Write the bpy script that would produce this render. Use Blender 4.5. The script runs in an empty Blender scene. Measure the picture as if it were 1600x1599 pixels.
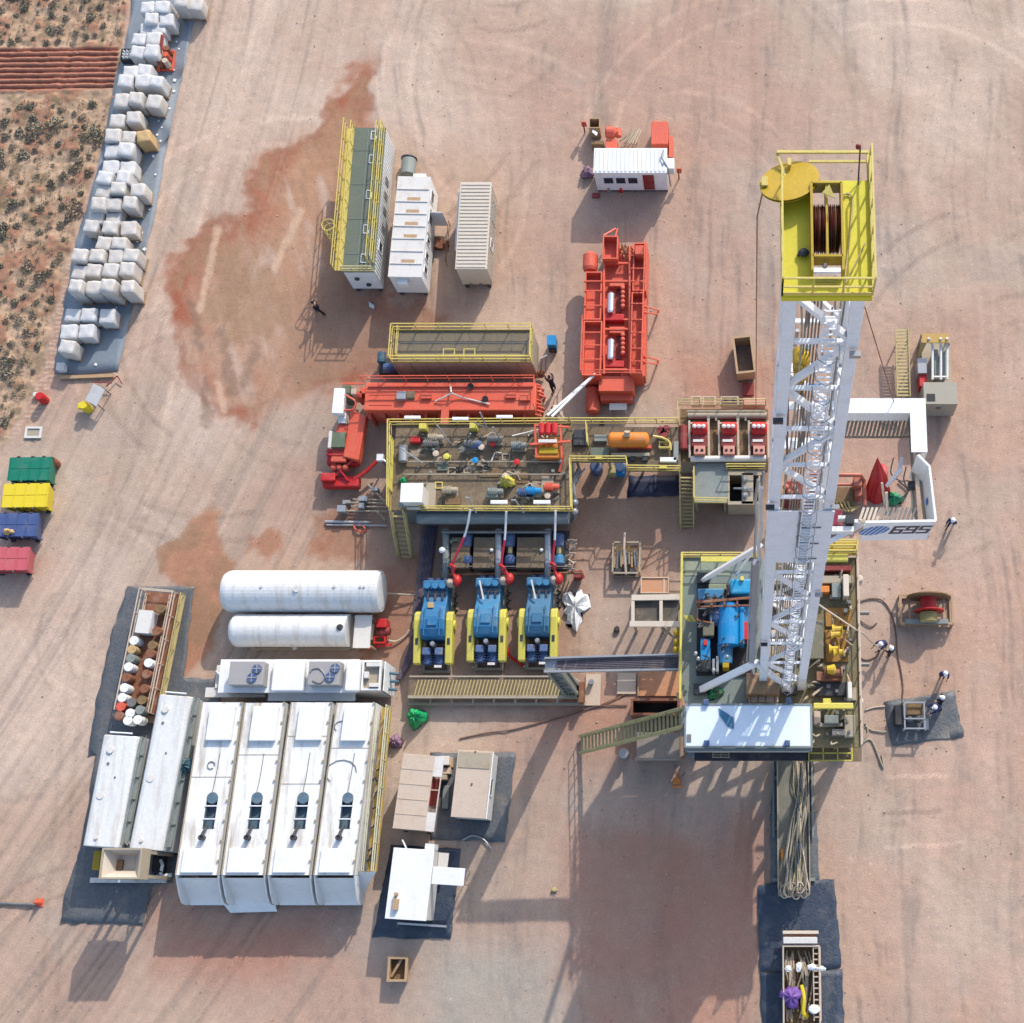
import bpy, math, random
import numpy as np
from mathutils import Vector, Matrix
random.seed(7); RNG = np.random.RandomState(11)
SC = bpy.context.scene
COL = SC.collection
# ---------------------------------------------------------------- camera, light, exposure
CAMH, FPX, TAU, PU, PV = 87.5, 2200.0, math.radians(16.3), 1160.0, 800.0
cd = bpy.data.cameras.new('camera'); cam = bpy.data.objects.new('camera', cd); COL.objects.link(cam)
cam.location = (0, 0, CAMH); cam.rotation_euler = (TAU, 0, 0)
cd.sensor_width = 36; cd.sensor_fit = 'HORIZONTAL'; cd.lens = FPX/1600*36
cd.shift_x = (800-PU)/1600; cd.clip_end = 6000; cd.clip_start = 1
SC.camera = cam
SX, SY = 0.62, 1.37                                   # metres of shadow per metre of height
SELEV = math.atan(1/math.hypot(SX, SY)); SAZ = math.atan2(SX, SY)
w = bpy.data.worlds.new('World'); SC.world = w; w.use_nodes = True
sk = w.node_tree.nodes.new('ShaderNodeTexSky'); sk.sky_type = 'NISHITA'; sk.sun_disc = False
sk.sun_elevation = SELEV; sk.sun_rotation = SAZ; sk.air_density = 1.0; sk.dust_density = 1.6; sk.ozone_density = 0.6
bg = w.node_tree.nodes['Background']; bg.inputs[1].default_value = 0.15
w.node_tree.links.new(sk.outputs[0], bg.inputs[0])
ld = bpy.data.lights.new('sun', 'SUN'); ld.energy = 2.1; ld.angle = math.radians(0.55); ld.color = (1, 0.935, 0.86)
sun = bpy.data.objects.new('sun', ld); COL.objects.link(sun); sun.location = (30, 60, 90)
sun.rotation_euler = Vector((SX, SY, 1)).to_track_quat('Z', 'Y').to_euler()
SC.view_settings.view_transform = 'Standard'; SC.view_settings.look = 'None'
SC.view_settings.exposure = 1.06; SC.view_settings.gamma = 1
KX = 1.62                                             # displayed brightness of a sunlit flat surface / its albedo
# ---------------------------------------------------------------- helpers
def P(u, v, h=0.0):
    """point at height h seen at photo pixel (u, v)"""
    a = (u-PU)/FPX; b = (PV-v)/FPX
    t = (CAMH-h)/(math.cos(TAU)-b*math.sin(TAU))
    return Vector((a*t, t*(math.sin(TAU)+b*math.cos(TAU)), h))
def lin(c):
    c = c/255.0
    return c/12.92 if c <= 0.04045 else ((c+0.055)/1.055)**2.4
def C(r, g, b, k=None):
    k = KX if k is None else k
    return tuple(min(0.86, lin(x)/k) for x in (r, g, b))
MATS = {}
def mat(name, col, rough=0.6, metal=0.0, var=0.18, scale=1.6, dirt=(0.38, 0.29, 0.23), dam=0.35, bump=0.0, spec=0.4, streak=False):
    if name in MATS: return MATS[name]
    m = bpy.data.materials.new(name); m.use_nodes = True; nt = m.node_tree; N = nt.nodes; L = nt.links
    b = N['Principled BSDF']; b.inputs['Roughness'].default_value = rough; b.inputs['Metallic'].default_value = metal
    b.inputs['Specular IOR Level'].default_value = spec
    g = N.new('ShaderNodeNewGeometry')
    def noise(s, d=5, r=0.6, src=None):
        n = N.new('ShaderNodeTexNoise'); n.inputs['Scale'].default_value = s; n.inputs['Detail'].default_value = d
        n.inputs['Roughness'].default_value = r; L.new(src or g.outputs['Position'], n.inputs['Vector']); return n
    src = None
    if streak:
        mp = N.new('ShaderNodeMapping'); mp.inputs['Scale'].default_value = (3.0, 0.35, 1.0); L.new(g.outputs['Position'], mp.inputs[0]); src = mp.outputs[0]
    n1 = noise(scale, src=src); n2 = noise(scale*6.3, 4, 0.7)
    mr = N.new('ShaderNodeMapRange'); mr.inputs[1].default_value = 0.3; mr.inputs[2].default_value = 0.7
    mr.inputs[3].default_value = 1-var; mr.inputs[4].default_value = 1+var*0.7; L.new(n2.outputs[0], mr.inputs[0])
    mul = N.new('ShaderNodeVectorMath'); mul.operation = 'SCALE'; mul.inputs[0].default_value = col; L.new(mr.outputs[0], mul.inputs['Scale'])
    mr2 = N.new('ShaderNodeMapRange'); mr2.inputs[1].default_value = 0.50; mr2.inputs[2].default_value = 0.74
    mr2.inputs[3].default_value = 0; mr2.inputs[4].default_value = dam; L.new(n1.outputs[0], mr2.inputs[0])
    mx = N.new('ShaderNodeMix'); mx.data_type = 'RGBA'; L.new(mr2.outputs[0], mx.inputs[0]); L.new(mul.outputs[0], mx.inputs[6])
    mx.inputs[7].default_value = (*dirt, 1); L.new(mx.outputs[2], b.inputs['Base Color'])
    rr = N.new('ShaderNodeMapRange'); rr.inputs[3].default_value = rough*0.75; rr.inputs[4].default_value = min(1, rough*1.25)
    L.new(n1.outputs[0], rr.inputs[0]); L.new(rr.outputs[0], b.inputs['Roughness'])
    if bump:
        bp = N.new('ShaderNodeBump'); bp.inputs['Strength'].default_value = bump; bp.inputs['Distance'].default_value = 0.05
        L.new(n2.outputs[0], bp.inputs['Height']); L.new(bp.outputs[0], b.inputs['Normal'])
    MATS[name] = m; return m
WHITE = mat('white_paint', (0.64, 0.645, 0.635), 0.45, var=0.08, dam=0.3, dirt=(0.42, 0.37, 0.31))
WHITE2 = mat('white_paint_dusty', (0.54, 0.515, 0.475), 0.55, var=0.1, dam=0.4)
WHITEG = mat('white_paint_worn', (0.57, 0.575, 0.56), 0.4, var=0.1, scale=0.9, dirt=(0.36, 0.30, 0.23), dam=0.6, streak=True)
MASTW = mat('mast_white_paint', (0.70, 0.715, 0.74), 0.4, var=0.09, dam=0.2)
TAN = mat('tan_paint', C(224, 202, 180), 0.6, var=0.1, dam=0.3, dirt=(0.35, 0.22, 0.13))
TANRIB = mat('cream_paint', C(232, 218, 198), 0.5, var=0.07, dam=0.2)
BEIGE = mat('beige_steel', C(190, 176, 152), 0.6, var=0.14, dam=0.35, dirt=(0.2, 0.13, 0.08))
OLIVE = mat('muddy_deck', C(132, 114, 90), 0.85, var=0.32, scale=1.1, dirt=C(176, 156, 128), dam=0.7, bump=0.4)
BROWN = mat('mud_brown', C(140, 112, 78), 0.85, var=0.3, scale=0.8, dirt=C(178, 142, 95), dam=0.55, bump=0.4)
DECKG = mat('green_grey_deck', C(112, 122, 106), 0.7, var=0.12, scale=0.7, dirt=C(140, 140, 118), dam=0.35)
GREYD = mat('grey_deck', C(150, 158, 152), 0.6, var=0.15, dam=0.4, dirt=C(120, 105, 80))
YEL = mat('yellow_paint', C(236, 222, 98), 0.5, var=0.14, dam=0.45, dirt=(0.34, 0.27, 0.15))
YELR = mat('yellow_rail', C(232, 210, 112), 0.5, var=0.12, dam=0.3, dirt=(0.3, 0.22, 0.1))
YELD = mat('dark_yellow_paint', C(196, 162, 22), 0.5, var=0.15, dam=0.4, dirt=(0.28, 0.2, 0.03))
YELC = mat('crown_yellow', C(238, 226, 52), 0.5, var=0.08, dam=0.2, dirt=(0.42, 0.34, 0.04))
ORG = mat('orange_red_paint', C(247, 108, 78), 0.5, var=0.16, dam=0.5, dirt=C(225, 140, 110))
ORGD = mat('orange_red_worn', C(236, 104, 78), 0.6, var=0.24, dam=0.5, dirt=C(200, 120, 95))
ORGY = mat('orange_paint', C(238, 138, 40), 0.5, var=0.15, dam=0.3)
RED = mat('red_paint', C(215, 40, 40), 0.5, var=0.14, dam=0.15)
REDD = mat('dark_red_paint', C(150, 50, 45), 0.55, var=0.2, dam=0.25)
PINK = mat('pink_red_hose', C(225, 50, 80), 0.5, var=0.1, dam=0.1)
BLUE = mat('pump_blue', C(70, 142, 186), 0.45, var=0.2, dam=0.55, dirt=(0.17, 0.19, 0.19))
BLUED = mat('motor_blue', C(78, 104, 148), 0.5, var=0.3, dam=0.45, dirt=(0.25, 0.25, 0.26))
CYAN = mat('bright_blue', C(20, 150, 215), 0.45, var=0.1, dam=0.15)
DARK = mat('dark_steel', (0.03, 0.032, 0.04), 0.6, var=0.3, dam=0.2)
STEEL = mat('grey_steel', C(140, 138, 134), 0.45, 0.3, var=0.15, dam=0.3)
GALV = mat('galvanised_steel', C(190, 192, 194), 0.35, 0.4, var=0.1, dam=0.15)
SILV = mat('silver_cylinder', (0.75, 0.77, 0.78), 0.22, 0.9, var=0.05, dam=0.05)
RUST = mat('rusty_steel', C(150, 96, 68), 0.8, var=0.3, dam=0.4)
WOOD = mat('timber', C(200, 165, 125), 0.8, var=0.22, dam=0.3)
GREEN = mat('green_plastic', C(25, 185, 110), 0.5, var=0.15, dam=0.08)
GRNLID = mat('green_lid', C(20, 132, 105), 0.5, var=0.08, dam=0.12)
YELLID = mat('yellow_lid', C(248, 222, 50), 0.5, var=0.05, dam=0.12)
BLULID = mat('blue_lid', C(76, 98, 148), 0.5, var=0.08, dam=0.15)
REDLID = mat('red_lid', C(216, 104, 112), 0.5, var=0.08, dam=0.22)
PURP = mat('purple_tarp', C(128, 88, 172), 0.6, var=0.2, dam=0.05)
MAUVE = mat('faded_mauve_tarp', C(160, 125, 150), 0.6, var=0.15, dam=0.1)
LINER = mat('dark_liner', C(104, 108, 112), 0.5, var=0.24, scale=0.9, dirt=C(150, 138, 126), dam=0.6, bump=0.8)
LINERB = mat('blue_grey_liner', C(142, 152, 160), 0.5, var=0.1, scale=0.5, dirt=C(160, 152, 146), dam=0.35, bump=0.3)
LINERN = mat('navy_liner', C(64, 76, 94), 0.45, var=0.28, scale=1.1, dirt=C(125, 124, 124), dam=0.6, bump=0.9)
SACK = mat('white_sack', (0.49, 0.485, 0.475), 0.6, var=0.16, dam=0.35, bump=0.4, dirt=(0.45, 0.38, 0.32))
SACKT = mat('cream_sack', (0.46, 0.435, 0.40), 0.6, var=0.16, dam=0.4, bump=0.4, dirt=(0.4, 0.3, 0.2))
SACKY = mat('tan_sack', C(215, 180, 125), 0.7, var=0.2, dam=0.2, bump=0.4)
GLASS = mat('dark_window', (0.012, 0.015, 0.03), 0.15, var=0.1, dam=0.0, spec=0.6)
HOSE = mat('cream_hose', C(196, 184, 156), 0.6, var=0.2, dam=0.3, dirt=C(120, 95, 70))
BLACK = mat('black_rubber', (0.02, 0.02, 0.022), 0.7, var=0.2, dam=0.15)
SKIN = mat('skin', (0.36, 0.2, 0.13), 0.6, var=0.05, dam=0)
NAVY = mat('navy_cloth', (0.02, 0.03, 0.09), 0.85, var=0.15, dam=0)
BLKC = mat('black_cloth', (0.012, 0.012, 0.018), 0.9, var=0.1, dam=0)
HATW = mat('white_hard_hat', (0.78, 0.78, 0.8), 0.35, var=0.02, dam=0)
CABLE = mat('cable_grey', C(112, 104, 112), 0.7, var=0.3, dam=0.3)
LOGOB = mat('logo_blue', C(40, 110, 175, 1.0), 0.5, var=0.03, dam=0.0)
LOGOK = mat('logo_black', (0.03, 0.035, 0.06), 0.5, var=0.03, dam=0.0)

class MB:
    def __init__(s): s.v = []; s.f = []
    def add(s, vs, fs):
        n = len(s.v); s.v += [tuple(p) for p in vs]; s.f += [tuple(i+n for i in f) for f in fs]; return s
    def box(s, x0, y0, z0, x1, y1, z1):
        x0, x1 = min(x0, x1), max(x0, x1); y0, y1 = min(y0, y1), max(y0, y1); z0, z1 = min(z0, z1), max(z0, z1)
        return s.add([(x, y, z) for z in (z0, z1) for x, y in ((x0, y0), (x1, y0), (x1, y1), (x0, y1))],
                     [(3, 2, 1, 0), (4, 5, 6, 7), (0, 1, 5, 4), (1, 2, 6, 5), (2, 3, 7, 6), (3, 0, 4, 7)])
    def pb(s, u0, v0, u1, v1, h1, h0=0.0):
        a = P(u0, v1, h1); b = P(u1, v0, h1); c = P(u0, v0, h1)
        return s.box(min(a.x, b.x), min(a.y, b.y), h0, max(a.x, b.x), max(a.y, b.y), h1)
    def frame(s, x0, y0, x1, y1, z0, z1, t):
        s.box(x0, y0, z0, x1, y0+t, z1); s.box(x0, y1-t, z0, x1, y1, z1)
        s.box(x0, y0+t, z0, x0+t, y1-t, z1); s.box(x1-t, y0+t, z0, x1, y1-t, z1); return s
    def bar(s, p, q, a, b=None, up=(0, 0, 1)):
        p = Vector(p); q = Vector(q); b = a if b is None else b; d = (q-p)
        if d.length < 1e-5: return s
        d.normalize(); upv = Vector(up)
        if abs(d.dot(upv)) > 0.98: upv = Vector((0, 1, 0)) if abs(d.y) < 0.9 else Vector((1, 0, 0))
        x = d.cross(upv).normalized(); z = x.cross(d).normalized()
        vs = [e + x*i*a/2 + z*j*b/2 for e in (p, q) for i, j in ((-1, -1), (1, -1), (1, 1), (-1, 1))]
        return s.add(vs, [(0, 3, 2, 1), (4, 5, 6, 7), (0, 1, 5, 4), (1, 2, 6, 5), (2, 3, 7, 6), (3, 0, 4, 7)][0:6])
    def cyl(s, p, q, r, r2=None, n=12, caps=True):
        p = Vector(p); q = Vector(q); r2 = r if r2 is None else r2; d = (q-p).normalized()
        x = d.orthogonal().normalized(); y = d.cross(x)
        vs = []
        for e, rr in ((p, r), (q, r2)):
            for k in range(n):
                a = 2*math.pi*k/n; vs.append(e + (x*math.cos(a)+y*math.sin(a))*rr)
        fs = [(k, (k+1) % n, n+(k+1) % n, n+k) for k in range(n)]
        if caps: fs += [tuple(range(n-1, -1, -1)), tuple(range(n, 2*n))]
        return s.add(vs, fs)
    def lathe(s, o, axis, prof, n=20):
        o = Vector(o); d = Vector(axis).normalized(); x = d.orthogonal().normalized(); y = d.cross(x); vs = []; fs = []
        for t, r in prof:
            for k in range(n):
                a = 2*math.pi*k/n; vs.append(o + d*t + (x*math.cos(a)+y*math.sin(a))*max(r, 1e-3))
        for i in range(len(prof)-1):
            for k in range(n): fs.append((i*n+k, i*n+(k+1) % n, (i+1)*n+(k+1) % n, (i+1)*n+k))
        fs += [tuple(range(n-1, -1, -1)), tuple(range((len(prof)-1)*n, len(prof)*n))]
        return s.add(vs, fs)
    def tube(s, pts, r, n=7):
        pts = [Vector(p) for p in pts]; vs = []; fs = []; m = len(pts); x = None
        for i, p in enumerate(pts):
            d = (pts[min(i+1, m-1)]-pts[max(i-1, 0)]).normalized()
            x = d.orthogonal().normalized() if x is None else (x-d*x.dot(d)).normalized()
            y = d.cross(x)
            for k in range(n):
                a = 2*math.pi*k/n; vs.append(p + (x*math.cos(a)+y*math.sin(a))*r)
        for i in range(m-1):
            for k in range(n): fs.append((i*n+k, i*n+(k+1) % n, (i+1)*n+(k+1) % n, (i+1)*n+k))
        fs += [tuple(range(n-1, -1, -1)), tuple(range((m-1)*n, m*n))]
        return s.add(vs, fs)
    def prism(s, poly, z0, z1):
        n = len(poly); vs = [(x, y, z0) for x, y in poly] + [(x, y, z1) for x, y in poly]
        return s.add(vs, [tuple(range(n-1, -1, -1)), tuple(range(n, 2*n))] + [(k, (k+1) % n, n+(k+1) % n, n+k) for k in range(n)])
    def extr(s, poly, axis_pts):      # poly of 3D points extruded by vector
        d = Vector(axis_pts); n = len(poly); vs = [Vector(p) for p in poly] + [Vector(p)+d for p in poly]
        return s.add(vs, [tuple(range(n-1, -1, -1)), tuple(range(n, 2*n))] + [(k, (k+1) % n, n+(k+1) % n, n+k) for k in range(n)])
    def ell(s, c, rx, ry, rz, n=10, m=6):
        c = Vector(c); vs = [c+Vector((0, 0, -rz))]; fs = []
        for i in range(1, m):
            t = -math.pi/2+math.pi*i/m
            for k in range(n):
                a = 2*math.pi*k/n; vs.append(c+Vector((rx*math.cos(t)*math.cos(a), ry*math.cos(t)*math.sin(a), rz*math.sin(t))))
        vs.append(c+Vector((0, 0, rz))); top = len(vs)-1
        for k in range(n): fs.append((0, 1+(k+1) % n, 1+k)); fs.append((top, top-n+k, top-n+(k+1) % n))
        for i in range(m-2):
            for k in range(n): a = 1+i*n; fs.append((a+k, a+(k+1) % n, a+n+(k+1) % n, a+n+k))
        return s.add(vs, fs)
    def rail(s, pts, h=1.1, step=1.4, t=0.055, mid=(0.55,), toe=True, closed=False):
        pts = [Vector(p) for p in pts]
        if closed: pts = pts+[pts[0]]
        for i in range(len(pts)-1):
            p, q = pts[i], pts[i+1]; L = (q-p).length; n = max(1, round(L/step))
            for k in range(n+1):
                if k == n and (i < len(pts)-2 or closed): continue
                a = p.lerp(q, k/n); s.bar(a, a+Vector((0, 0, h)), t*0.9)
            for z in (h,)+tuple(h*m_ for m_ in mid): s.bar(p+Vector((0, 0, z)), q+Vector((0, 0, z)), t)
            if toe: s.bar(p+Vector((0, 0, 0.08)), q+Vector((0, 0, 0.08)), 0.02, 0.14)
        return s
    def prail(s, pts, z, **k): return s.rail([P(u, v, z) for u, v in pts], **k)

def tagit(o, label=None, cat=None, group=None, kind=None):
    if label: o['label'] = label
    if cat: o['category'] = cat
    if group: o['group'] = group
    if kind: o['kind'] = kind
def mesh_of(name, m, off=None):
    me = bpy.data.meshes.new(name)
    vs = m.v if off is None else [(x-off[0], y-off[1], z-off[2]) for x, y, z in m.v]
    me.from_pydata(vs, [], m.f); return me
KEEP = {'logo', 'number', 'glyph', 'wall', 'deck_plate'}
def clusters(m, gap=0.03):
    """groups of touching pieces in a mesh builder"""
    n = len(m.v); par = list(range(n))
    def find(a):
        while par[a] != a: par[a] = par[par[a]]; a = par[a]
        return a
    for f in m.f:
        r = find(f[0])
        for i in f[1:]: par[find(i)] = r
    comp = {}
    for i in range(n): comp.setdefault(find(i), []).append(i)
    cs = list(comp.values())
    if len(cs) < 2 or len(cs) > 120: return None
    bb = [[min(m.v[i][k] for i in c) for k in range(3)]+[max(m.v[i][k] for i in c) for k in range(3)] for c in cs]
    p2 = list(range(len(cs)))
    def f2(a):
        while p2[a] != a: a = p2[a]
        return a
    for i in range(len(cs)):
        for j in range(i):
            if all(bb[i][k] <= bb[j][k+3]+gap and bb[j][k] <= bb[i][k+3]+gap for k in range(3)): p2[f2(i)] = f2(j)
    g = {}
    for i, c in enumerate(cs): g.setdefault(f2(i), []).extend(c)
    g = list(g.values())
    if len(g) < 2 or len(g) > 45: return None
    out = []
    for c in g:
        idx = {v: k for k, v in enumerate(c)}; q = MB(); q.v = [m.v[i] for i in c]; q.f = [tuple(idx[i] for i in f) for f in m.f if f[0] in idx]; out.append(q)
    return out
def ob(name, m, mt, parent=None, world=False, bevel=0.0, smooth=False, label=None, seg=2):
    if parent is not None and name not in KEEP:
        cl = clusters(m)
        if cl:
            for q in cl[1:]: ob1(name, q, mt, parent, world, bevel, smooth, label, seg)
            m = cl[0]
    return ob1(name, m, mt, parent, world, bevel, smooth, label, seg)
def ob1(name, m, mt, parent=None, world=False, bevel=0.0, smooth=False, label=None, seg=2):
    off = None
    if world and parent is not None: off = tuple(parent.location)
    me = mesh_of(name, m, off); me.materials.append(mt)
    if smooth: me.polygons.foreach_set('use_smooth', [True]*len(me.polygons))
    o = bpy.data.objects.new(name, me); COL.objects.link(o)
    if parent is not None: o.parent = parent
    if world and parent is not None and parent.parent is not None:
        pass
    if bevel:
        b = o.modifiers.new('bevel', 'BEVEL'); b.width = bevel; b.segments = seg; b.limit_method = 'ANGLE'; b.angle_limit = math.radians(40)
    if label: o['label'] = label
    return o
def thing(name, label, cat, loc, rz=0.0, group=None):
    o = bpy.data.objects.new(name, None); COL.objects.link(o); o.location = loc; o.rotation_euler = (0, 0, rz)
    o.empty_display_size = 0.3
    tagit(o, label, cat, group); return o
def solo(name, m, mt, label, cat, group=None, origin=None, kind=None, **k):
    """one-mesh thing given in world coordinates"""
    if origin is None:
        xs = [p[0] for p in m.v]; ys = [p[1] for p in m.v]; zs = [p[2] for p in m.v]
        origin = ((min(xs)+max(xs))/2, (min(ys)+max(ys))/2, min(zs))
    e = ob(name, MB().add([(x-origin[0], y-origin[1], z-origin[2]) for x, y, z in m.v], m.f), mt, None, **k)
    e.location = origin; tagit(e, label, cat, group, kind); return e
def sub(name, m, mt, part, root, **k):
    """sub-part in the root's local/world coordinates"""
    return ob(name, m, mt, part, **k)
def rc(sw, se, nw, h):
    a, b, c = P(*sw, h), P(*se, h), P(*nw, h); d = b-a; L = d.length; ex = d/L; ey = Vector((-ex.y, ex.x, 0))
    return (a.x, a.y, 0), math.atan2(d.y, d.x), L, (c-a).dot(ey)
def dup(root, loc, rz=None, label=None):
    r = root.copy(); COL.objects.link(r); r.location = loc
    if rz is not None: r.rotation_euler = (0, 0, rz)
    if label: r['label'] = label
    for ch in list(root.children):
        c = ch.copy(); COL.objects.link(c); c.parent = r
        for g in list(ch.children):
            d = g.copy(); COL.objects.link(d); d.parent = c
    return r
def bez(pts, n=8):
    """smooth catmull path through points"""
    pts = [Vector(p) for p in pts]; out = []
    q = [pts[0]*2-pts[1]]+pts+[pts[-1]*2-pts[-2]]
    for i in range(1, len(q)-2):
        for k in range(n):
            t = k/n; a, b, c, d = q[i-1], q[i], q[i+1], q[i+2]
            out.append(0.5*((2*b)+(c-a)*t+(2*a-5*b+4*c-d)*t*t+(3*b-a-3*c+d)*t**3))
    out.append(pts[-1]); return out
ORD = ['first', 'second', 'third', 'fourth', 'fifth', 'sixth', 'seventh', 'eighth', 'ninth', 'tenth', 'eleventh', 'twelfth']
def jit(m, a):
    m.v = [(x+random.uniform(-a, a), y+random.uniform(-a, a), z+random.uniform(-a, a)) for x, y, z in m.v]; return m
def crumple(c, rx, ry, rz, seed=0, n=18, mm=10, rough=0.35):
    """a heaped, folded sheet"""
    r = random.Random(seed); m = MB(); m.ell((0, 0, 0), 1, 1, 1, n, mm); vs = []
    ph = [r.uniform(0, 6.28) for _ in range(6)]
    for x, y, z in m.v:
        a = math.atan2(y, x); k = 1+rough*(0.5*math.sin(3*a+ph[0])+0.35*math.sin(5*a+ph[1]+z*4)+0.3*math.sin(9*a+ph[2]))+r.uniform(-.1, .1)
        zz = max(z, 0)*(1+0.4*math.sin(7*a+ph[3]))
        vs.append((c[0]+x*rx*k, c[1]+y*ry*k, c[2]+zz*rz+0.01))
    m.v = vs; return m
# ---------------------------------------------------------------- ground
def vnoise(x, y, seed):
    r = np.random.RandomState(seed); G = r.rand(256, 256)
    xi = np.floor(x).astype(int); yi = np.floor(y).astype(int); fx = x-xi; fy = y-yi
    fx = fx*fx*(3-2*fx); fy = fy*fy*(3-2*fy); a = xi & 255; b = yi & 255; a1 = (xi+1) & 255; b1 = (yi+1) & 255
    return (G[a, b]*(1-fx)+G[a1, b]*fx)*(1-fy)+(G[a, b1]*(1-fx)+G[a1, b1]*fx)*fy
def fbm(x, y, seed, o=4, g=0.55):
    s = 0; a = 1; t = 0
    for i in range(o): s = s+a*vnoise(x*2**i+i*17.3, y*2**i+i*9.1, seed+i); t += a; a *= g
    return s/t
def inpoly(u, v, poly):
    """signed px distance-ish mask: distance to polygon, negative inside"""
    ins = np.zeros(u.shape, bool); d = np.full(u.shape, 1e9); n = len(poly)
    for i in range(n):
        x0, y0 = poly[i]; x1, y1 = poly[(i+1) % n]
        c = ((y0 > v) != (y1 > v)) & (u < (x1-x0)*(v-y0)/((y1-y0) or 1e-9)+x0); ins ^= c
        dx, dy = x1-x0, y1-y0; t = np.clip(((u-x0)*dx+(v-y0)*dy)/(dx*dx+dy*dy+1e-9), 0, 1)
        d = np.minimum(d, np.hypot(u-x0-t*dx, v-y0-t*dy))
    return np.where(ins, -d, d)
def pline(u, v, pts):
    d = np.full(u.shape, 1e9)
    for (x0, y0), (x1, y1) in zip(pts[:-1], pts[1:]):
        dx, dy = x1-x0, y1-y0; t = np.clip(((u-x0)*dx+(v-y0)*dy)/(dx*dx+dy*dy+1e-9), 0, 1)
        d = np.minimum(d, np.hypot(u-x0-t*dx, v-y0-t*dy))
    return d
def sst(a, b, x): t = np.clip((x-a)/(b-a), 0, 1); return t*t*(3-2*t)
GX0, GX1, GY0, GY1, GS = -58.0, 25.0, -10.0, 68.0, 0.11
def build_ground():
    nx = int((GX1-GX0)/GS)+1; ny = int((GY1-GY0)/GS)+1
    xs = np.linspace(GX0, GX1, nx); ys = np.linspace(GY0, GY1, ny); X, Y = np.meshgrid(xs, ys)
    # photo coordinates of every ground point (used only to place stains, tracks and shade tints)
    ct, st = math.cos(TAU), math.sin(TAU); D = Y*st+CAMH*ct
    U = PU+FPX*X/D; V = PV-FPX*(Y*ct-CAMH*st)/D
    w1 = (fbm(X*.35, Y*.35, 1)-.5)*60; w2 = (fbm(X*.35+50, Y*.35, 5)-.5)*60
    w3 = (fbm(X*1.6, Y*1.6, 9, 3)-.5)*22; w4 = (fbm(X*1.6+30, Y*1.6, 13, 3)-.5)*22
    Uw = U+w1+w3; Vw = V+w2+w4
    def c3(r, g, b): return np.array(C(r, g, b))
    base = c3(203, 174, 152); lite = c3(222, 197, 178); dark = c3(194, 158, 138); grey = c3(196, 179, 162)
    big = fbm(X*.09, Y*.09, 21, 5); med = fbm(X*.5, Y*.5, 31, 5); fine = fbm(X*3, Y*3, 41, 3)
    col = base[None, None]*np.ones(X.shape+(1,))
    def mixc(col, c, m): m = np.clip(m, 0, 1)[..., None]; return col*(1-m)+c*m
    col = mixc(col, lite, sst(.5, .72, big)*.7); col = mixc(col, dark, sst(.5, .3, big)*.55)
    # right side redder, bottom centre and left slightly greyer
    col = mixc(col, c3(206, 164, 140), sst(1150, 1500, Uw)*sst(350, 800, Vw)*.5)
    col = mixc(col, grey, sst(.45, .75, fbm(X*.16+9, Y*.16, 51))*.5)
    # broad wheel tracks, running along the road on the left and north-south on the pad
    road = X-(-0.0042*(Y-70)**2+0.02*Y)                    # curving coordinate
    tr = fbm(road*1.5, Y*.045, 61, 4, .6); tr2 = fbm(road*5.0+7, Y*.12, 71, 3, .6)
    wr = sst(620, 420, U+w1*.5-(V-800)*-.0)*1.0
    trk = (tr-.5)*.9+(tr2-.5)*.55
    Xw = X+4*(fbm(X*.03, Y*.05, 77, 2)-.5)+.8*(fbm(X*.2, Y*.2, 79, 3)-.5)
    pad = (fbm(Xw*.9+4, Y*.07, 81, 4)-.5)*.55+(fbm(Xw*3+4, Y*.22, 85, 3)-.5)*.42+(fbm(X*.6, Y*.6, 87, 4)-.5)*.35
    t = trk*wr+pad*(1-wr)*1.05
    col = col*(1+.36*t[..., None])
    col = mixc(col, c3(150, 146, 138), sst(.07, .24, -t)*.22)
    # wheel ruts as curves
    ruts = [([(330, 0), (285, 180), (255, 330), (225, 520), (190, 700), (130, 900), (95, 1150), (60, 1599)], 3, -.1),
            ([(352, 0), (308, 180), (278, 330), (250, 520), (214, 700), (156, 900), (120, 1150), (85, 1599)], 3, -.1),
            ([(420, 0), (360, 150), (318, 320), (290, 480), (262, 640), (225, 800)], 4, .12),
            ([(450, 10), (395, 150), (350, 300), (325, 420)], 3, -.1),
            ([(1240, 0), (1290, 60), (1330, 130), (1350, 260)], 3, -.09), ([(1262, 0), (1312, 60), (1352, 130), (1374, 260)], 3, -.09),
            ([(700, 130), (800, 150), (860, 110), (905, 40), (915, 0)], 3, -.08), ([(700, 105), (790, 125), (840, 90), (880, 30)], 3, -.08),
            ([(1080, 0), (1085, 200), (1078, 420)], 5, -.08), ([(1175, 0), (1178, 300)], 4, -.07),
            ([(1395, 60), (1420, 400), (1425, 520)], 7, -.07), ([(1530, 250), (1545, 520), (1540, 900)], 6, -.05),
            ([(340, 390), (322, 450), (316, 480)], 4, .35), ([(1390, 1215), (1480, 1212)], 1.5, .25), ([(1380, 1272), (1470, 1268)], 2, -.25),
            ([(1385, 1325), (1500, 1318)], 1.5, .2), ([(1290, 1010), (1400, 1060), (1600, 1090)], 2, -.05)]
    ra = random.Random(31)
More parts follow.
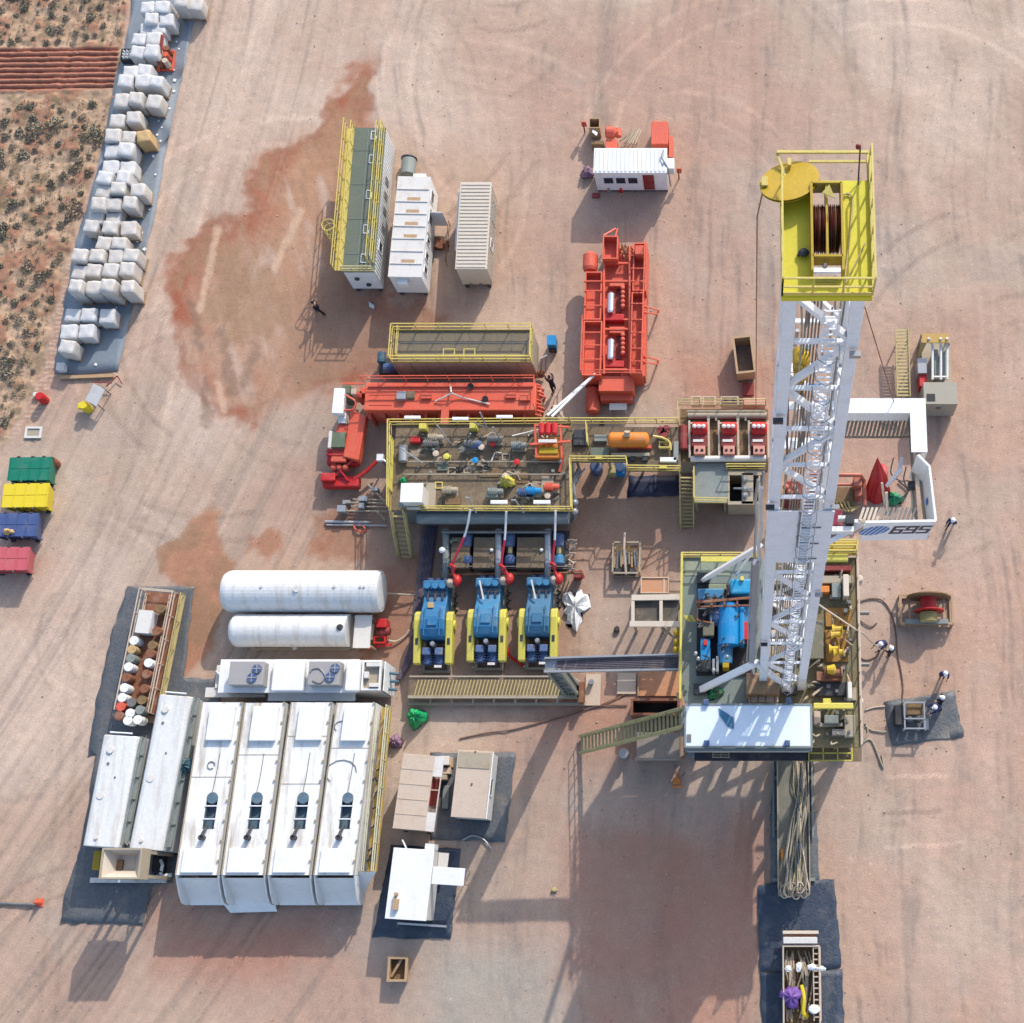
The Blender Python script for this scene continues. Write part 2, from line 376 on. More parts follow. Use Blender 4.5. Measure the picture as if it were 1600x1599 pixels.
    for k in range(44):
        cx_, cy_ = ra.choice([(ra.uniform(350, 1600), ra.uniform(-150, 330)), (ra.uniform(1350, 1650), ra.uniform(300, 1500)), (ra.uniform(300, 600), ra.uniform(100, 700)), (ra.uniform(-50, 250), ra.uniform(700, 1600))]); R_ = ra.uniform(60, 330); a0 = ra.uniform(0, 6.28); da = ra.uniform(.5, 1.7); am = ra.choice((-.16, -.13, -.1, .1, .13)); wd = ra.uniform(1.5, 3.5)
        for off in (0, 46): ruts.append(([(cx_+(R_+off)*math.cos(a0+da*i/12), cy_+(R_+off)*.85*math.sin(a0+da*i/12)) for i in range(13)], wd, am))
    for pts, wd, am in ruts:
        m = sst(wd+4, wd*.5, pline(U+w3*.25, V+w4*.25, pts))*(.45+.75*med); tr_ = .75+.25*np.sign(np.sin((U+V)*.9)); col = col*(1+am*1.5*(m*tr_)[..., None])
    # damp red earth, plus reddened shade south of rig and tanks
    redc = c3(184, 112, 82); orgc = c3(200, 142, 104); umber = c3(160, 100, 76)
    z1 = [(575, 95), (572, 160), (560, 200), (560, 330), (545, 440), (600, 470), (690, 480), (620, 560), (560, 590), (500, 610), (430, 625), (410, 660), (330, 640), (300, 600), (285, 540), (275, 440), (285, 390), (335, 345), (400, 330), (385, 290), (400, 255), (440, 230), (500, 215), (520, 160), (560, 110)]
    strk = fbm((X+Y*.35)*1.4, (Y-X*.35)*.22, 141, 4, .6); rimm = np.exp(-(np.minimum(d_:=inpoly(Uw, Vw, z1), 0)/38)**2); d = d_; inn = sst(24, -16, d+(med-.5)*60)*(.35+.65*sst(.25, .5, strk+.18*rimm)); col = mixc(col, c3(192, 146, 116), inn*.7); col = mixc(col, c3(172, 100, 74), inn*rimm*.95*sst(.34, .56, fbm(X*.3, Y*.3, 181, 4))); col = mixc(col, c3(178, 142, 112), sst(9, -9, d)*sst(.47, .62, fbm(X*.5+3, Y*.25, 171, 4))*.75)
    d2 = inpoly(Uw, Vw, [(455, 215), (530, 225), (548, 260), (545, 330), (525, 420), (500, 560), (470, 570), (440, 480), (410, 380), (420, 320), (430, 260)])
    col = mixc(col, c3(200, 152, 118), sst(50, -40, d2)*.6*sst(.2, .55, strk)); col = mixc(col, c3(170, 138, 112), sst(.55, .75, strk)*sst(10, -20, d)*.5)
    col = mixc(col, umber, sst(14, 4, np.abs(d))*sst(.42, .6, med)*.45)
    lt = [(470, 60), (478, 130), (440, 190), (395, 200), (360, 250)]
    col = mixc(col, c3(222, 196, 172), sst(30, 5, pline(Uw, Vw, [(345, 100), (400, 180), (350, 240)]))*.5)
    for pl in ([(320, 600), (322, 660)], [(300, 480), (312, 540)], [(345, 520), (365, 610)], [(395, 540), (385, 600)]):
        col = mixc(col, c3(148, 122, 104), sst(14, 2, pline(U+w3, V+w4, pl))*.6)
    for pl in ([(340, 360), (322, 440), (312, 485)], [(430, 420), (470, 330)], [(340, 600), (350, 640)]):
        col = mixc(col, c3(225, 190, 160), sst(9, 2, pline(U+w3*.4, V+w4*.4, pl))*.75)
    z2 = [(318, 800), (328, 793), (345, 802), (338, 812), (342, 845), (352, 865), (372, 885), (362, 900), (350, 960), (330, 1010), (290, 1055), (240, 1070), (215, 1010), (235, 960), (300, 925), (250, 895), (243, 870), (262, 845), (285, 838), (300, 812)]
    d = inpoly(U+w3*.6+w1*.12, V+w4*.6, z2); col = mixc(col, c3(188, 132, 100), sst(7, -8, d+(med-.5)*14)*.8); col = mixc(col, c3(165, 132, 104), sst(3, -3, d)*sst(.5, .62, med)*.6)
    for z3 in ([(395, 840), (440, 825), (450, 860), (430, 885), (385, 870)], [(495, 842), (525, 835), (530, 862), (500, 872)], [(500, 805), (560, 800), (590, 870), (520, 880)], [(600, 880), (660, 870), (640, 1020), (560, 1050)]):
        col = mixc(col, c3(176, 118, 88), sst(8, -8, inpoly(Uw, Vw, z3))*.7)
    for z3 in ([(395, 1465), (410, 1465), (408, 1500), (395, 1495)], [(440, 1470), (452, 1475), (440, 1515), (430, 1500)], [(850, 1060), (1000, 1080), (990, 1180), (860, 1160)], [(1060, 560), (1200, 560), (1200, 640), (1080, 640)], [(890, 1290), (1200, 1280), (1190, 1660), (880, 1660)], [(230, 1420), (540, 1420), (500, 1520), (250, 1520)]):  # last two tint the ground red where rig floor and tanks cast shade
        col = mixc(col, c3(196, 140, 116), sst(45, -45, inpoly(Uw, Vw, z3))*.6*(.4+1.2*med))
    # darker, browner ground under the machinery
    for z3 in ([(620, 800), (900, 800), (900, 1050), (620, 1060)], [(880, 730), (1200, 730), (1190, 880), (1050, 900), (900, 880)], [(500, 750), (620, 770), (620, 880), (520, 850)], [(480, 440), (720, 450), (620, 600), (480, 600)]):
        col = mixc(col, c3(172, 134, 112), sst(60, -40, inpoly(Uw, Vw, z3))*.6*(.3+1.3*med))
    col = mixc(col, c3(186, 182, 168), sst(60, -50, inpoly(Uw, Vw, [(690, 1490), (885, 1480), (890, 1640), (660, 1640)]))*.6)
    # scrubland
    zs = [(-300, -200), (204, -200), (204, 0), (182, 170), (155, 250), (118, 370), (90, 480), (70, 570), (42, 640), (20, 670), (-5, 720), (-300, 800)]
    ds = inpoly(U+w3*.35, V+w4*.35, zs); ms = sst(2, -5, ds)
    sc1 = fbm(X*.9, Y*.9, 91, 4, .6)
    scol = c3(200, 168, 138)[None, None]*(.86+.36*fbm(X*2.4, Y*2.4, 95, 3)[..., None])
    scol = mixc(scol, c3(172, 120, 96), sst(.5, .66, sc1)*.75); scol = mixc(scol, c3(150, 130, 102), sst(.52, .66, fbm(X*1.5, Y*1.5, 201, 4))*.75); scol = mixc(scol, c3(220, 188, 158), sst(.47, .3, sc1)*.55)
    m = ms[..., None]; col = col*(1-m)+scol*m
    # bare reddish verge between scrub and liner with short tread marks
    dv = ds; verge = sst(-2, 2, ds)*sst(34, 18, ds)*sst(720, 640, V)
    col = mixc(col, c3(196, 150, 124), verge*.6)
    tread = verge*sst(350, 420, V)*(np.sin(V*.9+w4*.15) > .2)*(fine > .45)
    col = mixc(col, c3(232, 206, 182), tread*.6)
    # furrows
    fz = inpoly(U, V, [(-300, 78), (186, 74), (178, 138), (-300, 156)]); mf = sst(3, -3, fz)
    fr = 0.5+0.5*np.sin((Y-X*.012)*2*math.pi/0.44+w3*.09)
    fcol = c3(150, 84, 64)[None, None]*(1-fr[..., None])+c3(208, 148, 122)*fr[..., None]
    m = mf[..., None]; col = col*(1-m)+fcol*(.8+.4*med[..., None])*m
    # speckle and stones
    col = col*(.93+.14*fine[..., None]); r = np.random.RandomState(3).rand(*X.shape)
    col = np.where((r > .9985)[..., None], col*1.28, col); col = np.where((r < .0012)[..., None], col*.62, col)
    # relief
    Z = (med-.5)*.10+(fine-.5)*.03-.06*sst(.05, .3, -t)
    Z = Z+ms*(1-mf)*((sc1-.5)*.34+(fbm(X*2.4, Y*2.4, 95, 3)-.5)*.18)+mf*(fr-.5)*.2+tread*.03
    edge = np.minimum.reduce([X-GX0, GX1-X, Y-GY0, GY1-Y]); Z = Z*sst(0, 2.5, edge)-.03*sst(0, 2.5, edge)
    # keep it flat under the pad objects
    Z = np.where(ms < .2, np.minimum(Z, .012), Z)
    verts = np.stack([X, Y, Z], -1).reshape(-1, 3); n0 = len(verts)
    idx = np.arange(nx*ny).reshape(ny, nx); q = np.stack([idx[:-1, :-1], idx[:-1, 1:], idx[1:, 1:], idx[1:, :-1]], -1).reshape(-1, 4)
    ext = np.array([(-3500, -3500, 0), (3500, -3500, 0), (3500, 3500, 0), (-3500, 3500, 0)])
    verts = np.concatenate([verts, ext]); c00, c10, c01, c11 = idx[0, 0], idx[0, -1], idx[-1, 0], idx[-1, -1]
    ring = []
    bot = idx[0, :]; top = idx[-1, :]; lef = idx[:, 0]; rig = idx[:, -1]
    loops = [list(q_) for q_ in q]
    me = bpy.data.meshes.new('ground')
    tri = []
    for k in range(nx-1): tri.append((n0, bot[k+1], bot[k])) if k < nx//2 else tri.append((n0+1, bot[k+1], bot[k]))
    tri.append((n0, n0+1, bot[nx//2]))
    for k in range(ny-1): tri.append((n0+1, rig[k+1], rig[k])) if k < ny//2 else tri.append((n0+2, rig[k+1], rig[k]))
    tri.append((n0+1, n0+2, rig[ny//2]))
    for k in range(nx-1): tri.append((n0+2, top[k], top[k+1])) if k >= nx//2 else tri.append((n0+3, top[k], top[k+1]))
    tri.append((n0+2, n0+3, top[nx//2]))
    for k in range(ny-1): tri.append((n0+3, lef[k], lef[k+1])) if k >= ny//2 else tri.append((n0, lef[k], lef[k+1]))
    tri.append((n0+3, n0, lef[ny//2]))
    nq = len(q); nt_ = len(tri)
    me.vertices.add(len(verts)); me.vertices.foreach_set('co', verts.ravel())
    li = np.concatenate([q.ravel(), np.array(tri).ravel()]); me.loops.add(len(li)); me.loops.foreach_set('vertex_index', li.astype(np.int32))
    ls = np.concatenate([np.arange(nq)*4, nq*4+np.arange(nt_)*3]); lt_ = np.concatenate([np.full(nq, 4), np.full(nt_, 3)])
    me.polygons.add(nq+nt_); me.polygons.foreach_set('loop_start', ls.astype(np.int32)); me.polygons.foreach_set('loop_total', lt_.astype(np.int32))
    me.update(calc_edges=True); me.validate()
    at = me.attributes.new('earth', 'FLOAT_COLOR', 'POINT')
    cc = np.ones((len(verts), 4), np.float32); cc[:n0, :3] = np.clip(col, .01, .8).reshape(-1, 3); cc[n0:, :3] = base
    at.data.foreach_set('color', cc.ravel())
    m = bpy.data.materials.new('earth'); m.use_nodes = True; N = m.node_tree.nodes; L = m.node_tree.links; b = N['Principled BSDF']
    b.inputs['Roughness'].default_value = .95; b.inputs['Specular IOR Level'].default_value = .15
    a = N.new('ShaderNodeAttribute'); a.attribute_name = 'earth'
    g = N.new('ShaderNodeNewGeometry'); n1 = N.new('ShaderNodeTexNoise'); n1.inputs['Scale'].default_value = 9; n1.inputs['Detail'].default_value = 7; n1.inputs['Roughness'].default_value = .7
    L.new(g.outputs['Position'], n1.inputs[0]); mr = N.new('ShaderNodeMapRange'); mr.inputs[1].default_value = .3; mr.inputs[2].default_value = .7; mr.inputs[3].default_value = .86; mr.inputs[4].default_value = 1.14
    L.new(n1.outputs[0], mr.inputs[0]); sc = N.new('ShaderNodeVectorMath'); sc.operation = 'SCALE'; L.new(a.outputs['Color'], sc.inputs[0]); L.new(mr.outputs[0], sc.inputs['Scale'])
    L.new(sc.outputs[0], b.inputs['Base Color']); bp = N.new('ShaderNodeBump'); bp.inputs['Strength'].default_value = .5; bp.inputs['Distance'].default_value = .06
    L.new(n1.outputs[0], bp.inputs['Height']); L.new(bp.outputs[0], b.inputs['Normal'])
    me.materials.append(m); o = bpy.data.objects.new('ground', me); COL.objects.link(o); o['kind'] = 'structure'
    return o
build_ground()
r_ = random.Random(55); m = MB()
for k in range(1300):
    x = r_.uniform(-50, 22); y = r_.uniform(-8, 64); s = r_.choice((.025, .03, .035, .045, .07))
    if r_.random() < .5: x = r_.gauss(-2, 12); y = r_.gauss(18, 16)
    m.add([(x+s*math.cos(a)*r_.uniform(.7, 1.2), y+s*math.sin(a)*r_.uniform(.7, 1.2), 0) for a in (0, 1.3, 2.5, 3.8, 5.0)]+[(x, y, s*.8)], [(0, 1, 5), (1, 2, 5), (2, 3, 5), (3, 4, 5), (4, 0, 5)])
solo('pebbles', m, mat('pebble', C(208, 178, 154), .9, var=.35, scale=4), 'small stones and clods scattered over the sandy pad', 'stones', kind='stuff')
def in_poly(u, v, poly):
    ins = False; n = len(poly)
    for i in range(n):
        x0, y0 = poly[i]; x1, y1 = poly[(i+1) % n]
        if (y0 > v) != (y1 > v) and u < (x1-x0)*(v-y0)/((y1-y0) or 1e-9)+x0: ins = not ins
    return ins
# desert shrubs: leafy clumps, four shapes
SHRUBM = mat('shrub_leaf', (0.25, 0.225, 0.16), 0.9, var=0.35, scale=.5, dirt=(0.27, 0.20, 0.15), dam=0.9)
def shrub_mesh(seed, r, h):
    rr = random.Random(seed); m = MB()
    for k in range(150):
        a = rr.uniform(0, 6.28); d = r*math.sqrt(rr.random())*(1+.3*math.sin(3*a+seed)); z = h*rr.random()*(1-.55*d/r)+.02
        c = Vector((d*math.cos(a), d*math.sin(a), z)); s = rr.uniform(.05, .12)*(.7+r)
        t = Vector((rr.uniform(-1, 1), rr.uniform(-1, 1), rr.uniform(-.3, 1))).normalized(); x = t.orthogonal().normalized()*s; y = t.cross(x).normalized()*s*.6
        m.add([c-x, c-y, c+x, c+y], [(0, 1, 2, 3)])
    for k in range(7):
        a = rr.uniform(0, 6.28); m.cyl((0, 0, -.1), (r*.7*math.cos(a), r*.7*math.sin(a), h*.7), .018, .008, 5)
    return m
SH = []
for i, (r, h) in enumerate(((.42, .35), (.55, .45), (.34, .3), (.7, .5), (.48, .3))):
    me = mesh_of('desert_shrub', shrub_mesh(i+3, r, h)); me.materials.append(SHRUBM); SH.append(me)
SCRUB = [(-40, -10), (196, -10), (172, 168), (148, 246), (108, 368), (82, 478), (62, 560), (34, 630), (8, 662), (-40, 690)]
rs = random.Random(5); placed = []; tries = 0
while len(placed) < 210 and tries < 20000:
    tries += 1; u = rs.uniform(-20, 200); v = rs.uniform(-5, 690)
    if not in_poly(u, v, SCRUB) or (68 < v < 162 and u < 195): continue
    if any(math.hypot(u-a, v-b) < 13 for a, b in placed): continue
    placed.append((u, v))
    o = bpy.data.objects.new('desert_shrub', rs.choice(SH)); COL.objects.link(o); o.location = P(u, v, 0); o.rotation_euler = (0, 0, rs.uniform(0, 6.28))
    k = rs.choice((.25, .32, .4, .5, .6, .8)); o.scale = (k, k*rs.uniform(.8, 1.2), k)
    tagit(o, 'low grey-green desert shrub on the sandy scrubland west of the white sacks', 'shrub', 'desert shrubs on the scrubland')
m = MB()
for k in range(2600):
    u = rs.uniform(-20, 205); v = rs.uniform(-5, 700)
    if not in_poly(u, v, SCRUB) or (70 < v < 158 and u < 190): continue
    p = P(u, v, .02); s = rs.uniform(.05, .14); a = rs.uniform(0, 6.28)
    for j in range(3):
        a += 2.1; q = p+Vector((math.cos(a)*s, math.sin(a)*s, s*.9)); t = Vector((-math.sin(a), math.cos(a), 0))*s*.35
        m.add([p-t, p+t, q], [(0, 1, 2)])
solo('dry_tufts', m, mat('dry_grass', (0.24, 0.17, 0.11), .9, var=.3, dam=.3), 'tiny dry tufts scattered between the desert shrubs on the sand', 'dry grass', kind='stuff')
def sheet(name, poly, mt, label, cat='liner', z=0.03, amp=0.05, step=0.5):
    """plastic sheet lying on the ground, folded and uneven, a centimetre or so thick"""
    W = [P(u, v, 0) for u, v in poly]; pl = [(p.x, p.y) for p in W]
    import bmesh
    bm = bmesh.new(); f = bm.faces.new([bm.verts.new((x, y, 0)) for x, y in pl])
    if f.normal.z < 0: f.normal_flip()
    x0 = min(p[0] for p in pl); x1 = max(p[0] for p in pl); y0 = min(p[1] for p in pl); y1 = max(p[1] for p in pl)
    x = x0+step
    while x < x1: bmesh.ops.bisect_plane(bm, geom=bm.verts[:]+bm.edges[:]+bm.faces[:], plane_co=(x, 0, 0), plane_no=(1, 0, 0)); x += step
    y = y0+step
    while y < y1: bmesh.ops.bisect_plane(bm, geom=bm.verts[:]+bm.edges[:]+bm.faces[:], plane_co=(0, y, 0), plane_no=(0, 1, 0)); y += step
    r = random.Random(len(label))
    for v_ in bm.verts:
        v_.co.z = z+amp*(.5+.5*math.sin(v_.co.x*2.1+1.7*math.sin(v_.co.y*.9)))*r.random()
        if any(not e.is_manifold for e in v_.link_edges): v_.co.x += r.uniform(-.06, .06); v_.co.y += r.uniform(-.06, .06)
    for f in bm.faces: f.smooth = True
    c = Vector(((x0+x1)/2, (y0+y1)/2, 0))
    for v_ in bm.verts: v_.co -= c
    me = bpy.data.meshes.new(name); bm.to_mesh(me); bm.free(); me.materials.append(mt)
    o = bpy.data.objects.new(name, me); COL.objects.link(o); o.location = c
    s = o.modifiers.new('s', 'SOLIDIFY'); s.thickness = .012; s.offset = 1
    tagit(o, label, cat); return o
# ---------------------------------------------------------------- liners lying on the ground
sheet('ground_liner', [(206, -12), (318, -12), (300, 45), (283, 130), (264, 215), (246, 320), (226, 400), (207, 480), (186, 580), (120, 587), (86, 585), (88, 560), (100, 482), (120, 372), (140, 310), (160, 235), (182, 120), (203, 40)], LINERB,
      'long blue-grey plastic liner under the rows of white sacks along the scrubland', z=.03, amp=.03, step=1.0)
sheet('ground_liner', [(200, 917), (304, 918), (296, 985), (287, 1060), (340, 1062), (345, 1100), (330, 1200), (270, 1380), (238, 1384), (224, 1446), (95, 1441), (103, 1392), (128, 1320), (150, 1180), (137, 1183), (150, 1100), (176, 985)], LINER,
      'dark grey liner spread under the drum rack and the two slim white tanks', z=.03, amp=.06)
sheet('ground_liner', [(672, 1176), (806, 1177), (798, 1245), (790, 1316), (672, 1312), (678, 1240)], LINER, 'dark liner sheet under the tan cabin with the pale east wall', z=.03, amp=.05)
sheet('ground_liner', [(612, 1321), (719, 1327), (712, 1400), (705, 1468), (583, 1465), (598, 1385)], LINERN, 'navy liner sheet under the white hut with the awning', z=.035, amp=.05)
sheet('ground_liner', [(1381, 1097), (1436, 1090), (1490, 1079), (1499, 1120), (1507, 1151), (1394, 1167)], LINER, 'tilted dark liner sheet under the small skid frame east of the rig', z=.03, amp=.06)
sheet('ground_liner', [(1209, 1176), (1272, 1176), (1272, 1268), (1204, 1270)], LINERN, 'navy liner strip under the north end of the hose trough', z=.02, amp=.03)
sheet('ground_liner', [(1203, 1270), (1276, 1270), (1281, 1380), (1204, 1382)], LINER, 'dark liner strip under the south end of the hose trough', z=.045, amp=.05)
sheet('ground_liner', [(1184, 1383), (1240, 1378), (1304, 1374), (1309, 1440), (1314, 1514), (1187, 1519)], LINERN, 'wide navy liner between the hose trough and the tan crate', z=.07, amp=.06)
sheet('ground_liner', [(1187, 1521), (1315, 1515), (1320, 1625), (1192, 1625)], LINERN, 'wide navy liner under the tan hose crate at the bottom edge', z=.05, amp=.06)
sheet('dark_tarp', [(983, 744), (1063, 744), (1063, 776), (980, 778)], mat('navy_black_tarp', (.01, .015, .04), .5, var=.3, dam=.1), 'flat navy-black tarp on the ground west of the steep yellow stair', 'tarp', z=.03, amp=.04)
# ---------------------------------------------------------------- sacks on pallets
def sack_mesh(seed, w=1.0, h=1.3, lay=1):
    r = random.Random(seed); m = MB(); n = 9
    for f in range(6):
        base = len(m.v); vs = []
        for i in range(n):
            for j in range(n):
                a = i/(n-1)*2-1; b = j/(n-1)*2-1
                p = [(a, b, 1), (b, a, -1), (a, -1, b), (b, 1, a), (-1, b, a), (1, a, b)][f]
                x, y, z = p; rr = (abs(x)**10+abs(y)**10+abs(z)**10)**(1/10)
                x, y, z = x/rr, y/rr, z/rr
                zz = .5+z*.5; bul = 1+.05*abs(math.sin(zz*math.pi*max(1, round(h/.38))))+.03*math.sin(4*x+seed)*math.cos(3*y)
                vs.append((x*w/2*bul, y*w/2*bul, .14+zz*h+(.03*math.sin(4*x+seed*2)*math.cos(3*y+seed) if z > .8 else 0)))
        m.add(vs, [(i*n+j, (i+1)*n+j, (i+1)*n+j+1, i*n+j+1) for i in range(n-1) for j in range(n-1)])
    return m
PAL = MB()
for k in range(5): PAL.box(-.5, -.5+k*.22, .09, .5, -.5+k*.22+.12, .13)
for k in (-.5, -.06, .38): PAL.box(k, -.5, 0, k+.12, .5, .09)
PALME = mesh_of('pallet', PAL); PALME.materials.append(WOOD)
SACKME = {}
for hi, h in enumerate((.7, 1.15, 1.6, 2.1)):
    for s in range(3):
        for tn, mt in (('w', SACK), ('c', SACKT), ('y', SACKY)):
            if tn == 'y' and (s or hi != 2): continue
            me = mesh_of('sack', sack_mesh(hi*7+s, .98+.03*s, h)); me.materials.append(mt); me.polygons.foreach_set('use_smooth', [True]*len(me.polygons)); SACKME[(hi, s, tn)] = me
def sack(u, v, hi, tn, label, rz=0.0, sc=1.0):
    h = (.7, 1.15, 1.6, 2.1)[hi]; p = P(u, v, h+.1); p.z = 0.05
    o = thing('sack_pallet', label, 'sack pallet', p, rz, 'wrapped sacks on the blue-grey liner')
    s = bpy.data.objects.new('sack', SACKME[(hi, random.randrange(3) if tn != 'y' else 0, tn)]); COL.objects.link(s); s.parent = o
    q = bpy.data.objects.new('pallet', PALME); COL.objects.link(q); q.parent = o; o.scale = (sc*random.uniform(.94, 1.05), sc*random.uniform(.9, 1.02), random.uniform(.72, 1.02)); return o
rows = [  # v, height index, tone, [u...], row description
 (3, 2, 'c', [283, 303], 'row at the liner top right corner'),
 (9, 2, 'w', [230, 253], 'topmost row of the white sack line'), (27, 2, 'w', [234, 256], 'second row from the top of the sack line'), (44, 1, 'w', [229, 249], 'loose third row from the top'),
 (58, 2, 'w', [213, 237], 'row north of the blue cover'), (76, 2, 'w', [212, 236], 'row north of the bottle crate'),
 (108, 2, 'w', [200, 223], 'row south of the bottle crate'), (125, 2, 'w', [196, 220, 244], 'row beside the red tray on the liner'),
 (155, 2, 'c', [190, 213, 237], 'row just south of the red tray'), (183, 2, 'c', [182, 206], 'row two north of the tan sack'),
 (210, 2, 'c', [175, 199], 'row that ends in the tan sack'), (233, 2, 'w', [172, 196], 'row just south of the tan sack'),
 (259, 2, 'w', [168, 194], 'second row south of the tan sack'), (275, 2, 'w', [164, 190], 'third row south of the tan sack'),
 (294, 2, 'c', [160, 184, 212], 'row of three at mid line'), (316, 2, 'c', [151, 174, 202], 'row just south of the row of three'),
 (338, 1, 'c', [148, 173], 'short low row at mid line'), (355, 1, 'c', [142, 170, 199], 'low row of three at mid line'),
 (376, 2, 'c', [158, 183], 'pair behind the fifth-last row'), (398, 2, 'c', [126, 150, 177, 202], 'long row two north of the big southern row'),
 (420, 2, 'c', [119, 144, 169, 196], 'long row just north of the big southern row'), (447, 3, 'c', [117, 142, 169, 197], 'tall southern row of four with shade in front'),
 (493, 1, 'w', [112, 139, 165], 'low row of three south of the shaded gap'), (517, 1, 'w', [109, 133], 'low pair in the second-last row'),
 (541, 2, 'c', [101], 'single sack at the south end of the line')]
for v, hi, tn, us, desc in rows:
    for i, u in enumerate(us):
        if len(us) == 1: lab = 'cream wrapped sack standing alone at the south end of the liner'
        else:
            pos = {2: ['left', 'right'], 3: ['left', 'middle', 'right'], 4: ['leftmost', 'second', 'third', 'rightmost']}[len(us)][i]
            lab = '%s sack, %s in the %s' % ('white' if tn == 'w' else 'cream', pos, desc)
        sack(u+random.uniform(-1.8, 1.8), v+random.uniform(-2.2, 2.2), hi, tn, lab, random.uniform(-.13, .1)-.03, sc=random.uniform(.94, 1.04))
sack(222, 211, 2, 'y', 'lumpy tan sack pile at the right end of its row of white sacks', .2)
# blue covers, bottle crate, red tray, orange stand among the sacks
def at(u, v, z=0): return P(u, v, z)
t = thing('bottle_crate', 'dark crate of white bottles among the white sacks', 'crate', at(206, 93)); m = MB(); c = at(206, 93); m.frame(-.55, -.45, .55, .45, .05, .6, .05).box(-.5, -.4, .05, .5, .4, .2); ob('crate', m, DARK, t)
for i in range(4):
    for j in range(3): ob('bottle', MB().lathe((-.36+i*.24, -.25+j*.25, .2), (0, 0, 1), [(0, .09), (.35, .09), (.43, .04), (.5, .04)], 10), WHITE, t)
m = crumple(at(232, 96), .7, .6, .9, 4); solo('blue_cover', m, mat('royal_blue_cover', C(25, 80, 190), .4, var=.2, dam=.1), 'crumpled royal blue cover beside the dark bottle crate', 'cover', smooth=True)
t = thing('drum_stand', 'orange stand with rust coloured drums right of the blue cover', 'stand', at(262, 98)); m = MB()
m.frame(-.55, -.8, .55, .8, .05, .25, .1); ob('tray', m, ORG, t)
for i in range(2):
    for j in range(3): ob('drum', MB().cyl((-.22+i*.45, -.5+j*.5, .25), (-.22+i*.45, -.5+j*.5, 1.0), .2, n=14), (RUST, TAN, ORGD)[(i+j) % 3], t)
solo('orange_pole', MB().bar(at(254, 55, 1.9), at(247, 112, .3), .22, .1), ORG, 'long orange plank leaning beside the drum stand and the white sacks', 'plank')
t = thing('red_tray', 'open red tray lying at the right end of a white sack row', 'tray', at(235, 147)); m = MB(); m.box(-1.3, -.3, .05, 1.1, .35, .5); ob('tray_body', m, RED, t, bevel=.03)
t = thing('dumped_box', 'small white box at the south-west corner of the blue-grey liner', 'box', at(100, 578)); ob('box_body', MB().box(-.25, -.25, .04, .25, .25, .5), WHITE, t, bevel=.03); ob('lid', MB().box(-.27, -.27, .5, .27, .27, .54), WHITE2, t)
m = MB(); rr = random.Random(8)
for u, v in ((276, 66), (280, 77), (272, 110), (273, 126), (272, 143), (265, 170), (256, 168), (248, 190), (253, 200), (246, 211), (251, 221), (243, 273), (234, 328), (220, 335), (222, 364), (215, 378), (226, 390), (182, 482), (152, 516), (152, 522), (150, 570), (240, 245), (262, 150)):
    c = at(u, v, .09); s = rr.uniform(.08, .16); a = rr.uniform(0, 3); m.add([c+Vector((math.cos(a+k*1.57)*s, math.sin(a+k*1.57)*s, .03*(k % 2))) for k in range(4)], [(0, 1, 2, 3)])
solo('paper_scraps', m, WHITE, 'white paper scraps scattered over the blue-grey liner east of the sacks', 'litter', kind='stuff')
# barrels and board south of the sacks
t = thing('barrel', 'red barrel standing alone by the scrubland edge', 'barrel', at(71, 627)); prof = [(0, .28), (.3, .3), (.32, .31), (.6, .3), (.62, .31), (.88, .28)]
ob('barrel_body', MB().lathe((0, 0, 0), (0, 0, 1), prof, 18), RED, t, smooth=False); ob('lid', MB().cyl((0, 0, .88), (0, 0, .92), .25, n=16), RED, t); m = MB(); m.box(-.75, .2, 0, -.35, .5, .3); ob('paper_bag', m, WHITE2, t, bevel=.04)
t = thing('barrel', 'yellow barrel standing beside the small white board', 'barrel', at(139, 641)); ob('barrel_body', MB().lathe((0, 0, 0), (0, 0, 1), prof, 18), YELLID, t); ob('lid', MB().cyl((0, 0, .88), (0, 0, .92), .25, n=16), YELLID, t); ob('cover', MB().box(-.55, -.1, .3, -.2, .3, .5), YELLID, t, bevel=.04)
t = thing('notice_board', 'small tilted white notice board next to the yellow barrel', 'board', at(160, 628)); m = MB(); m.bar((-.25, -.5, 1.0), (.3, .55, 1.3), .9, .04); ob('board', m, WHITE2, t)
m = MB(); [m.cyl((x, y, 0), (x, y, z), .04, n=6) for x, y, z in ((-.4, -.4, 1.0), (.2, -.6, 1.0), (.5, .5, 1.25), (-.1, .6, 1.25))]; ob('leg', m, STEEL, t)
m = MB(); [m.bar(a, b, .06) for a, b in (((.3, .9, .4), (.9, 1.7, .3)), ((.9, 1.7, .3), (1.2, 1.2, .1)), ((-.6, 1.2, .5), (.7, 1.1, .5)))]; ob('frame_bar', m, REDD, t)
t = thing('empty_frame', 'flat white square frame lying on the sand by the scrub', 'frame', at(53, 677)); m = MB(); m.frame(-.55, -.4, .55, .4, 0.02, .12, .14); ob('frame_body', m, WHITE2, t); ob('panel', MB().box(-.4, -.26, .02, .38, .26, .05), BEIGE, t)
solo('timber_beam', MB().bar(at(95, 591, .12), at(178, 588, .12), .22, .2), WOOD, 'long pale timber beam edging the south end of the blue-grey liner', 'timber')
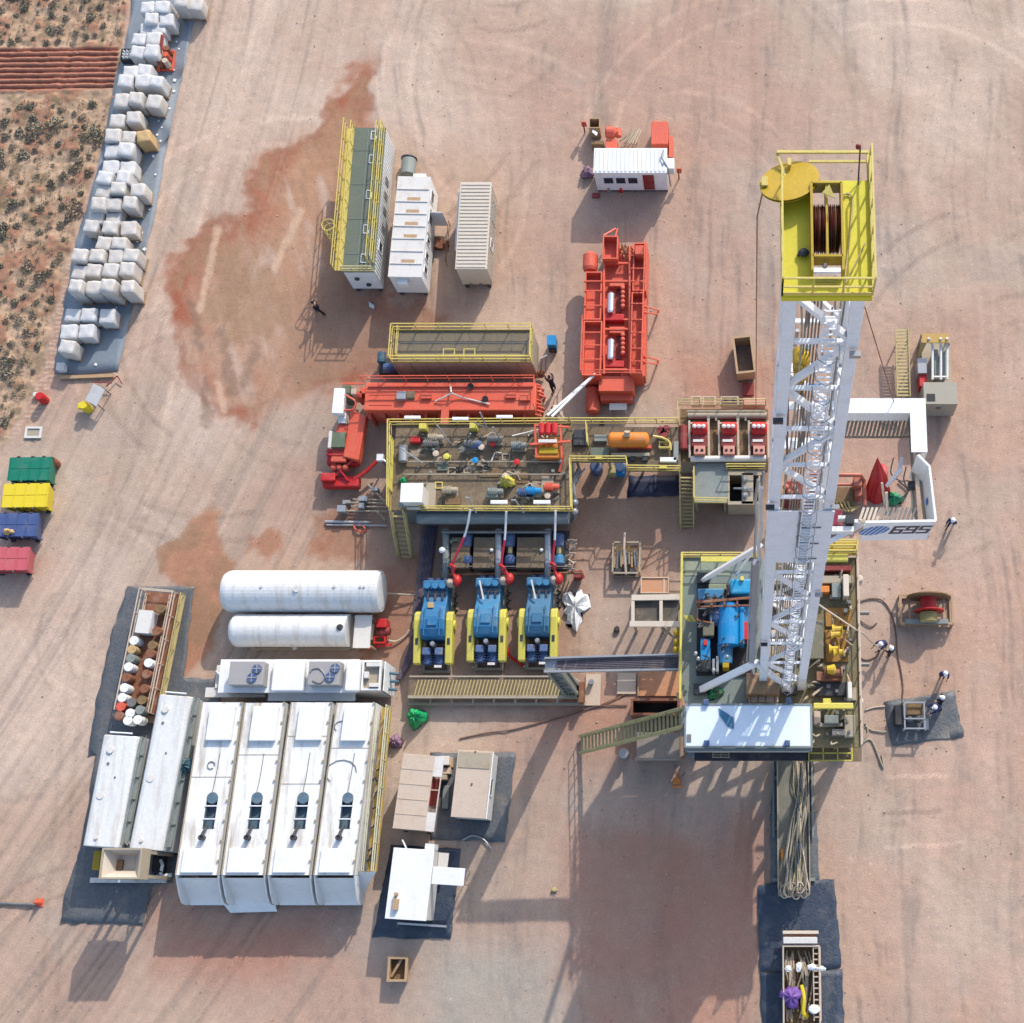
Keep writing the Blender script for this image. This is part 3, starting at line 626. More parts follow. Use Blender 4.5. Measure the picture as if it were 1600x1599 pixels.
# ---------------------------------------------------------------- four waste skips
def skip_bin(sw, se, nw, lidm, label, bodym, open_lid=0):
    loc, rz, L, W = rc(sw, se, nw, 1.5); t = thing('waste_skip', label, 'skip', loc, rz, 'lidded waste skips by the road')
    m = MB(); z = 1.42; m.add([(.0, .0, z), (L, 0, z), (L, W, z), (0, W, z), (.3, .15, .1), (L-.3, .15, .1), (L-.3, W-.15, .1), (.3, W-.15, .1)], [(7, 6, 5, 4), (4, 5, 1, 0), (5, 6, 2, 1), (6, 7, 3, 2), (7, 4, 0, 3)])
    for k in range(6):
        x = .2+k*(L-.4)/5; m.bar((x, -.04, 1.4), (x+.0, .1, .15), .08)
    ob('skip_body', m, bodym, t); m = MB()
    if open_lid: m.box(.0, W*.5, 1.45, L, W, 1.5); ob('lid', m, lidm, t); ob('lid', MB().box(0, 0, 1.44, L, W*.48, 1.48), lidm, t)
    else:
        ob('lid', m.box(-.03, W*.5+.01, 1.45, L+.03, W+.03, 1.5), lidm, t, bevel=.01); ob('lid', MB().box(-.03, -.03, 1.44, L+.03, W*.5-.01, 1.49), lidm, t, bevel=.01)
    m = MB(); [m.bar((k*L/4, 0, 1.52), (k*L/4, W, 1.54), .05, .03) for k in range(5)]; ob('lid_rib', m, lidm, t); m = MB(); [m.box(x, W-.02, 1.3, x+.18, W+.1, 1.5) for x in (.4, L*.5, L-.6)]; ob('hinge', m, DARK, t); m = MB(); [m.box(x, -.1, 1.2, x+.1, -.03, 1.48) for x in (.8, L-.9)]; ob('latch', m, STEEL, t)
    m = MB(); [m.box(x, -.02, 0, x+.25, W, .12) for x in (.4, L-.65)]; ob('skid', m, DARK, t); return t
skip_bin((12, 751), (76, 750), (19, 716), GRNLID, 'waste skip with flat green lid, northernmost of the four', GRNLID)
skip_bin((3, 793), (72, 792), (10, 757), YELLID, 'waste skip with bright yellow lid beside the green one', YELLID)
skip_bin((-10, 838), (55, 838), (-4, 803), BLULID, 'waste skip with blue lid and tan litter on top', BLULID)
skip_bin((-28, 891), (41, 891), (-20, 856), REDLID, 'waste skip with faded red lid, southernmost of the four', REDLID)
for u, v, lab in ((86, 741, 'green'), (84, 779, 'yellow'), (68, 825, 'blue')):
    t = thing('sample_bucket', 'small white bucket on a post right of the %s lidded skip' % lab, 'bucket', at(u-1, v+5)); ob('bucket', MB().lathe((0, 0, .7), (0, 0, 1), [(0, .15), (.35, .2)], 12), WHITE, t); ob('post', MB().cyl((0, 0, 0), (0, 0, .7), .05, n=6), WOOD, t)
t = thing('litter_bag', 'crumpled tan litter bag on top of the blue lidded skip', 'bag', P(13, 832, 1.52)); t.location.z = 1.52; ob('bag', crumple((0, 0, 0), .35, .2, .25, 3), SACKY, t, smooth=True)
t = thing('barrel', 'dark brown barrel at the corner of the green lidded skip', 'barrel', at(89, 727)); ob('barrel_body', MB().lathe((0, 0, 0), (0, 0, 1), prof, 14), RUST, t); ob('lid', MB().cyl((0, 0, .88), (0, 0, .92), .26, n=14), BLACK, t)
t = thing('marker_cone', 'orange cone beside the grey pipe at the left edge', 'cone', at(62, 1411)); ob('cone', MB().cyl((0, 0, .04), (0, 0, .8), .2, .03, n=14), ORG, t); ob('base', MB().box(-.24, -.24, 0, .24, .24, .04), ORG, t)
solo('loose_pipe', MB().tube([at(-20, 1411, .1), at(57, 1414, .1)], .09), STEEL, 'grey pipe lying on the sand at the left edge by the orange cone', 'pipe')
# ---------------------------------------------------------------- cabins in the north
def cabin(name, label, cat, sw, se, nw, h, bodym, roofm, ribs=0, ribw=.12, z0=.3, wallrib=True, skidm=DARK, group=None, ribax='y', eave=.04):
    loc, rz, L, W = rc(sw, se, nw, h); t = thing(name, label, cat, loc, rz, group)
    m = MB().box(0, 0, z0, L, W, h-.06)
    if wallrib:
        n = int(W/.28)
        for k in range(n): y = (k+.5)*W/n; m.box(L, y-.05, z0+.1, L+.035, y+.05, h-.15); m.box(-.035, y-.05, z0+.1, 0, y+.05, h-.15)
        n = int(L/.28)
        for k in range(n): x = (k+.5)*L/n; m.box(x-.05, W, z0+.1, x+.05, W+.035, h-.15)
    ob('wall', m, bodym, t)
    r = MB().box(-eave, -eave, h-.06, L+eave, W+eave, h)
    if ribs:
        for k in range(ribs):
            if ribax == 'y': y = (k+.5)*W/ribs; r.box(.06, y-ribw/2, h, L-.06, y+ribw/2, h+.045)
            else: x = (k+.5)*L/ribs; r.box(x-ribw/2, .06, h, x+ribw/2, W-.06, h+.045)
    ob('roof', r, roofm, t)
    s = MB(); [s.box(x, -.05, 0, x+.22, W+.05, z0-.003) for x in ((.15, L-.37) if W > L else (.3, L-.52))]
    if L > W: s = MB(); [s.box(.02, y, 0, L-.02, y+.22, z0-.003) for y in (.1, W-.32)]
    ob('skid', s, skidm, t); return t, L, W
def window(t, x0, y0, z0, x1, y1, z1, axis, frame=WHITE, pane=GLASS):
    """frame and dark pane set in a wall whose outside is +axis/-axis"""
    m = MB(); d = .05
    if axis[0] in 'x':
        s = 1 if axis[1] == '+' else -1; x = x0
        m.box(x, y0, z0, x+s*d, y0+.06, z1); m.box(x, y1-.06, z0, x+s*d, y1, z1); m.box(x, y0+.06, z0, x+s*d, y1-.06, z0+.06); m.box(x, y0+.06, z1-.06, x+s*d, y1-.06, z1)
        f = ob('window', m, frame, t); ob('pane', MB().box(x, y0+.06, z0+.06, x+s*.025, y1-.06, z1-.06), pane, f)
    else:
        s = 1 if axis[1] == '+' else -1; y = y0
        m.box(x0, y, z0, x0+.06, y+s*d, z1); m.box(x1-.06, y, z0, x1, y+s*d, z1); m.box(x0+.06, y, z0, x1-.06, y+s*d, z0+.06); m.box(x0+.06, y, z1-.06, x1-.06, y+s*d, z1)
        f = ob('window', m, frame, t); ob('pane', MB().box(x0+.06, y, z0+.06, x1-.06, y+s*.025, z1-.06), pane, f)
# long tank-cabin with green-grey roof and yellow rails
t, L, W = cabin('long_container', 'long white ribbed container with grey-green roof and yellow railings', 'container', (536, 425), (584, 425), (565, 201), 2.9, WHITE, DECKG)
m = MB()
for k, fr in enumerate((.06, .26, .5, .75, .92)):
    y = W*fr; x = L*.55; m.bar((x, y, 2.93), (x, y+.6, 2.93), .05, .03); m.bar((x, y, 2.93), (x+.35, y, 2.93), .05, .03); m.bar((x+.35, y, 2.93), (x+.35, y+.25*(k % 3), 2.93), .05, .03); m.bar((x, y+.6, 2.93), (x+.3, y+.6, 2.93), .05, .03)
ob('hatch_frame', m, WHITE, t); m = MB(); [m.bar((0.05, W*f, 2.915), (L-.05, W*f, 2.915), .03, .02) for f in (.12, .36, .6, .84)]; m.bar((L*.45, .1, 2.915), (L*.45, W-.1, 2.915), .03, .02); ob('roof_seam', m, GREYD, t)
m = MB(); m.rail([(L-.05, .6, 2.9), (L-.05, W, 2.9)], 1.05); m.rail([(L-.35, .6, 2.9), (L-.35, W, 2.9)], 1.0, toe=False); ob('railing', m, YELR, t)
m = MB(); m.rail([(-.55, .1, 2.85), (-.55, W+.2, 2.85)], 1.05); m.rail([(-.05, .5, 2.9), (-.05, W, 2.9)], 1.0, toe=False); ob('railing', m, YELR, t)
m = MB(); m.rail([(.0, -.0, 2.9), (L, 0, 2.9)], .8, step=.6); ob('railing', m, mat('pale_yellow_rail', C(225, 212, 150), .5), t)
m = MB(); m.box(-.55, .1, 2.8, -.02, W, 2.85); [m.bar((-.5, W*f, 2.8), (-.02, W*f, 2.1), .06) for f in (.1, .3, .5, .7, .9)]; ob('side_walkway', m, YELR, t)
m = MB(); yc = W*.27; xc = -.95
for z in (.6, 1.3, 2.0, 2.7, 3.3, 3.9): m.tube([(xc+.42*math.cos(a*.5236), yc+.42*math.sin(a*.5236), z) for a in range(13)], .035, 5)
for a in range(6): m.bar((xc+.42*math.cos(a), yc+.42*math.sin(a), .6), (xc+.42*math.cos(a), yc+.42*math.sin(a), 3.9), .05)
for k in range(13): m.bar((xc+.3, yc-.2, .2+k*.28), (xc+.3, yc+.2, .2+k*.28), .03)
ob('caged_ladder', m, YELR, t)
window(t, L+.035, W*.17, 1.5, 0, W*.17+.8, 2.4, 'x+'); m = MB(); [m.cyl((x, -.12, z), (x, 0.01, z), .16, n=14) for x, z in ((L*.33, 1.9), (L*.6, 1.0))]; ob('vent', m, DARK, t)
m = MB(); [m.box(L+.035, W*f, 1.2, L+.06, W*f+.5, 2.0) for f in (.33, .45, .56, .66)]; ob('louvre', m, STEEL, t)
t, L, W = cabin('white_cabin', 'white cabin with wide roof seams between two white containers', 'cabin', (607, 432), (658, 433), (630, 277), 2.8, WHITE, WHITE2, ribs=0, wallrib=False)
m = MB(); [m.box(.02, W*k/8-.04, 2.8, L-.02, W*k/8+.04, 2.86) for k in range(1, 8)]; ob('roof_seam', m, WHITE2, t)
m = MB(); [m.box(L*.35, W*k/8+.05, 2.8, L*.75, W*k/8+.3, 2.83) for k in (1, 3, 4, 5, 6)]; ob('roof_patch', m, WOOD, t)
for f, wd in ((.08, .6), (.22, .6), (.38, .5), (.56, 1.3), (.8, .9)): window(t, L, W*f, 1.4, 0, W*f+wd, 2.3, 'x+')
ob('air_conditioner', MB().box(L*.25, -.4, 2.0, L*.55, 0, 2.5), WHITE, t, bevel=.03); ob('air_conditioner', MB().box(L*.4, W, 1.6, L*.8, W+.5, 2.4), WHITE, t, bevel=.03)
ob('door', MB().box(L, W*.48, .4, L+.04, W*.48+.8, 2.3), WHITE2, t); ob('door', MB().box(L, W*.68, .4, L+.9, W*.68+.04, 2.3), WHITE, t)
m = MB(); [m.box(L+.1, W*.45+k*.0, .1+k*.25, L+1.0-k*.3, W*.55, .14+k*.25) for k in range(3)]; m.rail([(L+1.0, W*.3, 0), (L+1.0, W*.7, 0)], .9, t=.04, toe=False); ob('entrance_steps', m, RUST, t)
t, L, W = cabin('ribbed_container', 'cream container with closely ribbed roof, easternmost of the three', 'container', (712, 420), (760, 420), (720, 286), 2.85, TANRIB, TANRIB, ribs=24, ribw=.13, z0=.4)
for f in (.3,): window(t, L+.035, W*f, 1.3, 0, W*f+.7, 2.2, 'x+')
ob('louvre', MB().box(L+.035, W*.62, 1.0, L+.07, W*.62+1.4, 2.1), GALV, t); ob('gutter', MB().box(-.25, W*.25, 2.2, -.05, W*.95, 2.4), WHITE2, t)
m = MB(); [m.cyl((x, -.2, .5), (x, -.02, .5), .09, n=10) for x in (L*.3, L*.6)]; ob('socket', m, STEEL, t)
t = thing('cable_spool_cover', 'pale rounded cover standing between the long container and the white cabin', 'cover', at(641, 266)); ob('cover', MB().lathe((0, -.7, .5), (0, 1, 0), [(0, .5), (1.2, .5)], 20), GREYD, t); ob('end_plate', MB().cyl((0, .52, .5), (0, .6, .5), .55, n=20), DARK, t)
solo('scrap_paper', MB().add([at(576, 472, .03), at(585, 478, .05), at(584, 484, .03), at(577, 480, .04)], [(3, 2, 1, 0)]), WHITE2, 'pinkish scrap lying in the shade south of the long container', 'litter')
# ---------------------------------------------------------------- small white kiosk on the orange skid
t, L, W = cabin('white_kiosk', 'small white container office with ribbed roof and three dark windows', 'office', (928, 270), (1041, 270), (929, 233), 2.75, WHITE, WHITE, ribs=17, ribw=.14, ribax='x', wallrib=False, z0=.35)
for a, b in ((.105, .26), (.275, .43), (.445, .60)): window(t, L*a, 0, 1.25, L*b, 0, 2.15, 'y-')
ob('door', MB().box(L*.665, -.03, .45, L*.82, 0.0, 2.4), REDD, t); ob('air_conditioner', MB().box(L, W*.3, 1.5, L+.5, W*.75, 2.3), WHITE, t, bevel=.04)
m = MB(); m.tube([(L*.96, W*.9, 2.9), (L*.93, W*.6, 2.95), (L*.97, W*.4, 2.9), (L*1.02, W*.2, 2.7), (L*1.04, W*.1, .6)], .06); ob('cable', m, GALV, t)
t = thing('orange_cabinet', 'tall orange cabinet standing behind the right end of the white kiosk', 'cabinet', at(1031, 226)); ob('cabinet_body', MB().pb(1017, 190, 1044, 226, 1.4, 0), ORGD, t, world=True, bevel=.04); ob('cabinet_door', MB().pb(1045, 214, 1051, 246, 1.0, .1), ORG, t, world=True)
t = thing('orange_pump', 'orange pump set standing north of the kiosk left half', 'pump', at(955, 222)); m = MB(); m.pb(946, 218, 964, 236, .9); ob('pump_base', m, ORG, t, world=True, bevel=.03)
m = MB(); m.lathe(P(946, 208, .9), (1, 0, 0), [(0, .3), (.1, .42), (.6, .42), (.75, .2), (.9, .2)], 16); ob('pump_housing', m, ORGD, t, world=True); ob('motor', MB().cyl(P(966, 203, .7), P(966, 214, .7), .22, n=12), ORG, t, world=True)
t = thing('white_signed_crate', 'open brown crate with a white panel left of the orange pump', 'crate', at(931, 212)); m = MB(); a = at(923, 216); m.frame(a.x, a.y, a.x+.75, a.y+.75, 0, 1.3, .05); ob('crate', m, WOOD, t, world=True); ob('panel', MB().add([P(926, 203, 1.2), P(934, 208, 1.2), P(932, 213, 1.2), P(925, 207, 1.2)], [(3, 2, 1, 0)]), WHITE, t, world=True)
ob('crate_side', MB().pb(924, 221, 943, 226, .9, 0), BROWN, t, world=True)
t = thing('pipe_rack', 'small galvanised pipe rack between the orange pump and orange cabinet', 'rack', at(985, 222)); m = MB(); r4 = random.Random(2)
for k in range(7): m.tube([P(968+k*4, 230-r4.random()*8, .3+.1*k), P(984+k*3, 200+r4.random()*10, .5)], .05)
ob('pipe', m, BEIGE, t, world=True)
for (u, v, lab) in ((914, 200, 'orange marker post leaning at the left of the kiosk'), (1061, 272, 'orange marker post at the right of the kiosk')):
    t = thing('marker_post', lab, 'post', at(u, v+8)); ob('pole', MB().cyl((0, 0, 0), (0, 0, 1.3), .05, n=8), RUST, t); ob('flag', MB().box(-.12, -.03, .8, .22, .03, 1.4), ORG, t)
solo('purple_tarp', crumple(at(918, 272, .1), .45, .45, .5, 9), MAUVE, 'faded purple tarp heaped at the left wall of the kiosk', 'tarp', smooth=True)
for u, v, mt, lab in ((944, 297, PINK, 'pink extinguisher'), (952, 299, GREYD, 'grey canister'), (971, 299, RED, 'red extinguisher'), (990, 297, BLUED, 'blue canister')):
    t = thing('canister', '%s standing in front of the kiosk windows' % lab, 'canister', at(u, v)); ob('cylinder', MB().lathe((0, 0, 0), (0, 0, 1), [(0, .17), (.6, .17), (.75, .07), (.82, .07)], 12), mt, t); ob('valve', MB().box(-.06, -.05, .82, .1, .05, .9), DARK, t)
solo('red_mat', MB().pb(925, 302, 937, 309, .12), REDD, 'small red box lying at the kiosk left corner', 'box')
# ---------------------------------------------------------------- big orange skid unit
t = thing('orange_mud_cleaner', 'long orange-red skid unit with two silver cylinders, north of the hose connection', 'process unit', at(960, 490))
m = MB(); m.pb(941, 385, 1012, 588, 1.5, .15); ob('deck', m, ORGD, t, world=True)
def trough(u0, v0, u1, v1, h, z0=.2, t_=.08, fl=None):
    m = MB(); a = P(u0, v1, h); b = P(u1, v0, h); m.frame(a.x, a.y, b.x, b.y, z0, h, t_); f = h-.7 if fl is None else fl; m.box(a.x+t_, a.y+t_, z0, b.x-t_, b.y-t_, f); return m
ob('side_tank', trough(912, 425, 941, 500, 2.4), ORG, t, world=True); ob('side_tank', trough(909, 502, 941, 587, 2.5), ORG, t, world=True)
ob('side_tank', trough(988, 380, 1011, 455, 2.4), ORG, t, world=True); ob('side_tank', trough(984, 457, 1006, 584, 2.4), ORG, t, world=True)
ob('front_box', trough(941, 369, 966, 405, 2.6), ORG, t, world=True); ob('front_box', MB().pb(992, 384, 1008, 398, 2.8, 1.0), ORGD, t, world=True, bevel=.03)
ob('round_cover', MB().lathe(P(922, 424, 1.9), (0, 1, 0), [(0, .42), (.2, .5), (1.1, .5), (1.3, .3)], 16), ORGD, t, world=True)
for v in (470, 543):
    ob('silver_cylinder', MB().lathe(P(954, v+20, 2.2), (0, 1, 0), [(0, .16), (.12, .24), (1.35, .24), (1.5, .1)], 18), SILV, t, world=True, smooth=False)
    ob('saddle', MB().pb(943, v+21, 975, v+31, 2.1, 1.4), RED, t, world=True, bevel=.04); ob('saddle', MB().pb(952, v-32, 976, v-22, 2.0, 1.4), ORG, t, world=True, bevel=.04)
    ob('dark_well', MB().pb(962, v-19, 972, v+19, 1.56, 1.4), REDD, t, world=True)
    m = MB(); [m.lathe(P(974, v-15+k*7, 1.7), (0, 0, 1), [(0, .14), (.5, .14), (.55, .05)], 8) for k in range(5)]; ob('valve', m, ORG, t, world=True)
m = MB(); r5 = random.Random(4)
for k in range(12): u = 968+r5.random()*18; v = 382+r5.random()*26; m.tube([P(u, v, 1.6), P(u+r5.uniform(-4, 4), v+r5.uniform(-5, 5), 2.1), P(u+6, v+8, 1.7)], .05)
ob('hose_coil', m, WOOD, t, world=True)
m = MB(); m.rail([P(912, 502, 2.5), P(909, 587, 2.5), P(1003, 587, 2.5), P(1009, 385, 2.5)], .9, t=.05, toe=False); ob('railing', m, ORG, t, world=True)
m = MB(); [m.bar(P(944, v, 2.0), P(984, v, 2.0), .12) for v in (412, 440, 500, 515, 578)]; m.bar(P(944, 385, 2.1), P(944, 585, 2.1), .12); m.bar(P(984, 385, 2.1), P(984, 585, 2.1), .12); ob('cross_member', m, ORG, t, world=True)
m = MB(); [m.box(*P(u, v, 2.5)[:2], 2.2, P(u, v, 0).x+.5, P(u, v, 0).y-.9, 2.45) for u, v in ((915, 470), (913, 530))]
m = MB(); [m.bar(P(912, v, 2.45), P(941, v, 2.45), .07) for v in (440, 455, 478, 520, 540, 562)]; [m.bar(P(986, v, 2.4), P(1008, v, 2.4), .07) for v in (400, 420, 440, 475, 500, 520, 545, 565)]; ob('brace', m, ORG, t, world=True)
m = MB(); m.pb(935, 588, 990, 612, 1.7, .3); m.pb(938, 612, 988, 626, 1.1, .3); ob('rear_step', m, ORG, t, world=True, bevel=.03); ob('rear_bumper', MB().pb(945, 618, 990, 628, .7, .15), BLUED, t, world=True)
ob('side_drum', MB().lathe(P(926, 647, .6), (0, 1, 0), [(0, .3), (.1, .48), (1.7, .48), (1.85, .3)], 18), ORGD, t, world=True)
m = MB()
for v in (479, 557): m.bar(P(1006, v, 1.6), P(1030, v+7, .9), .08); m.bar(P(1006, v+9, 1.6), P(1028, v+13, .9), .08); m.cyl(P(1028, v+9, .0), P(1028, v+9, 1.0), .07)
ob('outrigger', m, ORGD, t, world=True); m = MB(); m.bar(P(962, 370, 1.2), P(965, 358, .6), .1); m.bar(P(943, 369, 1.2), P(962, 358, .6), .1); ob('tow_bar', m, ORG, t, world=True)
t = thing('white_stand', 'small white table stand below the south end of the long orange skid unit', 'stand', at(965, 645)); ob('table_top', MB().pb(952, 631, 979, 641, .9, .84), WHITE2, t, world=True); m = MB(); [m.cyl(P(u, v, .84), P(u, v, 0)*Vector((1, 1, 0)) if False else Vector((P(u, v, .84).x, P(u, v, .84).y, 0)), .03, n=6) for u, v in ((953, 632), (978, 632), (953, 641), (978, 641))]; ob('leg', m, WHITE2, t, world=True)
for k, (a, b) in enumerate((((930, 585), (862, 652)), ((924, 590), (855, 650)))):
    solo('white_hose', MB().tube(bez([P(a[0], a[1], 2.3), P((a[0]+b[0])/2, (a[1]+b[1])/2, 2.5), P(b[0], b[1], 3.0)]), .09, 8), WHITE, ('right' if k == 0 else 'left')+' white hose of the pair running down-left from the long orange unit', 'hose')
# open bins right
def open_bin(sw, se, nw, h, mt, label, inner=None):
    loc, rz, L, W = rc(sw, se, nw, h); t = thing('open_skip', label, 'skip', loc, rz); m = MB(); q = .06
    m.frame(0, 0, L, W, .1, h, q); ob('wall', m, mt, t); ob('floor', MB().box(q, q, .1, L-q, W-q, .25), inner or BROWN, t); m = MB(); m.frame(-.06, -.06, L+.06, W+.06, h, h+.07, .14); ob('rim', m, mt, t)
    m = MB(); [m.box(x, -.03, 0, x+.15, W+.03, .1) for x in (.1, L-.25)]; ob('skid', m, DARK, t); return t, L, W
open_bin((1152, 584), (1180, 581), (1142, 529), 1.5, WOOD, 'open tan skip with muddy floor left of the mast top', mat('mud_grey', C(150, 130, 118), .9, var=.2))
t, L, W = open_bin((606, 1533), (634, 1533), (608, 1497), .8, WOOD, 'small open wooden crate alone at the bottom centre-left', BROWN); ob('plank', MB().bar((.1, .2, .5), (.7, 1.2, .7), .15, .04), WOOD, t)
# ---------------------------------------------------------------- railed water tank and orange tank
GW = lambda u, v, h: Vector((P(u, v, h).x, P(u, v, h).y, 0))
def pleg(m, u, v, h, r=.05, n=6): p = P(u, v, h); m.cyl((p.x, p.y, 0), p, r, n=n); return m
t = thing('railed_tank', 'pale rectangular tank with muddy grey grating top and yellow railings', 'tank', at(722, 560))
m = MB(); a = P(613, 567, 3.0); b = P(833, 517, 3.0); m.box(a.x, a.y, .25, b.x, b.y, 2.9); ob('tank_wall', m, BEIGE, t, world=True)
a2 = P(624, 556, 3.0); b2 = P(828, 518, 3.0); ob('grating', MB().box(a.x, a.y, 2.9, b.x, b.y, 3.0), mat('dry_mud_grating', C(134, 122, 100), .85, var=.2, dam=.4, dirt=C(160, 146, 122)), t, world=True)
m = MB(); n = 9
for k in range(n+1): x = a.x+.4+(b.x-a.x-.8)*k/n; m.box(x-.02, a.y+.4, 3.0, x+.02, b.y-.1, 3.03)
m.box(a.x+.4, (a.y+b.y)/2+.2, 3.0, b.x-.4, (a.y+b.y)/2+.25, 3.035); ob('grating_bar', m, STEEL, t, world=True)
m = MB(); z = 3.0; q = [(a.x, a.y, z), (b.x, a.y, z), (b.x, b.y, z), (a.x, b.y, z)]; m.rail(q, 1.1, closed=True, t=.06); ob('railing', m, YELR, t, world=True)
m = MB(); m.rail([(x, y, 3.0) for x, y in ((a.x+.3, a.y+.3), (b.x-.3, a.y+.3))], .5, t=.05, toe=False); m.rail([(a.x+.35, a.y+.3, 3.0), (a.x+.35, b.y, 3.0)], .8, t=.05, toe=False); ob('railing', m, YELR, t, world=True)
for u in (692, 724): m = MB(); c = P(u, 557, 3.9); m.frame(c.x, c.y, c.x+.75, c.y+.5, 3.9, 3.95, .05); ob('hatch_frame', m, YELR, t, world=True)
m = MB(); m.box(a.x, a.y-.012, 1.0, b.x, a.y-.002, 1.6); [m.box(a.x+k*(b.x-a.x)/9, a.y-.06, .25, a.x+k*(b.x-a.x)/9+.08, a.y, 2.9) for k in range(10)]; ob('wall_rib', m, BEIGE, t, world=True)
t = thing('pump_motor', 'dark blue pump motor at the left end of the railed tank', 'pump', at(602, 572)); ob('motor', MB().lathe(P(597, 552, .9), (0, -1, 0), [(0, .28), (.7, .28), (.8, .15)], 14), mat('teal_dark', (.02, .08, .12), .5), t, world=True); ob('pump_frame', MB().pb(592, 560, 640, 584, .35, .05), DARK, t, world=True)
ob('pump_housing', MB().lathe(P(600, 576, .8), (1, 0, 0), [(0, .3), (.5, .36), (.9, .2)], 14), BLUED, t, world=True); m = MB(); m.rail([P(622, 572, .3), P(655, 572, .3), P(657, 586, .3)], .7, t=.05, toe=False); ob('guard', m, BLUED, t, world=True)
t = thing('portable_toilet', 'small bright blue cabinet near the right end of the railed tank', 'cabinet', at(865, 541)); ob('cabinet_body', MB().box(-.28, -.4, 0.05, .28, .25, 1.1), CYAN, t, bevel=.04); ob('base', MB().box(-.26, -.5, 0, .26, -.4, .5), DARK, t); ob('cabinet_top', MB().box(-.3, -.42, 1.1, .3, .27, 1.16), CYAN, t)
t = thing('valve_stand', 'white pipe frame against the pale right end of the railed tank', 'pipe frame', at(846, 572)); m = MB(); m.tube([P(846, 586, .3), P(846, 560, 1.9), P(853, 556, 1.9), P(853, 580, .4)], .07); ob('pipe', m, GALV, t, world=True); ob('valve', MB().ell(P(845, 585, .5), .3, .3, .3), RUST, t, world=True)

t = thing('orange_tank', 'long orange-red closed tank lying east-west south of the railed tank', 'tank', at(705, 630))
zt = 2.7; m = MB(); a = P(568, 642, zt); b = P(838, 598, zt); m.box(a.x, a.y, .3, b.x, b.y, zt); ob('tank_wall', m, ORG, t, world=True, bevel=.06)
m = MB(); m.box(a.x+.2, b.y-.35, zt, b.x-.2, b.y-.25, zt+.14); [m.box(a.x+.3, a.y+k, zt, a.x+1.8+1.2*(k > .6), a.y+k+.05, zt+.03) for k in (.35, .7, 1.05)]; ob('roof_rib', m, ORGD, t, world=True)
m = MB(); m.rail([P(568, 597, zt), P(838, 596, zt)], 1.0, t=.05, toe=False); m.rail([P(838, 596, zt), P(836, 640, zt)], 1.0, t=.05, toe=False); ob('railing', m, ORG, t, world=True)
ob('hatch', MB().pb(619, 612, 634, 624, zt+.35, zt), GALV, t, world=True, bevel=.02); ob('hatch', MB().pb(635, 612, 648, 624, zt+.12, zt), OLIVE, t, world=True)
for u, v in ((735, 604), (758, 624)): ob('manhole', MB().cyl(P(u, v, zt), P(u, v, zt+.25), .2, n=14), BLACK, t, world=True)
for u, v in ((658, 615), (790, 614), (812, 618)): ob('valve_box', MB().pb(u, v, u+16, v+8, zt+.22, zt), ORGD, t, world=True)
m = MB(); m.tube(bez([P(704, 614, zt+.5), P(715, 619, zt+.2), P(735, 625, zt+.1), P(765, 632, zt+.12)]), .05); m.tube([P(704, 603, zt), P(705, 614, zt+.6)], .06); m.tube([P(706, 615, zt+.5), P(680, 628, zt+.1)], .05); ob('hose', m, WHITE2, t, world=True)
ob('ladder_plate', MB().pb(688, 632, 702, 664, 2.75, 2.6), ORGD, t, world=True)
m = MB(); [m.pb(u, 645, u+5, 652, 2.2, .3) for u in range(575, 835, 22)]; ob('wall_rib', m, ORGD, t, world=True)
m = MB(); r5 = random.Random(14)
for k in range(9): u = 836+r5.random()*10; v = 600+k*6; m.tube([P(u-4, v, 2.2), P(u+6, v+3, 1.9), P(u+4, v+10, .8)], .08)
ob('valve', m, ORGD, t, world=True)
t = thing('orange_machine', 'orange-red machine boom reaching south-west from the orange tank end', 'machine', at(535, 700))
m = MB(); m.extr([P(548, 640, 1.9), P(572, 650, 1.9), P(560, 720, 1.7), P(536, 714, 1.7)], (0, 0, -.8)); ob('arm_beam', m, ORG, t, world=True, bevel=.05)
m = MB(); m.extr([P(527, 662, 1.6), P(546, 665, 1.6), P(540, 722, 1.6), P(516, 722, 1.6)], (0, 0, -1.2)); ob('side_box', m, ORGD, t, world=True, bevel=.05)
ob('green_lid', MB().pb(515, 676, 540, 699, 1.9, 1.6), mat('grey_green_lid', C(105, 120, 95), .7), t, world=True); ob('white_plate', MB().pb(512, 674, 519, 700, 1.95, 1.6), WHITE2, t, world=True)
m = MB(); m.pb(510, 700, 560, 726, 1.1, .4); ob('engine_base', m, RED, t, world=True, bevel=.05); ob('bumper', MB().pb(503, 744, 561, 761, .9, .2), RED, t, world=True, bevel=.08)
ob('bumper', MB().pb(500, 739, 524, 752, 1.2, .2), RED, t, world=True, bevel=.08); m = MB(); m.bar(P(512, 712, 1.5), P(545, 752, 1.0), .12); m.bar(P(560, 712, 1.5), P(520, 748, 1.0), .12); m.bar(P(510, 706, 1.6), P(560, 706, 1.6), .1); m.bar(P(510, 711, 1.6), P(560, 712, 1.6), .1); ob('brace', m, RED, t, world=True)
m = MB(); [m.lathe(P(524+k*9, 734, .8), (0, 0, 1), [(0, .2), (.5, .2), (.6, .1)], 10) for k in range(3)]; ob('valve', m, ORGD, t, world=True); m = MB(); m.tube([P(552, 752, .8), P(575, 735, .9), P(592, 718, 1.0)], .12); ob('feed_pipe', m, RED, t, world=True)
t = thing('white_hopper', 'white hopper panel at the left end of the orange tank', 'hopper', at(530, 625)); m = MB(); m.extr([P(518, 646, 2.3), P(536, 647, 2.3), P(539, 607, 2.3), P(522, 607, 2.3)], (0, 0, -.5)); ob('hopper_panel', m, WHITE, t, world=True, bevel=.03)
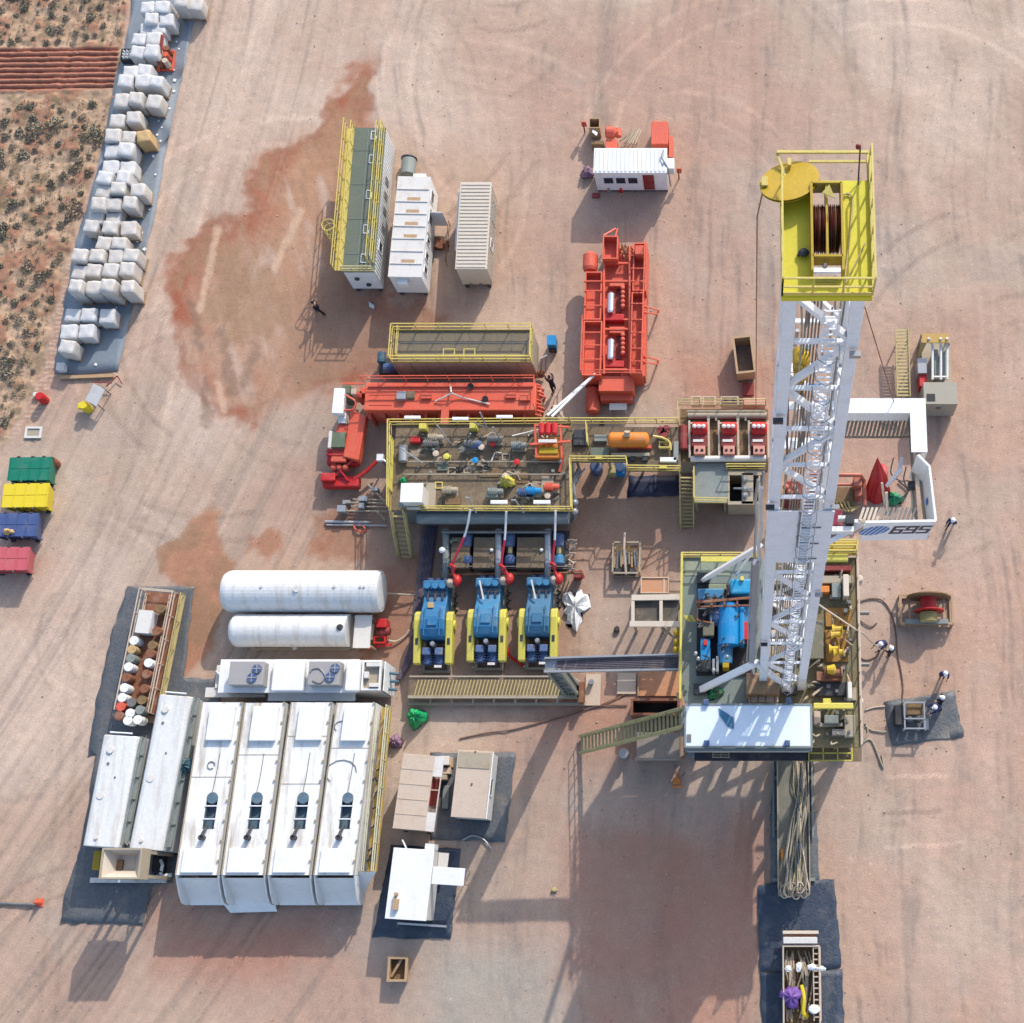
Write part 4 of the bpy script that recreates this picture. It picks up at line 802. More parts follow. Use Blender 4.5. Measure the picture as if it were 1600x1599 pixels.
ob('hopper_neck', MB().pb(528, 646, 541, 661, 1.8, 1.0), WHITE, t, world=True); ob('hopper_inner', MB().pb(533, 603, 547, 620, 2.0, .3), mat('grey_green_lid', (.1, .1, .1)), t, world=True); m = MB(); m.tube(bez([P(537, 642, 2.2), P(552, 640, 2.2), P(555, 628, 2.3), P(540, 618, 2.3)]), .07); m.bar(P(534, 600, 2.4), P(568, 600, 2.5), .1); ob('pipe', m, ORG, t, world=True)
for u, v, mt in ((548, 608, TAN), (556, 612, ORGD), (562, 606, ORG)): ob('valve_box', MB().pb(u, v, u+9, v+9, 2.0, .5), mt, t, world=True)

# ---------------------------------------------------------------- shaker tank
ZD = 3.2
t = thing('shaker_tank', 'large mud tank with brown muddy deck, machinery and yellow railings', 'tank', at(752, 740))
a = P(612, 798, ZD); b = P(892, 664, ZD); m = MB(); m.box(a.x, a.y+.02, .3, b.x, b.y, ZD-.15); ob('tank_wall', m, mat('slate_paint', C(128, 138, 140), .5, var=.12, dam=.35), t, world=True)
m = MB(); m.box(a.x-.1, a.y, ZD-.15, b.x+.1, b.y+.1, ZD); ob('deck', m, OLIVE, t, world=True)
m = MB(); m.cyl((a.x+1.5, a.y-.28, 2.5), (b.x, a.y-.28, 2.5), .42, n=20); ob('header_pipe', m, mat('slate_paint', (.2, .2, .2)), t, world=True, smooth=False)
m = MB(); y1 = P(700, 724, ZD).y; y2 = P(700, 744, ZD).y
for y in (y1, y2): m.tube([(a.x+.6, y, ZD+.25), (b.x-.3, y, ZD+.25)], .05)
ob('service_pipe', m, BEIGE, t, world=True)
m = MB(); m.rail([P(612, 665, ZD), P(890, 663, ZD)], 1.1, t=.06); m.rail([P(612, 665, ZD), P(611, 798, ZD)], 1.1, t=.07); m.rail([P(660, 799, ZD), P(895, 800, ZD)], 1.1, t=.06); m.rail([P(895, 800, ZD), P(893, 725, ZD)], 1.1, t=.07); ob('railing', m, YELR, t, world=True)
m = MB(); m.rail([P(616, 690, ZD), P(613, 770, ZD)], 1.05, t=.05, mid=(.3, .6)); ob('railing', m, YEL, t, world=True)
rm = random.Random(21)
def mixer(u, v, mt=STEEL, k=1.0, part=t, hz=ZD):
    m = MB(); p = P(u, v, hz); m.box(p.x-.45*k, p.y-.3*k, hz, p.x+.45*k, p.y+.3*k, hz+.18); b_ = ob('mixer_base', m, BEIGE, part, world=True)
    m = MB(); m.lathe((p.x-.5*k, p.y, hz+.45), (1, 0, 0), [(0, .12), (.05, .22*k), (.6*k, .24*k), (.62*k, .18*k), (.95*k, .18*k), (1.0*k, .08)], 14); [m.bar((p.x-.3*k+j*.12, p.y-.24*k, hz+.45), (p.x-.3*k+j*.12, p.y+.24*k, hz+.45), .03, .5*k) for j in range(4)]
    ob('mixer_motor', m, mt, part, world=True); return b_
for u, v, mt in ((676, 697, STEEL), (739, 697, STEEL), (683, 688, BEIGE), (812, 700, GREYD), (775, 690, STEEL), (705, 770, BEIGE), (776, 772, GREYD), (835, 771, CYAN), (822, 773, BLUED), (863, 765, ORGD)): mixer(u, v, mt)
ob('red_box', MB().pb(640, 682, 657, 692, ZD+.4, ZD), RED, t, world=True, bevel=.08); ob('mixer_shroud', MB().lathe(P(731, 695, ZD+.35), (1, 0, 0), [(0, .15), (.2, .28), (.7, .28), (.9, .15)], 14), BLUED, t, world=True)
m = MB(); m.cyl(P(630, 722, ZD+.3), P(630, 698, ZD+.3), .28, n=14); ob('horizontal_drum', m, GALV, t, world=True)
for u, v, mt in ((693, 712, YELR), (680, 754, YELR), (700, 731, BEIGE), (785, 710, BEIGE), (725, 730, BEIGE), (755, 727, BEIGE)): m = MB(); c = P(u, v, ZD); m.frame(c.x, c.y-.45, c.x+.5, c.y, ZD, ZD+.08, .07); ob('hatch_frame', m, mt, t, world=True)
for u, v, w_, h_, mt, z in ((652, 755, 30, 40, BEIGE, .05), (683, 722, 18, 14, DECKG, .1), (695, 775, 24, 14, BROWN, .3), (760, 765, 18, 12, GREYD, .5), (750, 730, 30, 16, BROWN, .06), (850, 690, 20, 14, BROWN, .06), (800, 740, 26, 16, BROWN, .06), (845, 745, 20, 30, BEIGE, .05)):
    ob('deck_plate', MB().pb(u, v, u+w_, v+h_, ZD+z, ZD), mt, t, world=True, bevel=.01)
m = MB()
for k in range(34):
    u = rm.uniform(625, 880); v = rm.uniform(675, 788); a_ = rm.uniform(0, 3.14); l = rm.uniform(5, 16); m.tube([P(u, v, ZD+.08), P(u+l*.5*math.cos(a_), v+l*.5*math.sin(a_), ZD+rm.uniform(.1, .4)), P(u+l*math.cos(a_), v+l*.7*math.sin(a_), ZD+.08)], rm.uniform(.025, .06), 5)
ob('small_pipe', m, STEEL, t, world=True)
m = MB()
for k in range(16):
    u = rm.uniform(630, 860); v = rm.uniform(680, 780); w_ = rm.uniform(10, 30)
    ob('mud_cake', crumple(P(u, v, ZD+.0), w_/50, w_/90, .05, k+60, 14, 4, .5), mat('dry_mud', C(178, 158, 130), .9, var=.25, dam=.3), t, world=True)
for k in range(12):
    u = rm.uniform(635, 870); v = rm.uniform(678, 782); ob('hand_valve', MB().lathe(P(u, v, ZD), (0, 0, 1), [(0, .08), (.45, .08), (.46, .2), (.5, .2), (.52, .05)], 10), rm.choice((RED, STEEL, GALV, YEL, CYAN, TAN)), t, world=True)
for k in range(9):
    u = rm.uniform(640, 850); v = rm.uniform(680, 775); ob('deck_hose', MB().tube(bez([P(u, v, ZD+.1), P(u+rm.uniform(5, 16), v+rm.uniform(-10, 10), ZD+.15), P(u+rm.uniform(10, 30), v+rm.uniform(-12, 12), ZD+.1), P(u+rm.uniform(5, 36), v+rm.uniform(-18, 18), ZD+.1)]), .045, 5), rm.choice((WHITE2, HOSE, BLACK, TAN)), t, world=True)
m = MB()
for k in range(26):
    u = rm.uniform(625, 880); v = rm.uniform(675, 788); s = rm.uniform(1.5, 5); m.pb(u, v, u+s, v+s*.8, ZD+rm.uniform(.1, .5), ZD)
ob('valve_box', m, GREYD, t, world=True)
for (u, v), (u2, v2) in (((683, 665), (703, 693)), ((742, 662), (757, 668)), ((750, 645), (762, 672)), ((625, 700), (660, 724)), ((800, 682), (842, 672)), ((735, 678), (730, 688)), ((770, 668), (784, 690))): ob('lamp_arm', MB().tube([P(u, v, ZD+1.6), P(u2, v2, ZD+.3)], .05), GALV, t, world=True)
for (u, v) in ((631, 650), (706, 652), (775, 649)): ob('lamp', MB().pb(u, v, u+26, v+5, ZD+1.7, ZD+1.6), WHITE, t, world=True, bevel=.04)
for (u, v) in ((766, 782), (833, 782)): ob('lamp', MB().pb(u, v, u+27, v+6, ZD+.8, ZD+.68), WHITE, t, world=True, bevel=.03)
for (u, v), (u2, v2) in (((733, 778), (744, 802)), ((805, 782), (818, 802))): ob('lamp_arm', MB().tube([P(u-6, v, ZD+1.1), P(u, v, ZD+1.2), P(u2, v2, ZD+.3)], .05), GALV, t, world=True)
for u, v in ((654, 662), (733, 661)): ob('yellow_box', MB().pb(u, v, u+12, v+9, ZD+.7, ZD), YEL, t, world=True, bevel=.03)
solo('yellow_tarp', crumple(P(793, 755, ZD), .5, .38, .7, 12), YEL, 'crumpled yellow cover on the deck of the brown shaker tank', 'cover', origin=P(793, 755, ZD), smooth=True)
t2 = thing('control_booth', 'small white booth on the south-west corner of the shaker tank deck', 'booth', P(643, 776, ZD)); m = MB().pb(626, 757, 660, 784, ZD+1.9, ZD); ob('booth_wall', m, WHITE2, t2, world=True, bevel=.03)
ob('booth_roof', MB().pb(624.5, 755.5, 661, 785.5, ZD+2.0, ZD+1.9), WHITE, t2, world=True, bevel=.02); ob('porch', MB().pb(622, 786, 662, 793, ZD+.9, ZD+.82), GREYD, t2, world=True)
solo('green_rag', crumple(P(630, 752, ZD), .22, .18, .35, 5), GREEN, 'small green bag beside the white booth on the shaker tank', 'bag', origin=P(630, 752, ZD), smooth=True)
def stair(name, label, top, bot, ztop, zbot, wpx, mt, n=14, rail=True, vertical=True, group=None, width=None, treadm=None):
    """stair between two pixel points (centre line); wpx sideways half width in metres"""
    p = P(*top, ztop); q = P(*bot, zbot); d = (q-p); s = Vector((d.y, -d.x, 0)).normalized()*wpx; o = thing(name, label, 'stair', (q.x, q.y, 0), 0, group)
    for k in (-1, 1): ob('stringer', MB().bar(p+s*k, q+s*k, .06, .25), mt, o, world=True)
    for i in range(n):
        c = p.lerp(q, (i+.5)/n); hl = Vector((d.x, d.y, 0)); h = hl.normalized()*min(.12, .26*hl.length/n); m = MB(); m.add([c-s-h, c+s-h, c+s+h, c-s+h, c-s-h-Vector((0, 0, .04)), c+s-h-Vector((0, 0, .04)), c+s+h-Vector((0, 0, .04)), c-s+h-Vector((0, 0, .04))], [(0, 1, 2, 3), (7, 6, 5, 4), (0, 4, 5, 1), (1, 5, 6, 2), (2, 6, 7, 3), (3, 7, 4, 0)]); ob('tread', m, treadm or mt, o, world=True)
    if rail:
        for k in (-1, 1):
            m = MB(); n2 = max(2, int(d.length/1.6))
            for z in (1.0, .5): m.bar(p+s*k+Vector((0, 0, z)), q+s*k+Vector((0, 0, z)), .055)
            for i in range(n2+1): c = p.lerp(q, i/n2)+s*k; m.bar(c, c+Vector((0, 0, 1.0)), .05)
            ob('handrail', m, mt, o, world=True)
    return o
OLY = mat('dusty_yellow', C(206, 188, 128), .6, var=.15, dam=.35, dirt=C(150, 130, 90))
stair('steel_stair', 'dusty yellow stair at the south-west corner of the shaker tank', (624, 804), (636, 874), ZD, .1, .42, OLY, n=10)
stair('steel_stair', 'steep yellow stair with open treads west of the small grey deck', (1073, 744), (1074, 826), 2.9, .1, .42, OLY, n=14)
# scrap pipes west of the shaker tank
t = thing('pipe_manifold_skid', 'tangle of pipes and a white lying frame left of the shaker tank corner', 'pipe skid', at(560, 800))
m = MB()
for v in (781, 786, 792, 799): m.tube([P(535+rm.uniform(0, 20), v, .5), P(605, v+1, .5)], .06)
m.tube(bez([P(575, 758, .8), P(585, 768, .7), P(602, 785, .6)]), .07); m.tube([P(590, 800, 1.0), P(602, 812, .4)], .1); ob('pipe', m, BEIGE, t, world=True)
m = MB(); [m.pb(u, v, u+w_, v+h_, z, .1) for u, v, w_, h_, z in ((526, 790, 14, 10, .8), (560, 776, 14, 7, 1.0), (535, 782, 12, 6, .5), (580, 762, 10, 5, .9), (560, 786, 9, 8, .9))]; ob('valve_box', m, GALV, t, world=True); m = MB(); m.tube([P(508, 816, .1), P(578, 817, .1)], .1); m.tube([P(510, 821, .1), P(605, 822, .1)], .06); ob('ground_pipe', m, GALV, t, world=True)
m = MB(); m.tube(bez([P(552, 820, .1), P(556, 828, .2), P(568, 832, .1), P(570, 826, .1), P(560, 818, .1)]), .06); ob('orange_hose', m, ORGD, t, world=True)
t = thing('spray_arm', 'thin pipe arm with a white box between the orange machine and the shaker tank', 'pipe', at(595, 715)); ob('pipe', MB().tube([P(594, 714, 1.6), P(602, 722, 1.6), P(615, 742, 1.4)], .06), GALV, t, world=True); ob('white_box', MB().pb(588, 710, 599, 720, 1.8, 1.5), WHITE, t, world=True); m = MB(); pleg(m, 594, 716, 1.5); ob('post', m, STEEL, t, world=True)

# ---------------------------------------------------------------- manifold, degasser, centrifuges
ZM = 3.0
t = thing('process_deck', 'raised olive process deck with yellow railings east of the shaker tank', 'platform', at(975, 700))
m = MB(); m.pb(893, 668, 1064, 722, ZM, ZM-.25); m.pb(980, 722, 1064, 736, ZM, ZM-.25); ob('deck', m, OLIVE, t, world=True)
m = MB()
for u in (900, 950, 1000, 1058):
    for v in (672, 718): pleg(m, u, v, ZM-.2, .1)
ob('leg', m, BEIGE, t, world=True)
m = MB(); m.rail([P(893, 663, ZM), P(1060, 663, ZM)], 1.1, t=.06); m.rail([P(893, 722, ZM), P(980, 722, ZM), P(982, 736, ZM), P(1064, 737, ZM)], 1.1, t=.06); m.rail([P(918, 668, ZM), P(920, 700, ZM)], 1.1, t=.06); ob('railing', m, YELR, t, world=True)
m = MB(); m.pb(896, 672, 918, 696, ZM+.3, ZM); m.pb(985, 712, 992, 720, ZM+.3, ZM); m.pb(1003, 712, 1012, 720, ZM+.3, ZM); ob('dark_box', m, DARK, t, world=True)
for u, v, w_, h_, mt in ((922, 700, 30, 14, DECKG), (928, 680, 20, 10, GREYD), (955, 708, 60, 5, BEIGE), (930, 712, 12, 5, YEL), (1031, 715, 26, 7, WHITE), (1030, 728, 12, 4, YEL), (1052, 690, 8, 30, GREYD)): ob('deck_box', MB().pb(u, v, u+w_, v+h_, ZM+.35, ZM), mt, t, world=True, bevel=.02)
t = thing('degasser', 'horizontal orange cylinder vessel on the process deck', 'vessel', P(988, 690, ZM)); ob('vessel', MB().lathe(P(950, 688, ZM+.75), (1, 0, 0), [(0, .2), (.08, .4), (.2, .48), (2.4, .48), (2.5, .4), (2.6, .2)], 22), ORGY, t, world=True)
ob('saddle', MB().pb(965, 696, 1018, 701, ZM+.3, ZM), ORGD, t, world=True); ob('motor', MB().cyl(P(980, 682, ZM+1.2), P(980, 675, ZM+1.4), .2, n=12), BEIGE, t, world=True); m = MB(); m.tube(bez([P(1020, 682, ZM+.9), P(1035, 685, ZM+.7), P(1046, 692, ZM+.4), P(1048, 704, ZM+.3)]), .08); m.frame(P(1030, 704, ZM).x, P(1030, 704, ZM).y, P(1048, 694, ZM).x, P(1048, 694, ZM).y, ZM+.2, ZM+.5, .07); ob('discharge_pipe', m, YELR, t, world=True)
for u, v in ((1033, 678), (1042, 676), (1038, 684)): ob('valve', MB().lathe(P(u, v, ZM), (0, 0, 1), [(0, .12), (.5, .16), (.6, .25), (.66, .25)], 12), REDD, t, world=True)
t = thing('orange_shaker', 'orange-red shale shaker at the north-east corner of the shaker tank deck', 'shaker', P(862, 690, ZM))
m = MB(); m.pb(838, 684, 876, 716, ZM+.9, ZM); ob('shaker_basket', m, ORGY, t, world=True, bevel=.05); ob('screen_bed', MB().pb(842, 700, 872, 709, ZM+1.0, ZM+.9), YELD, t, world=True)
for k in range(3): ob('motor', MB().lathe(P(846+k*10, 680, ZM+1.3), (0, 1, 0), [(0, .15), (.1, .2), (.7, .2), (.8, .1)], 12), RED, t, world=True)
m = MB(); m.pb(841, 687, 870, 692, ZM+1.3, ZM+1.15); ob('motor_plate', m, WHITE2, t, world=True); m = MB(); m.bar(P(836, 664, ZM+1.2), P(838, 716, ZM+1.0), .12); m.bar(P(876, 664, ZM+1.2), P(878, 716, ZM+1.0), .12); m.bar(P(828, 695, ZM+1.2), P(892, 690, ZM+1.2), .12); m.bar(P(836, 665, ZM+1.2), P(890, 668, ZM+1.2), .12); m.bar(P(880, 712, ZM+.6), P(874, 738, ZM+.3), .14); ob('frame_bar', m, ORG, t, world=True)
t = thing('plastic_bundle', 'clear plastic bundle where the two white hoses end', 'bundle', P(868, 648, 1.5)); ob('bundle', crumple(P(868, 650, 2.0)-Vector(t.location), .6, .6, .6, 17), TAN, t, smooth=True); t.location.z = 1.5
# centrifuges on their tank
t = thing('desander_tank', 'tank with railings carrying the three red pumps', 'tank', at(1130, 690)); m = MB(); m.pb(1062, 640, 1200, 722, 2.6, .3); ob('tank_wall', m, BEIGE, t, world=True); ob('deck', MB().pb(1062, 640, 1200, 722, 2.66, 2.6), BROWN, t, world=True)
m = MB(); m.rail([P(1060, 634, 2.7), P(1196, 634, 2.7)], 1.1, t=.06); m.rail([P(1060, 634, 2.7), P(1061, 668, 2.7)], 1.1, t=.06); ob('railing', m, OLY, t, world=True)
m = MB()
for u in (1107, 1153): m.bar(P(u, 643, 3.0), P(u, 658, 3.0), .18); m.bar(P(u+12, 643, 3.0), P(u+12, 658, 3.0), .12)
m.bar(P(1073, 643, 3.1), P(1196, 643, 3.1), .08); ob('frame_bar', m, BEIGE, t, world=True)
m = MB(); m.cyl(P(1075, 650, 2.9), P(1198, 650, 2.9), .22, n=14); ob('suction_pipe', m, BEIGE, t, world=True); m = MB(); m.cyl(P(1079, 718, 2.9), P(1197, 717, 2.9), .2, n=14); ob('white_pipe', m, WHITE2, t, world=True)
ob('end_drum', MB().lathe(P(1068, 705, 3.0), (0, 1, 0), [(0, .15), (.1, .3), (1.6, .3), (1.7, .15)], 14), REDD, t, world=True)
for k, (u, lab) in enumerate(((1077, 'leftmost'), (1123, 'middle'), (1170, 'rightmost'))):
    t = thing('red_pump', '%s of the three red pump sets in a row below the pale beams' % lab, 'pump', P(u+14, 690, 2.66), 0, 'red pump sets'); z = 2.66
    m = MB(); m.bar(P(u, 658, z+.5), P(u+1, 716, z+.3), .13); m.bar(P(u+30, 658, z+.5), P(u+31, 716, z+.3), .13); m.bar(P(u, 662, z+.5), P(u+30, 662, z+.5), .1); ob('frame_bar', m, TAN, t, world=True)
    ob('pump_housing', MB().lathe(P(u+4, 671, z+.5), (1, 0, 0), [(0, .3), (.1, .45), (.9, .45), (1.0, .3)], 16), RED, t, world=True); ob('gearbox', MB().pb(u+3, 679, u+27, 698, z+.6, z), REDD, t, world=True, bevel=.06)
    ob('nameplate', MB().pb(u+6, 687, u+22, 691, z+.66, z+.6), WHITE2, t, world=True); ob('control_box', MB().pb(u+7, 697, u+25, 710, z+.8, z), mat('faded_pink_paint', C(228, 160, 140), .5), t, world=True, bevel=.02)
    m = MB(); [m.cyl(P(u+j, 704, z+.8), P(u+j, 704, z+.86), .09, n=10) for j in (12, 20)]; ob('gauge', m, BLACK, t, world=True); m = MB(); [m.lathe(P(u+j, 668, z+.9), (0, 0, 1), [(0, .1), (.2, .14), (.25, .05)], 8) for j in (8, 15, 22)]; ob('valve', m, WHITE2, t, world=True)
t = thing('small_orange_units', 'row of pale orange frames and boxes north of the red pumps', 'frames', at(1130, 628)); m = MB(); [m.frame(P(u, 634, 1.4).x, P(u, 634, 1.4).y, P(u+w_, 620, 1.4).x, P(u+w_, 620, 1.4).y, 1.0, 1.4, .07) for u, w_ in ((1080, 16), (1126, 28), (1098, 20))]; ob('frame_bar', m, TAN, t, world=True); m = MB(); m.pb(1160, 622, 1196, 634, 1.4, .1); ob('cover', m, mat('faded_pink_paint', (.5, .3, .25)), t, world=True, bevel=.08); ob('rust_patch', MB().pb(1160, 598, 1178, 618, .3, .05), REDD, t, world=True)
for u in (1134, 1146): ob('gauge', MB().cyl(P(u, 626, .9), P(u, 626, 1.3), .12, n=10), DARK, t, world=True)
t = thing('grey_deck', 'small grey-green deck with yellow railing right of the steep stair', 'platform', at(1110, 755)); m = MB(); m.pb(1084, 724, 1137, 786, 2.6, 2.4); ob('deck', m, GREYD, t, world=True); m = MB(); m.prail([(1085, 738), (1085, 786), (1137, 787)], 2.6, t=.06); m.prail([(1135, 734), (1196, 734)], 2.6, t=.06); ob('railing', m, YELR, t, world=True); m = MB(); [pleg(m, u, v, 2.4, .1) for u in (1087, 1133) for v in (728, 782)]; ob('leg', m, BEIGE, t, world=True)
t = thing('pump_house', 'tan box with two black openings left of the mast', 'pump house', at(1165, 775)); m = MB(); a = P(1137, 788, 2.6); b = P(1188, 738, 2.6)
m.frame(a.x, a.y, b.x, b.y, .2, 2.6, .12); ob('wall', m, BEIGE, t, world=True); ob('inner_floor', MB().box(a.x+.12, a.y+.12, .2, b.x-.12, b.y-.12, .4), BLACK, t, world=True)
m = MB(); m.pb(1159, 740, 1177, 788, 2.62, 2.45); m.pb(1137, 736, 1190, 743, 2.62, 2.5); m.pb(1137, 784, 1190, 789, 2.62, 2.5); ob('roof_beam', m, BEIGE, t, world=True); m = MB(); [m.lathe(P(1164, v, 2.6), (0, 0, 1), [(0, .1), (.15, .2), (.3, .1)], 10) for v in (750, 765, 775)]; m.tube([P(1146, 764, 2.3), P(1176, 764, 2.9)], .07); ob('valve', m, GALV, t, world=True)
t = thing('tank_underframe', 'dark drums and blue-yellow box in the shade below the process deck railing', 'drums', at(950, 735)); m = MB(); [m.lathe(P(u, 736, .05), (0, 0, 1), [(0, .4), (.9, .4), (.95, .3)], 16) for u in (933, 970)]; ob('drum', m, BLUED, t, world=True); ob('yellow_box', MB().pb(950, 728, 962, 740, 1.0, .1), OLY, t, world=True); ob('blue_box', MB().pb(962, 728, 976, 740, .9, .1), CYAN, t, world=True)
t = thing('end_walkway', 'pale pipe run with fittings along the east end of the shaker tank', 'pipes', at(900, 775)); m = MB(); m.tube(bez([P(904, 734, 2.0), P(896, 755, 2.2), P(899, 790, 1.8), P(897, 812, .8)]), .13); m.tube([P(914, 733, 2.0), P(898, 752, 2.0)], .06); ob('pipe', m, GALV, t, world=True); m = MB(); [m.ell(P(898, v, 1.9), .25, .25, .25) for v in (752, 786, 800)]; ob('valve', m, GALV, t, world=True)
# ---------------------------------------------------------------- suction tanks and mud pumps
t = thing('suction_tank', 'low olive tank row in the shade between shaker tank and blue mud pumps', 'tank', at(790, 865)); ZS = 1.7
m = MB(); m.pb(690, 830, 890, 892, .4, .2); ob('skid', m, DARK, t, world=True)
for u0, u1 in ((703, 735), (738, 774), (806, 852)): ob('tank_top', MB().pb(u0, 840, u1, 888, ZS, .4), OLIVE, t, world=True, bevel=.03)
for u in (697, 779, 856): ob('suction_pipe', MB().tube([P(u, 828, 1.6), P(u, 880, 1.6), P(u-1, 905, .9)], .22, 12), GALV if u > 700 else GREYD, t, world=True)
m = MB(); m.tube([P(690, 832, 2.0), P(860, 832, 2.0)], .1); m.rail([P(697, 893, .4), P(895, 893, .4)], 1.2, step=2.4, t=.06, toe=False); ob('frame_bar', m, STEEL, t, world=True); m = MB(); m.tube([P(700, 898, 1.2), P(910, 896, 1.2)], .08); ob('rust_pipe', m, RUST, t, world=True)
for u, v in ((768, 860), (846, 860)): ob('lamp', MB().ell(P(u, v, 1.8), .12, .12, .1), WHITE, t, world=True)
ob('lamp', MB().ell(P(691, 860, 1.8), .22, .22, .15), WHITE, t, world=True); m = MB(); m.tube([P(706, 850, 1.9), P(704, 846, 1.9), P(716, 844, 1.9)], .1); ob('elbow_pipe', m, DECKG, t, world=True)
for u, lab in ((730, 'left'), (797, 'middle'), (873, 'right')):
    t = thing('charge_pump', '%s blue charge pump standing among the low olive tanks' % lab, 'pump', P(u, 860, 1.0), 0, 'blue charge pumps'); ob('motor', MB().lathe(P(u, 856, 1.5), (0, 1, 0), [(0, .2), (.1, .32), (.8, .32), (.95, .15)], 16), BLUED, t, world=True); ob('coupling', MB().lathe(P(u, 866, 1.5), (0, 1, 0), [(0, .15), (.45, .15)], 12), OLY, t, world=True); ob('pump_housing', MB().lathe(P(u, 884, 1.4), (0, 1, 0), [(0, .2), (.1, .36), (.5, .36), (.7, .2)], 16), BLUE if u == 873 else BLUED, t, world=True); ob('base', MB().pb(u-8, 842, u+8, 886, 1.1, .4), DARK, t, world=True)
t = thing('pump_end_pipes', 'cluster of red and white valves right of the right charge pump', 'valves', at(888, 870)); m = MB(); r6 = random.Random(9)
for k in range(10): u = 882+r6.random()*12; v = 845+k*5; m.tube([P(u, v, 1.3), P(u+8, v+r6.uniform(-6, 6), 1.5), P(u+r6.uniform(-4, 8), v+8, .8)], .06)
ob('pipe', m, TAN, t, world=True); m = MB(); m.pb(896, 893, 908, 903, .9, .1); m.tube([P(905, 893, .8), P(910, 905, .6)], .2); ob('valve_box', m, REDD, t, world=True)
# mud pump
def mud_pump(u, v0, label, bm):
    o = at(u, v0); t = thing('mud_pump', label, 'mud pump', o, 0, 'blue triplex mud pumps')
    m = MB(); [m.box(x-.1, -1.05, .0, x+.1, 5.0, .3) for x in (-.8, .8)]; [m.box(-.9, y, .02, .9, y+.15, .28) for y in (-1.1, -.4, 1.5, 3.2, 4.7)]; ob('skid', m, BEIGE, t)
    pr = [(0.75, 1.55), (.9, 1.95), (1.3, 2.2), (1.9, 2.25), (2.5, 2.1), (3.0, 1.75), (3.4, 1.65), (3.9, 1.6), (3.9, .35), (.75, .35)]
    m = MB(); m.extr([(-.74, y, z) for y, z in reversed(pr)], (1.48, 0, 0)); ob('power_end', m, bm, t, bevel=.07, seg=3)
    m = MB(); [m.box(x, .9, 2.1, x+.05, 2.6, 2.34-.02*abs(x)) for x in (-.5, .45)]; m.box(-.3, 1.5, 2.22, .3, 2.1, 2.32); ob('inspection_cover', m, bm, t, bevel=.02)
    m = MB(); m.box(-.85, 3.9, .35, .75, 4.5, 1.7); ob('fluid_end', m, bm, t, bevel=.08); m = MB(); [m.cyl((x, 4.1, 1.7), (x, 4.1, 2.0), .2, n=12) for x in (-.5, 0, .45)]; ob('valve_cap', m, BLUE, t)
    m = MB(); [m.cyl((x, 4.5, 1.0), (x, 4.75, 1.0), .22, n=12) for x in (-.5, 0, .45)]; ob('liner_cap', m, BLUED, t)
    m = MB(); [m.bar((x, 3.2, 1.72), (x, 3.95, 1.72), .12) for x in (-.45, 0, .45)]; m.bar((-.72, 3.6, 1.75), (.72, 3.6, 1.75), .05); ob('cross_head', m, DARK, t)
    for s, x in ((-1, -.98), (1, .98)):
        m = MB(); po = [(-.75, .9), (-.75, 1.5), (1.9, 1.95), (2.35, 1.9), (2.55, 1.5), (2.4, .95), (1.9, .75), (-.3, .75)]
        m.extr([(x-.22, y, z) for y, z in reversed(po)], (.44, 0, 0)); g = ob('belt_guard', m, YEL, t, bevel=.08, seg=3)
        ob('decal', MB().box(x-.09, .55, 1.80, x+.09, .85, 1.815), DARK, g) if False else ob('hub_cover', MB().cyl((x+s*.22, 1.7, 1.35), (x+s*.34, 1.7, 1.35), .3, n=16), YEL, g)
        ob('guard_slot', MB().add([(x-.1, y, 1.5+.17*(y+.75)+.012) for y in ()] or [(x-.09, .4, 1.715), (x+.09, .4, 1.715), (x+.09, .8, 1.783), (x-.09, .8, 1.783)], [(0, 1, 2, 3)]), DARK, g)
    for k, x in enumerate((-.4, .38)):
        m = MB(); m.lathe((x, -.75, .95), (0, 1, 0), [(0, .2), (.06, .34), (1.0, .34), (1.1, .2)], 16); [m.box(x-.36, -.6+j*.16, .8, x+.36, -.56+j*.16, 1.28) for j in range(6)]; mo = ob('motor', m, BLUED, t)
        ob('blower', MB().box(x-.25, -.2, 1.28, x+.25, .25, 1.62), mat('blue_grey_paint', C(95, 120, 160), .5), mo, bevel=.05)
    m = MB(); m.lathe((0, .45, 1.3), (0, 0, 1), [(0, .16), (.5, .16), (.6, .1)], 12); ob('breather', m, GALV, t); m = MB(); m.bar((-.9, -1.0, .3), (-.9, -1.0, .9), .05); m.box(.1, -.95, 1.25, .55, -.8, 1.32); ob('nameplate', m, WHITE2, t)
    m = MB(); m.lathe((.9, 4.3, .9), (0, 0, 1), [(0, .16), (.5, .16), (.55, .26), (.9, .3), (1.15, .2), (1.3, .1)], 14); ob('pulsation_dampener', m, TAN, t); m = MB(); [m.tube([(1.0, 3.9-j*.5, .5), (1.25, 3.7-j*.5, 1.0), (1.0, 3.5-j*.5, .7)], .08) for j in range(3)]; ob('discharge_pipe', m, DARK, t)
    return t
ta = mud_pump(684, 1026, 'left blue mud pump with two tall yellow guards', mat('pump_blue_left', C(52, 128, 178), .5, var=.22, dam=.5, dirt=(.2, .2, .19))); ob('tan_notice', MB().box(-.35, 2.65, 2.06, -.0, 3.0, 2.13), SACKY, ta)
tb = mud_pump(766, 1022, 'middle blue mud pump with yellow guards and a red strap by its foot', BLUE); tc = mud_pump(845, 1021, 'right dusty blue mud pump beside the crumpled white tarp', mat('dusty_pump_blue', C(70, 125, 160), .55, var=.15, dam=.35, dirt=C(130, 140, 140)))
for tt, x in ((tb, -.5), (tc, -.45)): ob('white_lance', MB().bar((x, 4.2, 2.2), (x+.3, 3.0, 2.1), .09), WHITE2, tt)
